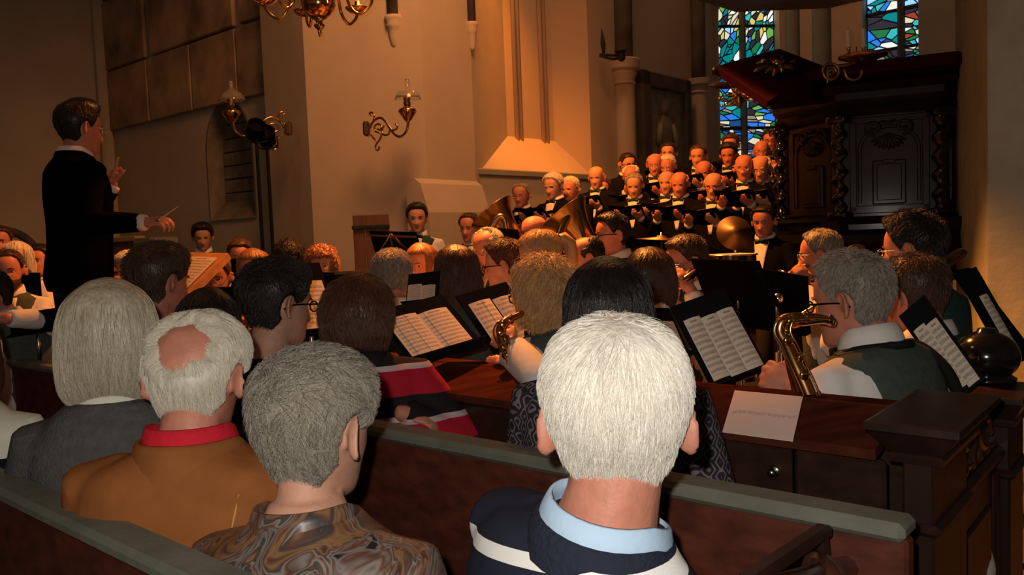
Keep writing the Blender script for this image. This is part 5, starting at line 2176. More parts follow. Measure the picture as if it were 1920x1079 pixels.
# ------------------------------------------------------------------ pew ends
def volute(mb_, c, r, ax, ay, w, turns=1.6, sg=1):
    nrm_ = ax.cross(ay)
    n_ = 26
    pts = []
    for i in range(n_):
        t = i / (n_ - 1)
        rr = r * (1 - .78 * t)
        a = sg * turns * 2 * math.pi * t
        pts.append(c + ax * (rr * math.cos(a)) + ay * (rr * math.sin(a)))
    mb_.tube(pts, [w * (1 - .35 * i / n_) for i in range(n_)], 8, 0, True)
    mb_.ball(c, r * .24)


def post(root, e0, e1, n0, n1, zt, capover, m=M['pew_end']):
    """square post with moulded cap"""
    pew_box(root, 'shaft', e0, e1, n0, n1, 0, zt - .075, m, .006)
    pew_box(root, 'band', e0 - .014, e1 + .014, n0 - .014, n1 + .014, zt - .225, zt - .200, m, .010)
    mb_ = MB()
    ring = lambda g, z: [EN(e0 - g, n0 - g, z), EN(e1 + g, n0 - g, z), EN(e1 + g, n1 + g, z), EN(e0 - g, n1 + g, z)]
    c = capover
    mb_.rings([ring(0, zt - .085), ring(c * .35, zt - .080), ring(c * .40, zt - .068), ring(c * .30, zt - .062), ring(c * .55, zt - .045), ring(c * .9, zt - .018), ring(c, zt - .014), ring(c, zt), ring(c * .85, zt + .003)])
    return mb_.build('cap', m, root)


pe = thing('pew_end', 'moulded square pew post with wide flat cap at the end of the book desk', 'pew end')
post(pe, EEND - .025, EEND + .035, 1.71, 1.985, 1.037, .055)
# carved end panel behind it
pp_ = thing('carved_bench_side', 'carved pew end panel between the square post and the ball post', 'pew end')
zr = .80
pew_box(pp_, 'panel', EEND - .03, EEND + .0, 1.99, 2.52, .05, zr - .02, M['pew_end'])
pew_box(pp_, 'top_rail', EEND - .045, EEND + .018, 1.97, 2.54, zr - .025, zr + .012, M['pew_end'], .012)
for (n0, n1) in ((2.02, 2.07), (2.44, 2.49)):
    pew_box(pp_, 'stile', EEND - .005, EEND + .012, n0, n1, .12, zr - .05, M['pew_end'])
pew_box(pp_, 'raised_field', EEND - .005, EEND + .008, 2.12, 2.40, .15, zr - .12, M['pew_end'], .008)
mb = MB()
zx = Vector((0, 0, 1))
cn = EN(EEND - .012, 2.16, zr + .11)
volute(mb, cn, .085, NV, zx, .022, 1.5, -1)
volute(mb, EN(EEND - .012, 2.38, zr + .065), .055, NV, zx, .018, 1.4, 1)
mb.tube(smooth_path([EN(EEND - .012, 2.02, zr + .02), EN(EEND - .012, 2.04, zr + .12), EN(EEND - .012, 2.10, zr + .19), EN(EEND - .012, 2.22, zr + .16), EN(EEND - .012, 2.30, zr + .06), EN(EEND - .012, 2.46, zr + .03)], 5), .022, 8, 0, True)
for k in range(5):
    mb.ball(EN(EEND - .012, 2.05 + .08 * k, zr + .04), (.018, .03, .03))
mb.build('carved_scroll', M['carved_gloss'], pp_, True)

bp_ = thing('pew_end', 'pew post topped by a big black lacquered ball beside the near pillar', 'pew end')
nb0 = 2.52
post(bp_, EEND - .11, EEND + .03, nb0, nb0 + .20, .945, .035)
bc = W(1850, 668, 2.42)
b0 = EN(EEND - .04, nb0 + .10, .948)
mb = MB()
rb = 56 / F_PX * 2.42
bz = bc.z - .948
mb.lathe([(.075, 0), (.078, .012), (.06, .024), (.05, .035), (.064, .05), (.058, .062), (rb * .62, bz - rb * .80)] + [(rb * math.cos(t) , bz + rb * .86 * math.sin(t)) for t in np.linspace(-.92, 1.2, 14)] + [(rb * .30, bz + rb * .84), (rb * .26, bz + rb * .93), (.006, bz + rb * .96)], 32, 0, Vector((bc.x, bc.y, .948)))
mb.build('ball_finial', M['black_lacquer'], bp_, True)

# carved end of the nearest pew, lower right corner
ne = thing('pew_end', 'carved scroll end of the nearest pew at the lower right corner', 'pew end')
pew_box(ne, 'panel', EEND - .035, EEND + .0, .62, 1.40, .05, .78, M['pew_end'])
mb = MB()
P_ = lambda px, py, e=EEND - .02: hit(px, py, e=e)
mb.tube(smooth_path([P_(1440, 1110), P_(1560, 1072), P_(1610, 1062), P_(1650, 1068), P_(1705, 1020), P_(1728, 990)], 5), .020, 8, 0, True)
mb.build('top_moulding', M['carved_gloss'], ne, True)
mb = MB()
ctr = P_(1660, 1012)
volute(mb, ctr, .036, NV, zx, .018, 1.3, 1)
mb.build('carved_scroll', M['carved_gloss'], ne, True)
for pt_, rd_ in ((P_(1662, 1000), (.030, .034, .036)), (P_(1612, 1052), (.028, .034, .026)), (P_(1545, 1082), (.03, .06, .035))):
    mb = MB()
    mb.ball(pt_, rd_)
    mb.build('carved_knob', M['carved_gloss'], ne, True)
mb = MB()
for k in range(7):
    q = P_(1640 + 12 * k, 1078 - 6 * (k % 3))
    mb.tube([q, q + zx * .03 + NV * .015], [.012, .004], 6, 0, True)
mb.build('carved_leaves', M['pew_end'], ne, True)['kind'] = 'stuff'
# sloping elbow rest
mb = MB()
a, b = W(1400, 1092, 1.10), W(1546, 994, 1.345)
t_ = (b - a).normalized()
mb.box((a + b) / 2, (.026, (b - a).length, .020), frame_z(t_) @ Matrix.Rotation(R(90), 3, 'X'), 0, .004)
mb.tube([b - t_ * .02, b - Vector((0, 0, .08)), b - Vector((0, 0, .5))], .012, 8)
mb.build('elbow_rest', M['pew_end'], ne)
# ------------------------------------------------------------------ who is there
LAP = {}
CLAR = {'L': dict(to=(-.03, .24, -.10), dir=(.6, .6, -.3), back=(-.5, .7, .3), curl=.9), 'R': dict(to=(.04, .32, -.27), dir=(-.6, .6, -.3), back=(.5, .7, .3), curl=.9)}
TRPT = {'L': dict(to=(-.07, .34, .00), dir=(.5, .7, .3), back=(-.8, .2, .2), curl=1.0, pole=(-.8, -.1, -1)), 'R': dict(to=(.08, .36, .02), dir=(-.5, .7, .4), back=(.8, .2, .2), curl=.8, pole=(.8, -.1, -1))}
BOOK = {'L': dict(to=(-.13, .33, -.20), dir=(.3, .7, .3), back=(-.3, .2, -.9), curl=.3), 'R': dict(to=(.13, .33, -.20), dir=(-.3, .7, .3), back=(.3, .2, -.9), curl=.3)}
S = lambda **k: dict(kind='short', **k)
Bd = lambda **k: dict(kind='bald', **k)

# ---- nearest pew
white_man = person('white-haired man in a navy sweater with white stripes and pale blue collar, seen from behind', 1156, 792, 1.20, rel=0, brel=-44, pitch=2, lean=3, side_lean=12,
                   neck=1.12, hair=('white', S(t=.026, nape=-.105, top=.006, crown=(.012, -.062, .112), lump=.05)), skin='ruddy', wear='black_top', voxel=.0055, wide=1.12, scale=1.07,
                   n_strands=19000, strand=dict(length=.085, lift=.006, thick=.00050, down=.5, jitter=.13, clump=.14, steps=8), detail=1.5, neck_len=.76, hands=False)
grey_woman = person('woman with short tousled grey hair in a shiny brown swirl-patterned blouse', 598, 806, 1.38, rel=-40, brel=-36, pitch=6, lean=3, side_lean=-4, woman=True,
                    hair=('grey', S(t=.022, nape=-.115, crown=(-.01, -.075, .095), lump=.10)), skin='fair', wear='blouse_swirl', voxel=.0055, scale=1.0, wide=1.16,
                    n_strands=17000, strand=dict(length=.062, lift=.009, thick=.00050, clump=.55, jitter=.16, steps=8), detail=1.5, hands=False)
bald_man = person('elderly man with balding crown, long silver hair, red scarf and brown suede jacket', 374, 712, 1.60, rel=-26, brel=-26, pitch=10, lean=2, neck_len=.6,
                  hair=('silver', dict(kind='bald', t=.022, nape=-.14, bald_at=(.004, -.090, .066), bald_r=33, soft=17, crown=(.004, -.080, .074), lump=.08)), skin='ruddy', wear='suede', voxel=.006, scale=.97, wide=1.18,
                  n_strands=12000, strand=dict(length=.11, lift=.007, thick=.00055, down=.7, jitter=.12, clump=.14, steps=9), detail=1.4, hands=False)
bob_woman = person('woman with a smooth ash-blond bob in a grey knitted cardigan', 208, 634, 1.90, rel=-6, brel=-14, pitch=6, lean=2, woman=True,
                   hair=('ash', dict(kind='bob', lump=.03, crown=(0, -.02, .13), face=48)), skin='fair', wear='knit_grey', voxel=.0065, scale=1.05, wide=.92,
                   n_strands=12000, strand=dict(length=.26, lift=.004, thick=.00060, down=1.2, steps=10, clump=.08), hands=False)
edge_person = person('person cut off by the left edge in a cream jacket over a navy speckled top', -78, 655, 2.15, rel=-10, brel=-30, woman=True,
                     hair=('brown', dict(kind='bob')), skin='fair', wear='cream_jacket', voxel=.009, hands=False)

# ---- second pew
person('dark-haired listener in the second pew beside the wooden score desk, turned to the right', 303, 530, 3.0, rel=-52, brel=-30, pitch=4, woman=False,
       hair=('brown', S(t=.028, nape=-.10, lump=.12)), thigh=.16, skin='ruddy', wear='brown_top', voxel=.009, n_strands=2500, strand=dict(length=.05, lift=.012, thick=.0010), hands=False, scale=1.02)
person('listener of whom only a smooth dark crown shows behind the balding man', 394, 612, 2.75, rel=-10, brel=-30, woman=True,
       hair=('dark', dict(kind='bob')), thigh=.16, skin='fair', wear='black_top', voxel=.009, hands=False)
person('dark-haired man with black glasses in a black shirt looking right', 524, 572, 2.62, rel=-58, brel=-30, pitch=6,
       hair=('dark', S(t=.026, nape=-.095, lump=.10)), thigh=.16, skin='fair', wear='black_top', voxel=.007, glass='dark', scale=1.06, wide=1.04,
       n_strands=5000, strand=dict(length=.045, lift=.010, thick=.0009), hands=False, neck_len=1.05)
stripe_woman = person('brown-haired woman in a red and black striped sweater in the second pew', 676, 596, 2.60, rel=-18, brel=-8, pitch=8, neck_len=.45, woman=True, wide=1.15,
                      hair=('auburn', dict(kind='curly', face=60, lump=.06, crown=(0, -.03, .13))), thigh=.16, skin='ruddy', wear='black_top', voxel=.008,
                      arms={'R': dict(px=(755, 775, 2.45), dpx=(.9, -.2, 0), bpx=(0, 1, -.3), curl=.6)}, n_strands=5000, strand=dict(length=.06, lift=.010, thick=.0009, down=.8))
person('woman with a big round dark bob and plum patterned dress directly beyond the white-haired man', 1138, 584, 1.98, rel=4, brel=-15, pitch=6, woman=True,
       hair=('black', dict(kind='bob', lump=.05, crown=(0, -.02, .13))), thigh=.16, skin='fair', wear='motif_plum', voxel=.008, wide=1.2,
       n_strands=6000, strand=dict(length=.24, lift=.008, thick=.0008, down=1.2, steps=9, clump=.2), hands=False)

# ---- conductor
conductor = person('conductor in a black suit standing with raised pointing hand and baton', 152, 243, 4.30, rel=-62, brel=-66, sit=False, pitch=2, lean=2,
                   hair=('dark', S(t=.022, top=.020, lump=.06)), skin='ruddy', wear='suit', coat='suit_black', bow=False, voxel=.006, glass='thin', floor=.35, wide=1.06, scale=1.05,
                   arms={'R': dict(px=(268, 418, 4.05), dpx=(1, .12, -.05), bpx=(.1, .9, -.5), curl=.75, ppx=(-.2, -1, -.4)),
                         'L': dict(px=(209, 352, 4.45), dpx=(.12, 1, 0), bpx=(-.75, .1, -.65), curl=.95, point=True, ppx=(.5, -1, .2))})

# ---- the band
sax_man = person('grey-haired man in glasses, white sleeves and green waistcoat playing the big saxophone', 1594, 566, 2.32, rel=66, brel=52, pitch=8, lean=14, neck_len=.55,
                 hair=('salt', S(t=.016, nape=-.085, top=.008, recede=.006, lump=.05)), skin='ruddy', glass='dark', voxel=.0065, detail=1.3, scale=1.04, wide=1.15, belly=.05,
                 arms={'L': dict(px=(1502, 735, 2.12), dpx=(-.5, .3, .4), bpx=(-.4, .4, -.8), curl=1.0), 'R': dict(px=(1535, 760, 2.38), dpx=(-.5, -.5, .3), bpx=(.2, .3, .9), curl=1.0)},
                 n_strands=7000, strand=dict(length=.032, lift=.009, thick=.0008))
tall_man = person('tall dark-haired man with fine glasses and instrument over his shoulder, far right of the band', 1710, 470, 2.95, rel=70, brel=58, pitch=4, lean=2,
                  hair=('dark', S(t=.014, top=.014, lump=.12)), skin='ruddy', glass='thin', voxel=.007, detail=1.2, scale=1.0, vest='vest_teal',
                  arms={'L': dict(to=(-.05, .28, .02), curl=.9), 'R': dict(to=(.06, .34, -.10), curl=.9)}, n_strands=3500, strand=dict(length=.045, lift=.014, thick=.0010))
person('brown-haired youth playing between the saxophone man and the tall man', 1710, 556, 2.72, rel=50, brel=60, pitch=10, lean=12,
       hair=('brown', S(t=.024, nape=-.09, lump=.08)), skin='ruddy', voxel=.008, arms=CLAR, n_strands=3000, strand=dict(length=.05, lift=.010, thick=.0010), vest='vest_teal')
trombone_man = person('grey-haired trombone player with glasses in front of the pulpit', 1536, 478, 4.4, rel=82, brel=75, pitch=4,
                      hair=('grey', S(t=.018, recede=.004)), skin='ruddy', glass='thin', voxel=.007, scale=1.03,
                      arms={'L': dict(px=(1508, 540, 4.15), dpx=(-.2, 1, 0), bpx=(.2, .2, -1), curl=1.1, ppx=(.7, -1, -.4)), 'R': dict(px=(1495, 545, 4.6), dpx=(-.3, .8, 0), bpx=(0, 0, 1), curl=1.0)})
horn_man = person('grey-bearded man with glasses playing a small brass horn', 1285, 492, 4.2, rel=112, brel=100, pitch=10,
                  hair=('brown', S(t=.024, lump=.1)), skin='ruddy', glass='thin', beard='grey', voxel=.007, scale=1.02,
                  arms={'L': dict(px=(1296, 545, 3.85), dpx=(-.6, .8, 0), bpx=(.4, .3, -.9), curl=1.0, ppx=(.5, -1.2, .3)), 'R': dict(px=(1262, 540, 4.1), dpx=(.2, 1, 0), bpx=(-.4, .2, -.9), curl=.9, ppx=(-.5, -1, 0))})
person('brown-haired woman in waistcoat with her back to us left of the bearded horn player', 1214, 520, 3.6, rel=25, brel=30, pitch=6, woman=True,
       hair=('brown', dict(kind='bob', lump=.08)), skin='fair', voxel=.008, n_strands=2500, strand=dict(length=.14, lift=.008, thick=.0011, down=1.2), arms=TRPT)
blonde = person('wavy blond woman in white blouse and green waistcoat playing the alto saxophone', 1014, 552, 2.85, rel=48, brel=40, pitch=8, lean=10, neck_len=.55, woman=True,
                hair=('blond', dict(kind='bob', lump=.22, wild=.013, face=58)), skin='ruddy', glass='dark', voxel=.007, scale=1.02, wide=1.15,
                arms={'L': dict(px=(968, 650, 2.66), dpx=(-.6, .3, .4), bpx=(-.4, .4, -.8), curl=1.0, ppx=(.4, -1, -.5)), 'R': dict(px=(950, 684, 2.8), dpx=(-.6, -.1, .4), bpx=(-.2, .3, -.9), curl=1.0)},
                n_strands=6500, strand=dict(length=.15, lift=.018, thick=.0011, down=1.0, steps=10, clump=.7, curl=.013))
person('light-haired young woman with a high ponytail bending to her music', 1012, 482, 4.0, rel=95, brel=90, pitch=14, woman=True,
       hair=('blond', S(t=.016, tail=True)), skin='fair', voxel=.008, arms=CLAR, n_strands=2500, strand=dict(length=.06, lift=.006, thick=.0011))
person('balding musician bent forward between the ponytail and the dark bob', 1098, 486, 4.5, rel=95, brel=90, pitch=14,
       hair=('dark', Bd(t=.012, bald_at=(0, .05, .1), bald_r=62)), skin='ruddy', voxel=.008, arms=TRPT, vest='vest_teal')
tuba_man = person('dark-haired tuba player with glasses and black bow tie in the middle of the band', 1146, 441, 5.0, rel=110, brel=115, pitch=2,
                  hair=('dark', S(t=.018, top=.008, recede=.004)), skin='ruddy', glass='dark', voxel=.0075, scale=1.0, vest='vest_teal',
                  arms={'L': dict(to=(-.05, .30, -.2), curl=.9), 'R': dict(to=(.12, .30, -.12), curl=.9)})
tuba_bald = person('bald tuba player with glasses under the singers', 1001, 437, 5.7, rel=140, brel=140, pitch=2,
                   hair=('dark', Bd(t=.010, bald_at=(0, .03, .11), bald_r=72)), skin='ruddy', glass='dark', voxel=.008,
                   arms={'L': dict(to=(-.05, .30, -.2), curl=.9), 'R': dict(to=(.12, .30, -.12), curl=.9)}, vest='vest_teal')
person('man in a dark suit listening at the wall left of the tubas', 880, 428, 6.9, rel=155, brel=150, sit=False, pitch=4,
       hair=('brown', S(t=.014, recede=.01)), skin='ruddy', wear='suit', coat='suit_dark', bow=False, voxel=.009, scale=.97)
person('white-haired trumpet player in glasses between suited man and young woman', 914, 468, 5.0, rel=140, brel=130, pitch=10,
       hair=('silver', Bd(t=.016, bald_r=40, bald_at=(0, .06, .09))), skin='ruddy', glass='thin', voxel=.008, arms=TRPT, vest='vest_teal')
person('young brown-haired player in dark glasses facing left behind the music stand', 944, 498, 4.3, rel=78, brel=72, pitch=6,
       hair=('auburn', S(t=.026, lump=.08)), skin='fair', glass='dark', voxel=.007, arms=TRPT, bow=False, n_strands=2000, strand=dict(length=.05, lift=.010, thick=.0012))
person('woman with long dark auburn hair falling on a green waistcoat, back turned', 853, 512, 3.75, rel=20, brel=15, pitch=4, woman=True,
       hair=('auburn', dict(kind='long', lump=.12)), skin='fair', voxel=.008, arms=CLAR, n_strands=4000, strand=dict(length=.22, lift=.012, thick=.0010, down=1.3, steps=9, clump=.4))
person('strawberry blond woman facing us behind a small tented music sheet', 788, 494, 5.3, rel=150, brel=165, pitch=12, woman=True,
       hair=('ginger', dict(kind='bob', lump=.08, face=50)), skin='ruddy', voxel=.008, arms=TRPT, n_strands=1500, strand=dict(length=.14, lift=.006, thick=.0013, down=1.2))
person('grey-haired man in green waistcoat and white collar with his back to us', 735, 522, 3.95, rel=8, brel=12, pitch=6,
       hair=('salt', S(t=.018, nape=-.08)), skin='ruddy', voxel=.008, arms=CLAR, wide=1.06, n_strands=4000, strand=dict(length=.03, lift=.008, thick=.0010), vest='vest_teal', scale=1.04)
standing_man = person('young man in bow tie and waistcoat standing against the big pier', 782, 411, 7.0, rel=178, brel=170, sit=False, pitch=2, lean=0,
                      hair=('dark', S(t=.016, top=.012)), skin='fair', voxel=.0085, vest='vest_teal', wide=.98,
                      arms={'L': dict(to=(-.2, .05, -.58)), 'R': dict(to=(.2, .05, -.58))})
person('curly ginger-blond youth facing us below the pier', 603, 496, 5.8, rel=172, brel=175, pitch=6,
       hair=('ginger', dict(kind='curly', wild=.012, fringe=.052, face=54)), skin='fair', wear='tux', voxel=.008, arms=CLAR)
person('player with a dark mop of hair bowed behind the man in black', 541, 486, 6.0, rel=175, brel=175, pitch=26,
       hair=('dark', dict(kind='curly', wild=.006, fringe=.06)), skin='ruddy', voxel=.009, arms=CLAR, vest='vest_teal')
clar_woman = person('red-haired musician with long fringe and unbuttoned dark waistcoat left of the man in black', 474, 506, 5.1, rel=168, brel=165, pitch=8, woman=True,
                    hair=('ginger', dict(kind='bob', lump=.08, face=46)), skin='ruddy', voxel=.0075, vest='vest_green', bow=False,
                    arms={'L': dict(px=(470, 590, 4.7), dpx=(.4, .6, 0), bpx=(.3, .2, -.9), curl=1.0, ppx=(.6, -1, 0)), 'R': dict(px=(452, 606, 4.75), dpx=(.6, .5, 0), bpx=(-.3, .3, -.9), curl=1.0, ppx=(-.5, -1, 0))})
person('musician whose dark crown shows just above a black music stand', 450, 478, 6.6, rel=176, brel=176, pitch=14,
       hair=('brown', S(t=.02)), skin='ruddy', voxel=.010, vest='vest_teal', arms=CLAR)
oboe_man = person('short-haired player with glasses seen beneath the edge of the score desk', 407, 520, 5.6, rel=165, brel=165, pitch=8,
                  hair=('brown', S(t=.012)), skin='ruddy', glass='thin', voxel=.008, arms=CLAR, vest='vest_teal')
person('dark-haired young man in waistcoat standing in front of the niche wall', 380, 446, 7.9, rel=178, brel=178, sit=False, pitch=10, lean=2,
       hair=('black', S(t=.026, top=.012)), skin='tan', voxel=.009, vest='vest_teal', bow=False)
person('woman with pale cropped hair and glasses next to the conductor', 243, 506, 5.9, rel=160, brel=165, pitch=12, woman=True,
       hair=('silver', S(t=.024, lump=.1)), skin='ruddy', glass='dark', voxel=.009, arms=CLAR)
person('ruddy player squeezed between the conductor and the pale-haired woman', 215, 510, 6.1, rel=170, brel=170, pitch=12,
       hair=('auburn', S(t=.012)), skin='ruddy', voxel=.010, arms=CLAR)
left_clar = person('dark-bearded clarinet player at the left edge', 14, 508, 5.0, rel=172, brel=168, pitch=4,
                   hair=('brown', S(t=.012, recede=.008)), skin='ruddy', voxel=.008, beard='brown', arms=CLAR, bow=False)
person('grey-blond woman seated behind the left-edge clarinet player', 30, 486, 6.0, rel=160, brel=165, pitch=6, woman=True,
       hair=('silver', dict(kind='bob', lump=.1, face=54)), skin='fair', voxel=.010, vest='vest_teal', arms=LAP)
person('player half cut off at the very left, standing a head taller', 0, 455, 6.4, rel=170, brel=165,
       hair=('brown', S(t=.014)), skin='ruddy', voxel=.010, vest='vest_teal', arms=CLAR)
person('musician with dark hair just left of the conductor, mostly hidden by his jacket', 74, 490, 6.3, rel=150, brel=150,
       hair=('dark', S(t=.016)), skin='ruddy', voxel=.010, vest='vest_teal', arms=LAP)
person('musician bent low at the left with billowing white sleeve and waistcoat', -22, 560, 3.9, rel=100, brel=20, pitch=20, lean=20, side_lean=-14,
       hair=('dark', S(t=.018)), skin='ruddy', voxel=.009, bow=False, arms={'R': dict(px=(12, 598, 3.6), dpx=(-1, 0, 0), bpx=(0, 1, -.2), ppx=(1, .1, -.4), curl=.7)}, wide=1.1)
drummer = person('drummer in black bow tie behind the cymbals beside the pulpit', 1431, 416, 6.4, rel=165, brel=160, pitch=8,
                 hair=('dark', S(t=.016)), skin='ruddy', wear='tux', voxel=.009, arms={'L': dict(to=(-.2, .3, -.3)), 'R': dict(to=(.2, .3, -.3))})

# ---- the choir, on its steps behind the band
choir = [  # px, py, head height in px, hair, glasses, turn, label
    (977, 367, 42, ('grey', S(t=.012, recede=.01)), 'thin', 160, 'leftmost choir singer, short grey hair, head level above a tuba bell'),
    (1037, 350, 46, ('silver', S(t=.022)), None, 148, 'second choir singer from the left, thick silver hair, looking right over his folder'),
    (1069, 355, 41, ('silver', S(t=.014, recede=.008)), None, 150, 'choir singer with sparse silver hair in the front row just right of the thick-haired one'),
    (1118, 333, 42, ('grey', Bd(t=.008, bald_r=85, bald_at=(0, .02, .1))), None, 165, 'completely bald orange-lit choir singer in front of the glowing wall end'),
    (1131, 354, 38, ('brown', S(t=.014)), None, 165, 'choir singer half hidden right below the bald orange-lit one'),
    (1177, 308, 40, ('dark', S(t=.012)), 'dark', 205, 'dark-haired singer turned right in front of the first column'),
    (1183, 331, 41, ('silver', Bd(t=.016, bald_r=44)), None, 168, 'white-haired singer shining below the man turned right'),
    (1189, 349, 44, ('grey', S(t=.014, recede=.012)), None, 172, 'grey choir singer in front of the white-haired one, head bent'),
    (1228, 309, 42, ('grey', Bd(t=.010, bald_r=56)), 'thin', 172, 'dim singer with thinning hair at the left edge of the memorial slab'),
    (1253, 288, 38, ('dark', S(t=.014)), None, 172, 'singer with dark hair in the back row before the memorial slab'),
    (1251, 313, 42, ('silver', S(t=.016)), 'thin', 165, 'brightly lit silver-haired singer in the middle row before the memorial slab'),
    (1250, 343, 44, ('blond', Bd(t=.010, bald_r=60)), None, 166, 'left one of two bald singers side by side in the front row'),
    (1274, 346, 47, ('blond', Bd(t=.010, bald_r=64)), None, 168, 'right one of two bald singers side by side in the front row'),
    (1309, 294, 42, ('brown', S(t=.012, recede=.006)), None, 168, 'back-row singer below the second column capital'),
    (1320, 323, 43, ('blond', Bd(t=.010, bald_r=70)), None, 168, 'bald singer behind the balding front-row man with glasses'),
    (1338, 349, 50, ('blond', Bd(t=.012, bald_r=62)), 'dark', 166, 'balding front-row singer with glasses and a big white shirt front'),
    (1366, 291, 42, ('dark', S(t=.020, top=.008)), None, 168, 'young dark-haired singer with bright white shirt under the left window light'),
    (1370, 273, 34, ('brown', S(t=.018)), None, 170, 'singer whose brown hair shows at the foot of the stained glass'),
    (1395, 315, 50, ('grey', Bd(t=.009, bald_r=84, bald_at=(0, .02, .1))), 'thin', 172, 'bald red-lit singer with glasses beneath the window mullion'),
    (1386, 341, 36, ('ginger', Bd(t=.01, bald_r=60)), None, 168, 'singer peeping out in front of the bald red-lit man'),
    (1428, 284, 41, ('grey', Bd(t=.009, bald_r=76)), 'thin', 178, 'back-row singer with high forehead before the right window light'),
    (1426, 317, 50, ('silver', Bd(t=.012, bald_r=56)), 'thin', 170, 'white-haired singer with shining forehead holding a large black folder'),
    (1444, 264, 37, ('dark', S(t=.014)), 'dark', 178, 'topmost singer of the choir, dark hair and glasses against the glass'),
    (1456, 327, 42, ('grey', Bd(t=.009, bald_r=80)), None, 175, 'rightmost singer with a bald shining head beside the pulpit'),
    (1459, 300, 38, ('brown', Bd(t=.012, bald_r=50)), None, 178, 'rightmost singer of the row above, half hidden by the pulpit column'),
]
SINGERS = []
for i, (px, py, h, hr, gl, rel, lab) in enumerate(choir):
    d = min(9.3, 372.0 / h)
    if px < 1080:
        d = min(d, 8.35)
    z = W(px, py, d).z
    SINGERS.append(person(lab, px, py, d, rel=rel, brel=rel - 6, sit=False, pitch=6 + (i * 5) % 9, lean=0, hair=hr, skin=('ruddy', 'fair')[i % 2], wear='tux', glass=gl,
                          voxel=.0105, group='men of the choir', arms=BOOK, floor=max(.0, z - 1.66), legs=False, wide=1.04))
# steps under the choir
rs = thing('choir_riser', 'dark stepped platform under the singers', 'platform')
for (n0, n1, z) in ((6.2, 7.0, .18), (7.0, 7.7, .42), (7.7, 9.6, .62)):
    pew_box(rs, 'step', -5.55, -2.9, n0, n1, 0, z, M['pew_dark'])

# ---- clothes with patterns of their own


def child(P, nm):
    for c in P['root'].children:
        if c.name.split('.')[0] == nm:
            return c


def repaint(P, nm, m):
    o = child(P, nm)
    o.data.materials.clear()
    o.data.materials.append(m)


hn = white_man['N'].z
st = lambda z: (z - (hn - .70)) / .80      # band positions counted from the neck
stops, cur = [(0.0, NAVY)], 0
for zz in (-.52, -.39, -.275, -.18, -.105, -.034):
    stops += [(st(hn + zz), WHITE), (st(hn + zz + .020), NAVY)]
sw = stripe_mat('sweater_navy_stripe', (1 / .80, -(hn - .70) / .80), stops, fine=260, wob=.10)
repaint(white_man, 'top', sw)
white_man['collar'](M['shirt_blue'], .012, .040, 'shirt_collar', .02)
M['knit_navy'] = mat('knit_navy', NAVY, .9, .15, bump=.5, bscale=120)
white_man['collar'](M['knit_navy'], .022, .014, 'sweater_collar', .035)
hn2 = stripe_woman['N'].z
seq = []
z = -.70
pat = [(.075, RED), (.014, OFFW), (.065, BLK), (.06, RED), (.016, OFFW), (.06, BLK)]
k = 0
while z < .08:
    seq.append(((z + .70) / .80, pat[k % 6][1]))
    z += pat[k % 6][0]
    k += 1
sm = stripe_mat('sweater_red_stripe', (1 / .80, -(hn2 - .70) / .80), seq[:30], fine=200)
repaint(stripe_woman, 'top', sm)
stripe_woman['collar'](M['black_top'], .014, .03, 'collar')
# cardigan, scarf, jacket and blouse collars
bob_woman['collar'](M['cream_jacket'], .016, .03, 'blouse_collar', .03)
bob_woman['collar'](M['knit_grey'], .026, .012, 'cardigan_collar', .05)
bald_man['collar'](M['scarf_red'], .020, .045, 'scarf', .02)
bald_man['collar'](M['suede'], .034, .018, 'jacket_collar', .05)
grey_woman['collar'](M['blouse_swirl'], .030, .030, 'blouse_collar', .05)
Bm = bald_man
pth = [Bm['N'] + Bm['B']['dn'] * s - Bm['B']['fw'] * f + Bm['B']['rt'] * x for s, f, x in ((.07, .095, .135), (.16, .113, .118), (.26, .124, .095), (.36, .122, .070), (.50, .120, .050))]
mb = MB()
mb.tube(smooth_path(pth, 6), .0022, 6)
mb.build('seam', M['desk_wood'], Bm['root'], True)
Ep = edge_person
mb = MB()
mb.rings(torso_rings(Ep['B'], .020, .10, .62, wide=.92))
mb.build('speckled_top', M['dots_navy'], Ep['root'], True)
mb = MB()
lb = stripe_woman
for x in (-.025, .0, .025):
    mb.box(lb['N'] + lb['B']['dn'] * .040 - lb['B']['fw'] * .098 + lb['B']['rt'] * x, (.018, .004, .016), None, 0, .003)
mb.build('back_motif', M['scarf_red'], lb['root'])
# strap of the big saxophone over the waistcoat
Sx = sax_man
pts = [(.10, .05, .05), (.108, -.04, .012), (.105, -.122, .09), (.085, -.150, .19), (.03, -.158, .29), (-.05, -.152, .38)]
mb = MB()
ribbon = smooth_path([Sx['N'] + Sx['B']['rt'] * x + Sx['B']['fw'] * y + Sx['B']['dn'] * s for x, y, s in pts], 6)
mb.tube(ribbon, .014, 8, 0, True)
mb.build('strap', M['black_top'], Sx['root'], True)
for P in (sax_man,):
    mb = MB()
    mb.tube(smooth_path([P['N'] + P['B']['rt'] * x + P['B']['fw'] * y + P['B']['dn'] * s for x, y, s in [(-.06, .08, .03), (-.098, -.02, .008), (0, -.108, .014), (.098, -.02, .008)]], 6), .010, 8, 0, True)
    mb.build('neck_strap', M['black_top'], P['root'], True)
# ------------------------------------------------------------------ music stands and what lies on them
def corners(tl, tr, bl, d, tilt=.55):
    """three picture corners of a sheet -> three points in space that make a right angle; the bottom edge is nearer"""
    t = ((tr[0] - tl[0]), (tr[1] - tl[1]))
    l = ((bl[0] - tl[0]), (bl[1] - tl[1]))
    ll = math.hypot(*l)
    dz2 = -tilt * ll
    dz1 = -(t[0] * l[0] + t[1] * l[1]) / dz2
    k = d / F_PX
    return W(*tl, d), W(*tr, d + dz1 * k), W(*bl, d + dz2 * k)


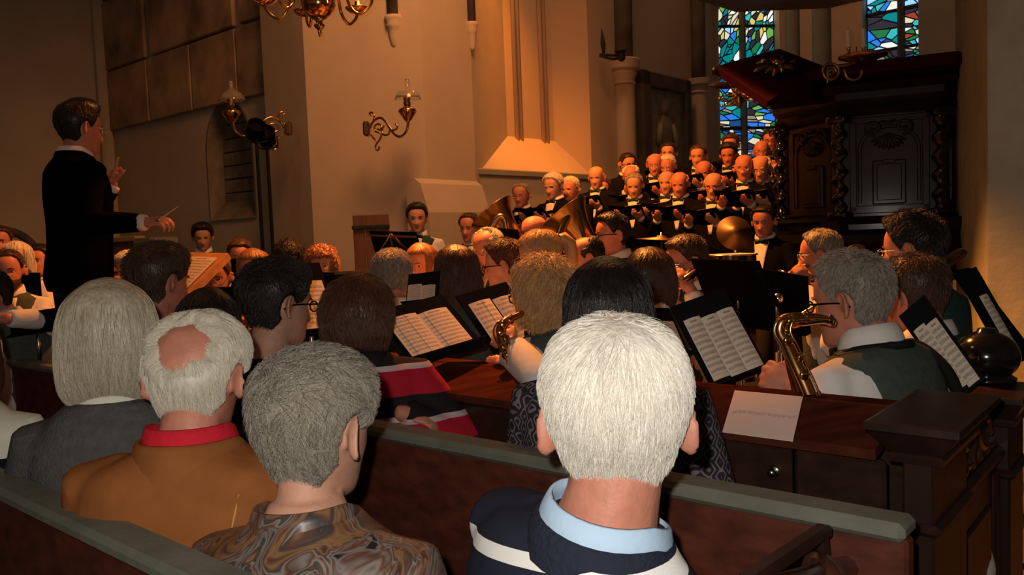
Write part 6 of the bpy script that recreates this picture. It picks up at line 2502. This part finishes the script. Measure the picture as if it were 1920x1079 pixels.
def music_stand(label, tl, tr, bl, d, tilt=.55, pages=2, over=.05, sheet_label=None, desk_name='music_stand', pole=True, group=None, gap=0.0, plate_mat='stand_black', up=.06):
    A, B, C = corners(tl, tr, bl, d, tilt)
    x, y = (B - A), (C - A)
    nrm = x.cross(y).normalized()
    if nrm.dot(CAM - A) < 0:
        nrm = -nrm
    xu, yu = x.normalized(), y.normalized()
    ctr = A + x / 2 + y / 2
    base = Vector((ctr.x, ctr.y, 0)) - Vector((nrm.x, nrm.y, 0)) * .05
    st = thing(desk_name, label, 'music stand', base, 0, group)
    mb = MB()
    q = [A - xu * over - yu * up, B + xu * over - yu * up, B + xu * over + y + yu * .015, A - xu * over + y + yu * .015]
    q = [p - nrm * .014 - base for p in q]
    mb.prism(q, nrm * .006)
    mb.build('desk', M[plate_mat], st)
    mb = MB()
    e = [q[3], q[2]]
    mb.prism([e[0], e[1], e[1] + nrm * .05, e[0] + nrm * .05], yu * .006)
    mb.build('lip', M[plate_mat], st)
    if pole:
        top = ctr - base - nrm * .03 + yu * (y.length * .1)
        mb = MB()
        mb.tube([top, Vector((top.x, top.y, max(top.z - .25, .5)))], .009, 8)
        mb.tube([Vector((top.x, top.y, max(top.z - .2, .5))), Vector((top.x, top.y, .2))], .013, 8)
        mb.ball(top, .02)
        mb.build('pole', M['steel'], st, True)
        for k in range(3):
            a = 2 * math.pi * k / 3 + .4
            mb = MB()
            mb.tube([Vector((top.x, top.y, .30)), Vector((top.x + .26 * math.cos(a), top.y + .26 * math.sin(a), .02))], .008, 6)
            mb.build('leg', M['black_metal'], st)
    if pages:
        w = x.length / pages
        names = sheet_label
        sh = thing('sheet_music', sheet_label, 'sheet music', A - nrm * .006)
        o = A - nrm * .006
        for i in range(pages):
            a = A + xu * (w * i + (gap if i else 0)) - o
            b = A + xu * (w * (i + 1)) - o
            mb = MB()
            bend = nrm * (.006 if pages > 1 else .003)
            dn = yu * (.006 * (i % 2) + .004 * i)
            n_ = 5
            for j in range(n_):
                f0, f1 = j / n_, (j + 1) / n_
                h0, h1 = math.sin(f0 * math.pi), math.sin(f1 * math.pi)
                p0, p1 = a.lerp(b, f0) + bend * h0 + dn, a.lerp(b, f1) + bend * h1 + dn
                ii = mb.add([p0 + y, p1 + y, p1, p0], [(0, 1, 2, 3)])
                mb.uv[len(mb.f) - 1] = ((f0, 0), (f1, 0), (f1, 1), (f0, 1))
            pg = mb.build('page', M['music'], sh)
            so = pg.modifiers.new('t', 'SOLIDIFY')
            so.thickness = .0012
            so.offset = 1
    return st


music_stand('black stand with two wide pages of music in front of the striped sweater woman', (722, 602), (833, 573), (777, 674), 2.75, .6, 2, .03, 'two printed pages on the stand right of the striped sweater')
music_stand('black stand with two pages in front of the wavy blond saxophone player', (878, 572), (956, 549), (940, 664), 3.05, .55, 2, .02, 'two printed pages split by a dark gap behind the alto saxophone', gap=.006)
music_stand('black stand holding three overlapping pages right of the white-haired head', (1281, 603), (1370, 571), (1339, 716), 2.45, .45, 3, .012, 'three overlapping printed pages right of the white-haired head')
music_stand('stand with a slanting sheet just left of the black ball post', (1713, 622), (1751, 590), (1793, 737), 2.30, .4, 2, .01, 'slanting sheet of music left of the black ball')
music_stand('black stand behind the man in black glasses, tall narrow page showing', (528, 531), (603, 526), (557, 622), 3.45, .5, 1, .02, 'tall narrow page to the right of the man in black glasses', up=.10)
music_stand('stand mostly hidden by the auburn hair of the striped sweater woman', (618, 548), (668, 543), (640, 610), 4.2, .5, 1, .02, 'corner of a page left of the grey-haired man')
music_stand('small stand with a tented sheet in front of the strawberry blond woman', (766, 536), (817, 530), (763, 566), 3.6, .5, 2, .01, 'small tented sheet between grey-haired man and long auburn hair', pole=False)
music_stand('stand with a pale sheet half hidden by the white hair', (1222, 604), (1262, 603), (1246, 660), 2.9, .4, 1, .02, 'pale sheet half hidden behind the white hair')
music_stand('stand at the pillar, its white page seen at a sharp angle', (1836, 556), (1850, 551), (1895, 660), 2.75, .35, 1, .03, 'white page seen at a sharp angle in front of the near pillar', up=.10)


def black_stand(label, tl, tr, bl, d, tilt=-.25, struts=False, group=None):
    st = music_stand(label, tl, tr, bl, d, tilt, 0, .0, None, 'music_stand', True, group, plate_mat='black_matte', up=0)
    if struts:
        A, B, C = corners(tl, tr, bl, d, tilt)
        mb = MB()
        t = A.lerp(B, .5) + (C - A) * .12 - FWD * .03 - st.location
        for f in (.1, .45, .9):
            e = A.lerp(B, f) + (C - A) * .95 - FWD * .03 - st.location
            mb.tube([t, e], .009, 6)
        mb.tube([A + (C - A) * .18 - FWD * .03 - st.location, B + (C - A) * .18 - FWD * .03 - st.location], .007, 6)
        mb.build('strut', M['brass_dark'], st)
    return st


black_stand('folding black stand with fanned struts beside the standing young man', (690, 434), (778, 436), (703, 480), 6.2, -.2, True)
black_stand('large black stand seen from behind right of the bearded horn player', (1292, 487), (1420, 492), (1330, 590), 3.9, -.3)
black_stand('black stand below the trombone player, left of the grey-haired saxophonist', (1425, 505), (1512, 520), (1432, 600), 4.0, -.3)
black_stand('wide black stand at the left edge before the clarinet player', (14, 592), (108, 578), (18, 622), 3.7, -.2)
black_stand('black stand between conductor and left-edge woman', (30, 512), (72, 512), (34, 560), 5.4, -.2)
black_stand('black stand hiding the face of the dark-crowned musician', (432, 486), (470, 486), (434, 556), 5.9, -.2)
black_stand('black stand in front of the curly youth', (588, 512), (626, 512), (590, 560), 5.2, -.2)
black_stand('low black stand beneath the tubas', (905, 425), (968, 432), (915, 478), 5.3, -.2)
black_stand('dark stand leaning at the right against the near pillar', (1786, 506), (1822, 500), (1908, 668), 2.95, .3)
black_stand('flat black stand in front of the short-haired player with glasses', (352, 544), (440, 538), (356, 558), 4.4, -.15)
black_stand('black stand seen edge-on between trombone slide and saxophone', (1416, 514), (1424, 511), (1470, 606), 3.0, -.2)

# wooden score desk of the conductor
A, B, C = W(318, 472, 4.15), W(428, 475, 3.78), W(242, 540, 3.85)
ctr = (B + C) / 2
xu, yu = (B - A).normalized(), (C - A).normalized()
nr = xu.cross(yu).normalized()
if nr.z < 0:
    nr = -nr
sd = thing('score_desk', 'light wooden desk with the open score in front of the conductor', 'music stand', Vector((ctr.x, ctr.y, 0)))
o = sd.location
mb = MB()
mb.prism([q - o for q in (A, B, B + C - A, C)], -nr * .03)
mb.build('desk_top', M['desk_wood'], sd)
mb = MB()
mb.prism([q - o for q in (C, C + B - A, C + B - A + nr * .03, C + nr * .03)], yu * .015)
mb.build('lip', M['desk_wood'], sd)
mb = MB()
mb.tube([ctr - o - nr * .03, Vector((0, 0, .06))], .025, 10)
mb.build('pole', M['desk_wood'], sd, True)
mb = MB()
mb.lathe([(.24, 0), (.24, .03), (.05, .06)], 20)
mb.build('foot', M['desk_wood'], sd)
x, y = (B - A), (C - A)
sc_ = thing('score', 'open printed score lying on the wooden conductor desk', 'sheet music', A + nr * .004)
for i in range(2):
    a = A + y * .16 + x * (.05 + .45 * i) + nr * .005 - sc_.location
    mb = MB()
    mb.quad(a + y * .8, a + y * .8 + x * .43, a + x * .43, a)
    pg = mb.build('page', M['music'], sc_)
    so = pg.modifiers.new('t', 'SOLIDIFY')
    so.thickness = .004
# podium under the conductor
pdm = thing('podium', 'dark wooden podium under the conductor', 'platform', Vector((conductor['root'].location.x + .1, conductor['root'].location.y, 0)), conductor['yaw'])
mb = MB()
mb.box((0, 0, .16), (1.1, 1.1, .32), None, 0, .01)
mb.build('base', M['pew_dark'], pdm)
mb = MB()
mb.box((0, 0, .335), (1.16, 1.16, .03), None, 0, .008)
mb.build('deck', M['board_wood'], pdm)
# baton
b0, b1 = W(296, 414, 4.02), W(333, 388, 3.88)
bt = thing('baton', 'short pale baton held in the lower hand of the conductor', 'baton', b0)
mb = MB()
mb.tube([Vector(), b1 - b0], [.0035, .0018], 7)
mb.build('shaft', M['candle'], bt)
mb = MB()
mb.tube([(b0 - b1) * .12, (b1 - b0) * .02], [.010, .006], 8, 0, True)
mb.build('handle', M['board_wood'], bt, True)
# dark keyboard case below the pier
kb = thing('keyboard_case', 'long black case with glossy lid in front of the big pier', 'case', Vector((W(645, 520, 5.6).x, W(645, 520, 5.6).y, 0)), R(4))
zt_ = W(645, 503, 5.6).z
mb = MB()
mb.box((0, 0, zt_ / 2 - .05), (.62, .32, zt_ - .12), None, 0, .015)
mb.build('case_body', M['black_matte'], kb)
mb = MB()
mb.box((0, 0, zt_ - .06), (.66, .36, .09), None, 0, .02)
mb.build('lid', M['black_lacquer'], kb)

# ------------------------------------------------------------------ choir folders


def folder_for(P, lab, big=1.0):
    hands = [P['joints'][k][2] for k in 'LR']
    c = (hands[0] + hands[1]) / 2 + Vector((0, .05, .05))
    f = thing('choir_folder', lab, 'folder', to_world(P, c), P['yaw'])
    for sx in (-1, 1):
        mb = MB()
        a = Vector((0, .02, 0))
        xx = Vector((sx * .17 * big, -.035, .02))
        yy = Vector((0, .17, .13)) * big
        a = a - yy * .5
        nn_ = xx.cross(yy).normalized()
        mb.prism([a, a + xx, a + xx + yy, a + yy], nn_ * .006)
        mb.build('cover', M['black_matte'], f)
        mb = MB()
        up_ = nn_ if nn_.z > 0 else -nn_
        b = a + up_ * .009 + xx * .05 + yy * .04
        mb.prism([b, b + xx * .9, b + xx * .9 + yy * .9, b + yy * .9], up_ * .003)
        mb.build('page', M['paper'], f)
    return f


for i, P in enumerate(SINGERS):
    folder_for(P, 'black music folder held by the ' + ' '.join(choir[i][6].split()[:9]).rstrip(','), 1.0)

# ------------------------------------------------------------------ instruments
Xv, Yv, Zv = Vector((1, 0, 0)), Vector((0, 1, 0)), Vector((0, 0, 1))


def mouth(P):
    return P['X'] @ Vector((0, .118, -.074))


def inst(P, name, label, cat):
    r = thing(name, label, cat, P['root'].location, P['yaw'])
    r.scale = (P['scale'],) * 3
    return r


def clarinet(P, label, d=(0, .45, -.89), length=.60):
    r = inst(P, 'clarinet', label, 'clarinet')
    m, d = mouth(P), Vector(d).normalized()
    rot = frame_z(d)
    mb = MB()
    mb.lathe([(.006, 0), (.009, .03), (.013, .07), (.0135, length - .12), (.017, length - .08), (.031, length), (.028, length - .002), (.015, length - .06)], 14, 0, m, rot, True)
    b = mb.build('tube', M['black_lacquer'], r, True)
    mb = MB()
    for t in (.075, .14, .30, length - .11, length - .004):
        rr = .0155 if t < length - .05 else .0315
        mb.lathe([(rr, t - .004), (rr + .001, t), (rr, t + .004)], 14, 0, m, rot)
    for k in range(9):
        mb.ball(m + d * (.12 + .04 * k) + rot @ Vector((.014, .004 * (k % 3), 0)), (.006, .006, .006), None, 8, 5)
    mb.build('keywork', M['silver'], r, True)['kind'] = 'stuff'


def trumpet(P, label, mt='silver', d=(0, 1, -.12), length=.50):
    r = inst(P, 'trumpet', label, 'trumpet')
    m, d = mouth(P), Vector(d).normalized()
    rot = frame_z(d)
    s = Vector((1, 0, 0))
    u = s.cross(d)
    mb = MB()
    mb.lathe([(.012, 0), (.013, .004), (.006, .02), (.005, .08)], 12, 0, m, rot)
    mb.build('mouthpiece', M['silver'], r, True)
    mb = MB()
    mb.tube(smooth_path([m + d * .06, m + d * .40, m + d * .455 - u * .03, m + d * .40 - u * .06, m + d * .12 - u * .06], 6), .0065, 8, 0, True)
    mb.tube(smooth_path([m + d * .10 - u * .0 + s * .018, m + d * .07 - u * .03 + s * .018, m + d * .10 - u * .06 + s * .018], 6), .0065, 8, 0, True)
    mb.build('tubing', M[mt], r, True)
    mb = MB()
    mb.lathe([(.007, .10), (.008, .30), (.013, .40), (.028, .46), (.060, length), (.056, length), (.024, .455), (.006, .38)], 22, 0, m + s * .018, rot)
    mb.build('bell', M[mt], r, True)
    for k in range(3):
        mb = MB()
        c = m + d * (.20 + .028 * k) - u * .02
        mb.tube([c - u * .06, c + u * .03], .011, 10)
        mb.tube([c + u * .03, c + u * .055], .004, 6)
        mb.ball(c + u * .056, (.008, .008, .003))
        mb.build('valve', M[mt], r, True)


by = {p['label']: p for p in PEOPLE}


def who(start):
    for k, p in by.items():
        if k.startswith(start):
            return p
    raise KeyError(start)


clarinet(left_clar, 'black clarinet with silver rings played at the left edge')
clarinet(oboe_man, 'black clarinet of the player beneath the score desk edge')
clarinet(clar_woman, 'black clarinet held by the red-haired musician in unbuttoned waistcoat', (-.1, .5, -.85))
clarinet(who('curly ginger'), 'black clarinet of the curly youth below the pier')
clarinet(who('woman with pale cropped'), 'black clarinet of the woman with pale cropped hair')
trumpet(who('strawberry'), 'silver trumpet shining beside the strawberry blond woman', 'silver', (.25, 1, -.1))
trumpet(who('white-haired trumpet'), 'silver cornet pointing down from the white-haired player', 'silver', (-.05, .8, -.6))
trumpet(who('young brown-haired'), 'brass trumpet of the young player in dark glasses', 'brass', (0, .85, -.5))


def pix(pts):
    return [W(*p) for p in pts]


# small brass horn
h0 = W(1275, 515, 3.98)
hn_ = thing('tenor_horn', 'small brass horn held to the bearded player\'s mouth', 'horn', h0)
o = h0
mb = MB()
mb.tube([q - o for q in smooth_path(pix([(1270, 506, 4.0), (1256, 516, 3.95), (1240, 526, 3.92)]), 6)], .010, 8, 0, True)
mb.tube([q - o for q in smooth_path(pix([(1256, 516, 3.95), (1244, 530, 3.9), (1258, 536, 3.88), (1284, 518, 3.9), (1296, 508, 3.95), (1303, 514, 3.95), (1292, 530, 3.92), (1272, 540, 3.9)]), 6)], .011, 8, 0, True)
mb.build('tubing', M['silver'], hn_, True)
mb = MB()
a, b = W(1304, 511, 3.86), W(1268, 536, 3.84)
mb.tube([a - o, b - o], [.018, .016], 10, 0, True)
mb.build('valve_casing', M['brass'], hn_, True)
for k in range(3):
    c = W(1262 + 9 * k, 499 + 4 * k, 3.9) - o
    mb = MB()
    mb.tube([c - UP * .05, c], .008, 8, 0, True)
    mb.ball(c + UP * .004, (.011, .011, .005))
    mb.build('valve', M['silver'], hn_, True)


def trombone(P, label, m_, tip, dm, dt, bellpx, dbell, drop=10, bell=True):
    """slide of two parallel tubes from the mouth to the tip; bell section beside the head"""
    m0, t0 = W(*m_, dm), W(*tip, dt)
    r = thing('trombone', label, 'trombone', m0)
    u = (t0 - m0).normalized()
    off = -UP * (drop / F_PX * dm)
    mb = MB()
    mb.tube(smooth_path([Vector(), (t0 - m0) * .5, t0 - m0, t0 - m0 + u * .035 + off * .5, t0 - m0 + off, (t0 - m0) * .3 + off], 6), .0075, 8, 0, True)
    mb.build('slide', M['brass'], r, True)
    mb = MB()
    mb.lathe([(.018, 0), (.016, .01), (.008, .04)], 12, 0, -u * .035, frame_z(u))
    mb.build('mouthpiece', M['silver'], r, True)
    mb = MB()
    mb.tube([(t0 - m0) * .30, (t0 - m0) * .30 + off], .006, 6)
    mb.tube([(t0 - m0) * .12, (t0 - m0) * .12 + off], .006, 6)
    mb.build('brace', M['brass'], r, True)
    pts = [W(*p) - m0 for p in bellpx]
    mb = MB()
    n_ = len(pts)
    sp = smooth_path(pts, 6)
    mb.tube(sp, [.010 + .0 * i for i in range(len(sp))], 10, 0, True)
    mb.build('bow', M['brass_dark'], r, True)
    e, e2 = sp[0], (sp[0] - sp[2]).normalized()
    k_ = 1.0 if bell else .62
    mb = MB()
    mb.lathe([(.010, -.02), (.014, .10 * k_), (.024 * k_, .20 * k_), (.045 * k_, .27 * k_), (.095 * k_, .33 * k_), (.090 * k_, .33 * k_), (.04 * k_, .268 * k_), (.010, .10 * k_)], 24, 0, e, frame_z(e2))
    mb.build('bell', M['brass'], r, True)


trombone(trombone_man, 'trombone of the grey-haired man with its slide reaching down left', (1507, 503), (1390, 578), 4.25, 3.75, [(1530, 500, 4.75), (1560, 488, 4.75), (1600, 462, 4.75), (1618, 470, 4.75), (1560, 510, 4.4), (1520, 530, 4.25)], 4.3, 10, False)
trombone(tall_man, 'trombone carried by the tall man with its tuning loop behind his shoulder', (1662, 500), (1500, 592), 2.86, 2.9, [(1660, 560, 3.05), (1715, 515, 2.95), (1762, 492, 2.80), (1800, 471, 2.88), (1806, 478, 2.90), (1775, 499, 2.84), (1735, 512, 2.80)], 2.8, 17, False)


def tuba(label, mouth_px, rim_px, rim_d, ax, r0, body, mp, mt='silver'):
    """bell with its rim at rim_px opening along ax; body path in picture terms"""
    o = W(*rim_px, rim_d)
    r = thing('tuba', label, 'tuba', o)
    axv = (RT * ax[0] + UP * ax[1] + FWD * ax[2]).normalized()
    rot = frame_z(axv)
    L = r0 * 3.2
    mb = MB()
    mb.lathe([(r0 * .22, -L), (r0 * .28, -L * .75), (r0 * .38, -L * .5), (r0 * .55, -L * .25), (r0 * .78, -L * .08), (r0, 0), (r0 * 1.02, .006), (r0 * .98, .008), (r0 * .74, -L * .08), (r0 * .50, -L * .26), (r0 * .33, -L * .5), (r0 * .2, -L * .8)], 30, 0, (0, 0, 0), rot)
    mb.build('bell', M[mt], r, True)
    e = -axv * L
    mb = MB()
    pts = [e] + [W(*p) - o for p in body]
    sp = smooth_path(pts, 6)
    mb.tube(sp, [r0 * .22 * (1 - .72 * i / len(sp)) + .006 for i in range(len(sp))], 12, 0, True)
    mb.build('bow', M[mt], r, True)
    mb = MB()
    m0 = W(*mouth_px) - o
    q = [m0] + [W(*p) - o for p in mp]
    mb.tube(smooth_path(q, 6), .009, 8, 0, True)
    mb.lathe([(.020, 0), (.017, .012), (.009, .04)], 12, 0, m0, frame_z(q[1] - q[0]))
    mb.build('lead_pipe', M['silver'], r, True)
    for k in range(3):
        c = W(body[1][0] + 9 * k - 8, body[1][1] - 22 + 2 * k, body[1][2] - .12) - o
        mb = MB()
        mb.tube([c - axv * .12, c + axv * .08], .017, 10, 0, True)
        mb.tube([c + axv * .08, c + axv * .13], .006, 6, 0, True)
        mb.build('valve', M['steel'], r, True)


tuba('big tuba whose bell rises left of the bald player', (985, 447, 5.55), (922, 398), 5.75, (-.62, .78, .12), .17, [(965, 470, 5.65), (955, 520, 5.6), (925, 520, 5.6), (915, 450, 5.6), (930, 412, 5.6), (945, 410, 5.6), (952, 450, 5.6)], [(962, 455, 5.5), (950, 462, 5.5)], 'brass_dark')
tuba('big tuba whose bell rises left of the bow-tied player', (1122, 449, 4.85), (1058, 400), 5.15, (-.58, .80, .14), .165, [(1100, 470, 5.05), (1085, 520, 5.0), (1055, 520, 5.0), (1048, 450, 5.0), (1070, 398, 5.05), (1082, 400, 5.05), (1100, 455, 5.0)], [(1108, 457, 4.85), (1096, 462, 4.9)], 'brass_dark')


def saxophone(label, neck, body, bow, d_name, rad0, rad1, keys, second=None):
    o = W(*body[0])
    r = thing('saxophone', label, 'saxophone', o)
    mb = MB()
    mb.tube(smooth_path([W(*p) - o for p in neck], 6), [.010 + .004 * i / 30 for i in range((len(neck) - 1) * 6 + 1)], 10, 0, True)
    mb.build('neck', M['gold_lacquer'], r, True)
    mb = MB()
    sp = smooth_path([W(*p) - o for p in body], 8)
    mb.tube(sp, [rad0 + (rad1 - rad0) * i / len(sp) for i in range(len(sp))], 14, 0, True)
    mb.build('tube', M['gold_lacquer'], r, True)
    if second:
        mb = MB()
        sp2 = smooth_path([W(*p) - o for p in second], 8)
        mb.tube(sp2, [rad0 * 1.1 + .012 * i / len(sp2) for i in range(len(sp2))], 12, 0, True)
        mb.build('bow', M['gold_lacquer'], r, True)
    mb = MB()
    rd = random.Random(len(label))
    for k in range(keys):
        i = int((k + .7) / (keys + .5) * (len(sp) - 1))
        c = sp[i]
        f = rad0 + (rad1 - rad0) * i / len(sp)
        sd_ = RT * rd.choice((-.8, .1, .75)) - FWD * .8
        sd_.normalize()
        mb.lathe([(.013, 0), (.014, .004), (.009, .007), (.003, .008)], 12, 0, c + sd_ * (f + .004), frame_z(sd_))
        mb.tube([c + sd_ * f, c + sd_ * (f + .006)], .004, 6)
    mb.build('keys', M['brass'], r, True)['kind'] = 'stuff'
    mb = MB()
    for s_ in (-.6, .5):
        mb.tube([p + (RT * s_ - FWD * .75).normalized() * (rad1 + .012) for p in sp[4:-4]], .0028, 6)
    mb.build('key_rod', M['brass'], r, True)


saxophone('big golden saxophone of the grey-haired man at the front', [(1560, 606, 2.12), (1540, 600, 2.10), (1505, 604, 2.10), (1478, 600, 2.10)],
          [(1560, 603, 2.13), (1530, 597, 2.11), (1492, 596, 2.10), (1468, 602, 2.10), (1462, 622, 2.10), (1474, 645, 2.09), (1492, 685, 2.07), (1512, 730, 2.05), (1528, 775, 2.03)], None, 'x', .011, .021, 9,
          [(1476, 655, 2.10), (1486, 690, 2.09), (1498, 728, 2.08), (1506, 765, 2.06)])
saxophone('alto saxophone of the wavy blond woman', [(978, 588, 2.72), (966, 594, 2.70), (952, 600, 2.68), (942, 606, 2.66)],
          [(958, 596, 2.69), (944, 606, 2.66), (937, 622, 2.65), (942, 638, 2.64), (952, 656, 2.63), (962, 676, 2.62), (968, 700, 2.61)], None, 'x', .012, .020, 7)

# ------------------------------------------------------------------ drum kit
ck = thing('crash_cymbal', 'thin cymbal on a chrome stand above the bearded horn player', 'cymbal', Vector((W(1238, 447, 5.6).x, W(1238, 447, 5.6).y, 0)))
o = ck.location
c = W(1240, 447, 5.6) - o
mb = MB()
mb.lathe([(.004, .02), (.03, .018), (.035, .008), (.17, -.012), (.17, -.014), (.03, .004)], 30, 0, c, Matrix.Rotation(R(5), 3, 'Y'))
mb.build('plate', M['cymbal'], ck, True)
mb = MB()
mb.tube([c + Vector((0, 0, .04)), c - Vector((0, 0, .25)), Vector((c.x, c.y, .25))], [.008, .010, .012], 8)
mb.build('pole', M['steel'], ck, True)
for k in range(3):
    a = 2 * math.pi * k / 3
    mb = MB()
    mb.tube([Vector((c.x, c.y, .4)), Vector((c.x + .28 * math.cos(a), c.y + .28 * math.sin(a), .01))], .009, 6)
    mb.build('leg', M['steel'], ck)
rk = thing('ride_cymbal', 'large dull cymbal in front of the drummer', 'cymbal', Vector((W(1378, 440, 5.7).x, W(1378, 440, 5.7).y, 0)))
o = rk.location
c = W(1378, 436, 5.7) - o
mb = MB()
mb.lathe([(.004, .03), (.04, .026), (.045, .012), (.125, -.012), (.125, -.014), (.04, .006)], 30, 0, c, Matrix.Rotation(R(70), 3, 'X'))
mb.build('plate', M['cymbal'], rk, True)
mb = MB()
mb.tube([c + UP * .03, c - UP * .02, Vector((c.x, c.y, .3))], [.010, .012, .013], 8)
mb.lathe([(.02, 0), (.024, .02), (.018, .05)], 12, 0, (c.x, c.y, c.z - .22))
mb.build('pole', M['steel'], rk, True)
for k in range(3):
    a = 2 * math.pi * k / 3 + 1
    mb = MB()
    mb.tube([Vector((c.x, c.y, .45)), Vector((c.x + .28 * math.cos(a), c.y + .28 * math.sin(a), .01))], .009, 6)
    mb.build('leg', M['steel'], rk)
dr_ = thing('snare_drum', 'shallow drum with chrome rim below the cymbals', 'drum', Vector((W(1370, 480, 5.5).x, W(1370, 480, 5.5).y, 0)))
zt_ = W(1370, 478, 5.5).z
mb = MB()
mb.lathe([(.165, zt_ - .16), (.165, zt_)], 28)
mb.build('shell', M['black_lacquer'], dr_, 40)
mb = MB()
mb.lathe([(.16, zt_ - .01), (.16, zt_ + .004)], 28)
mb.build('skin', M['drum_skin'], dr_)
mb = MB()
for z in (zt_, zt_ - .15):
    mb.tube(arc((0, 0, z), .170, 0, 6.28, 28, Xv, Yv), .006, 7)
mb.build('rim', M['steel'], dr_, True)
for k in range(3):
    a = 2 * math.pi * k / 3
    mb = MB()
    mb.tube([Vector((0, 0, zt_ - .22)), Vector((.25 * math.cos(a), .25 * math.sin(a), .01))], .010, 6)
    mb.build('leg', M['steel'], dr_)
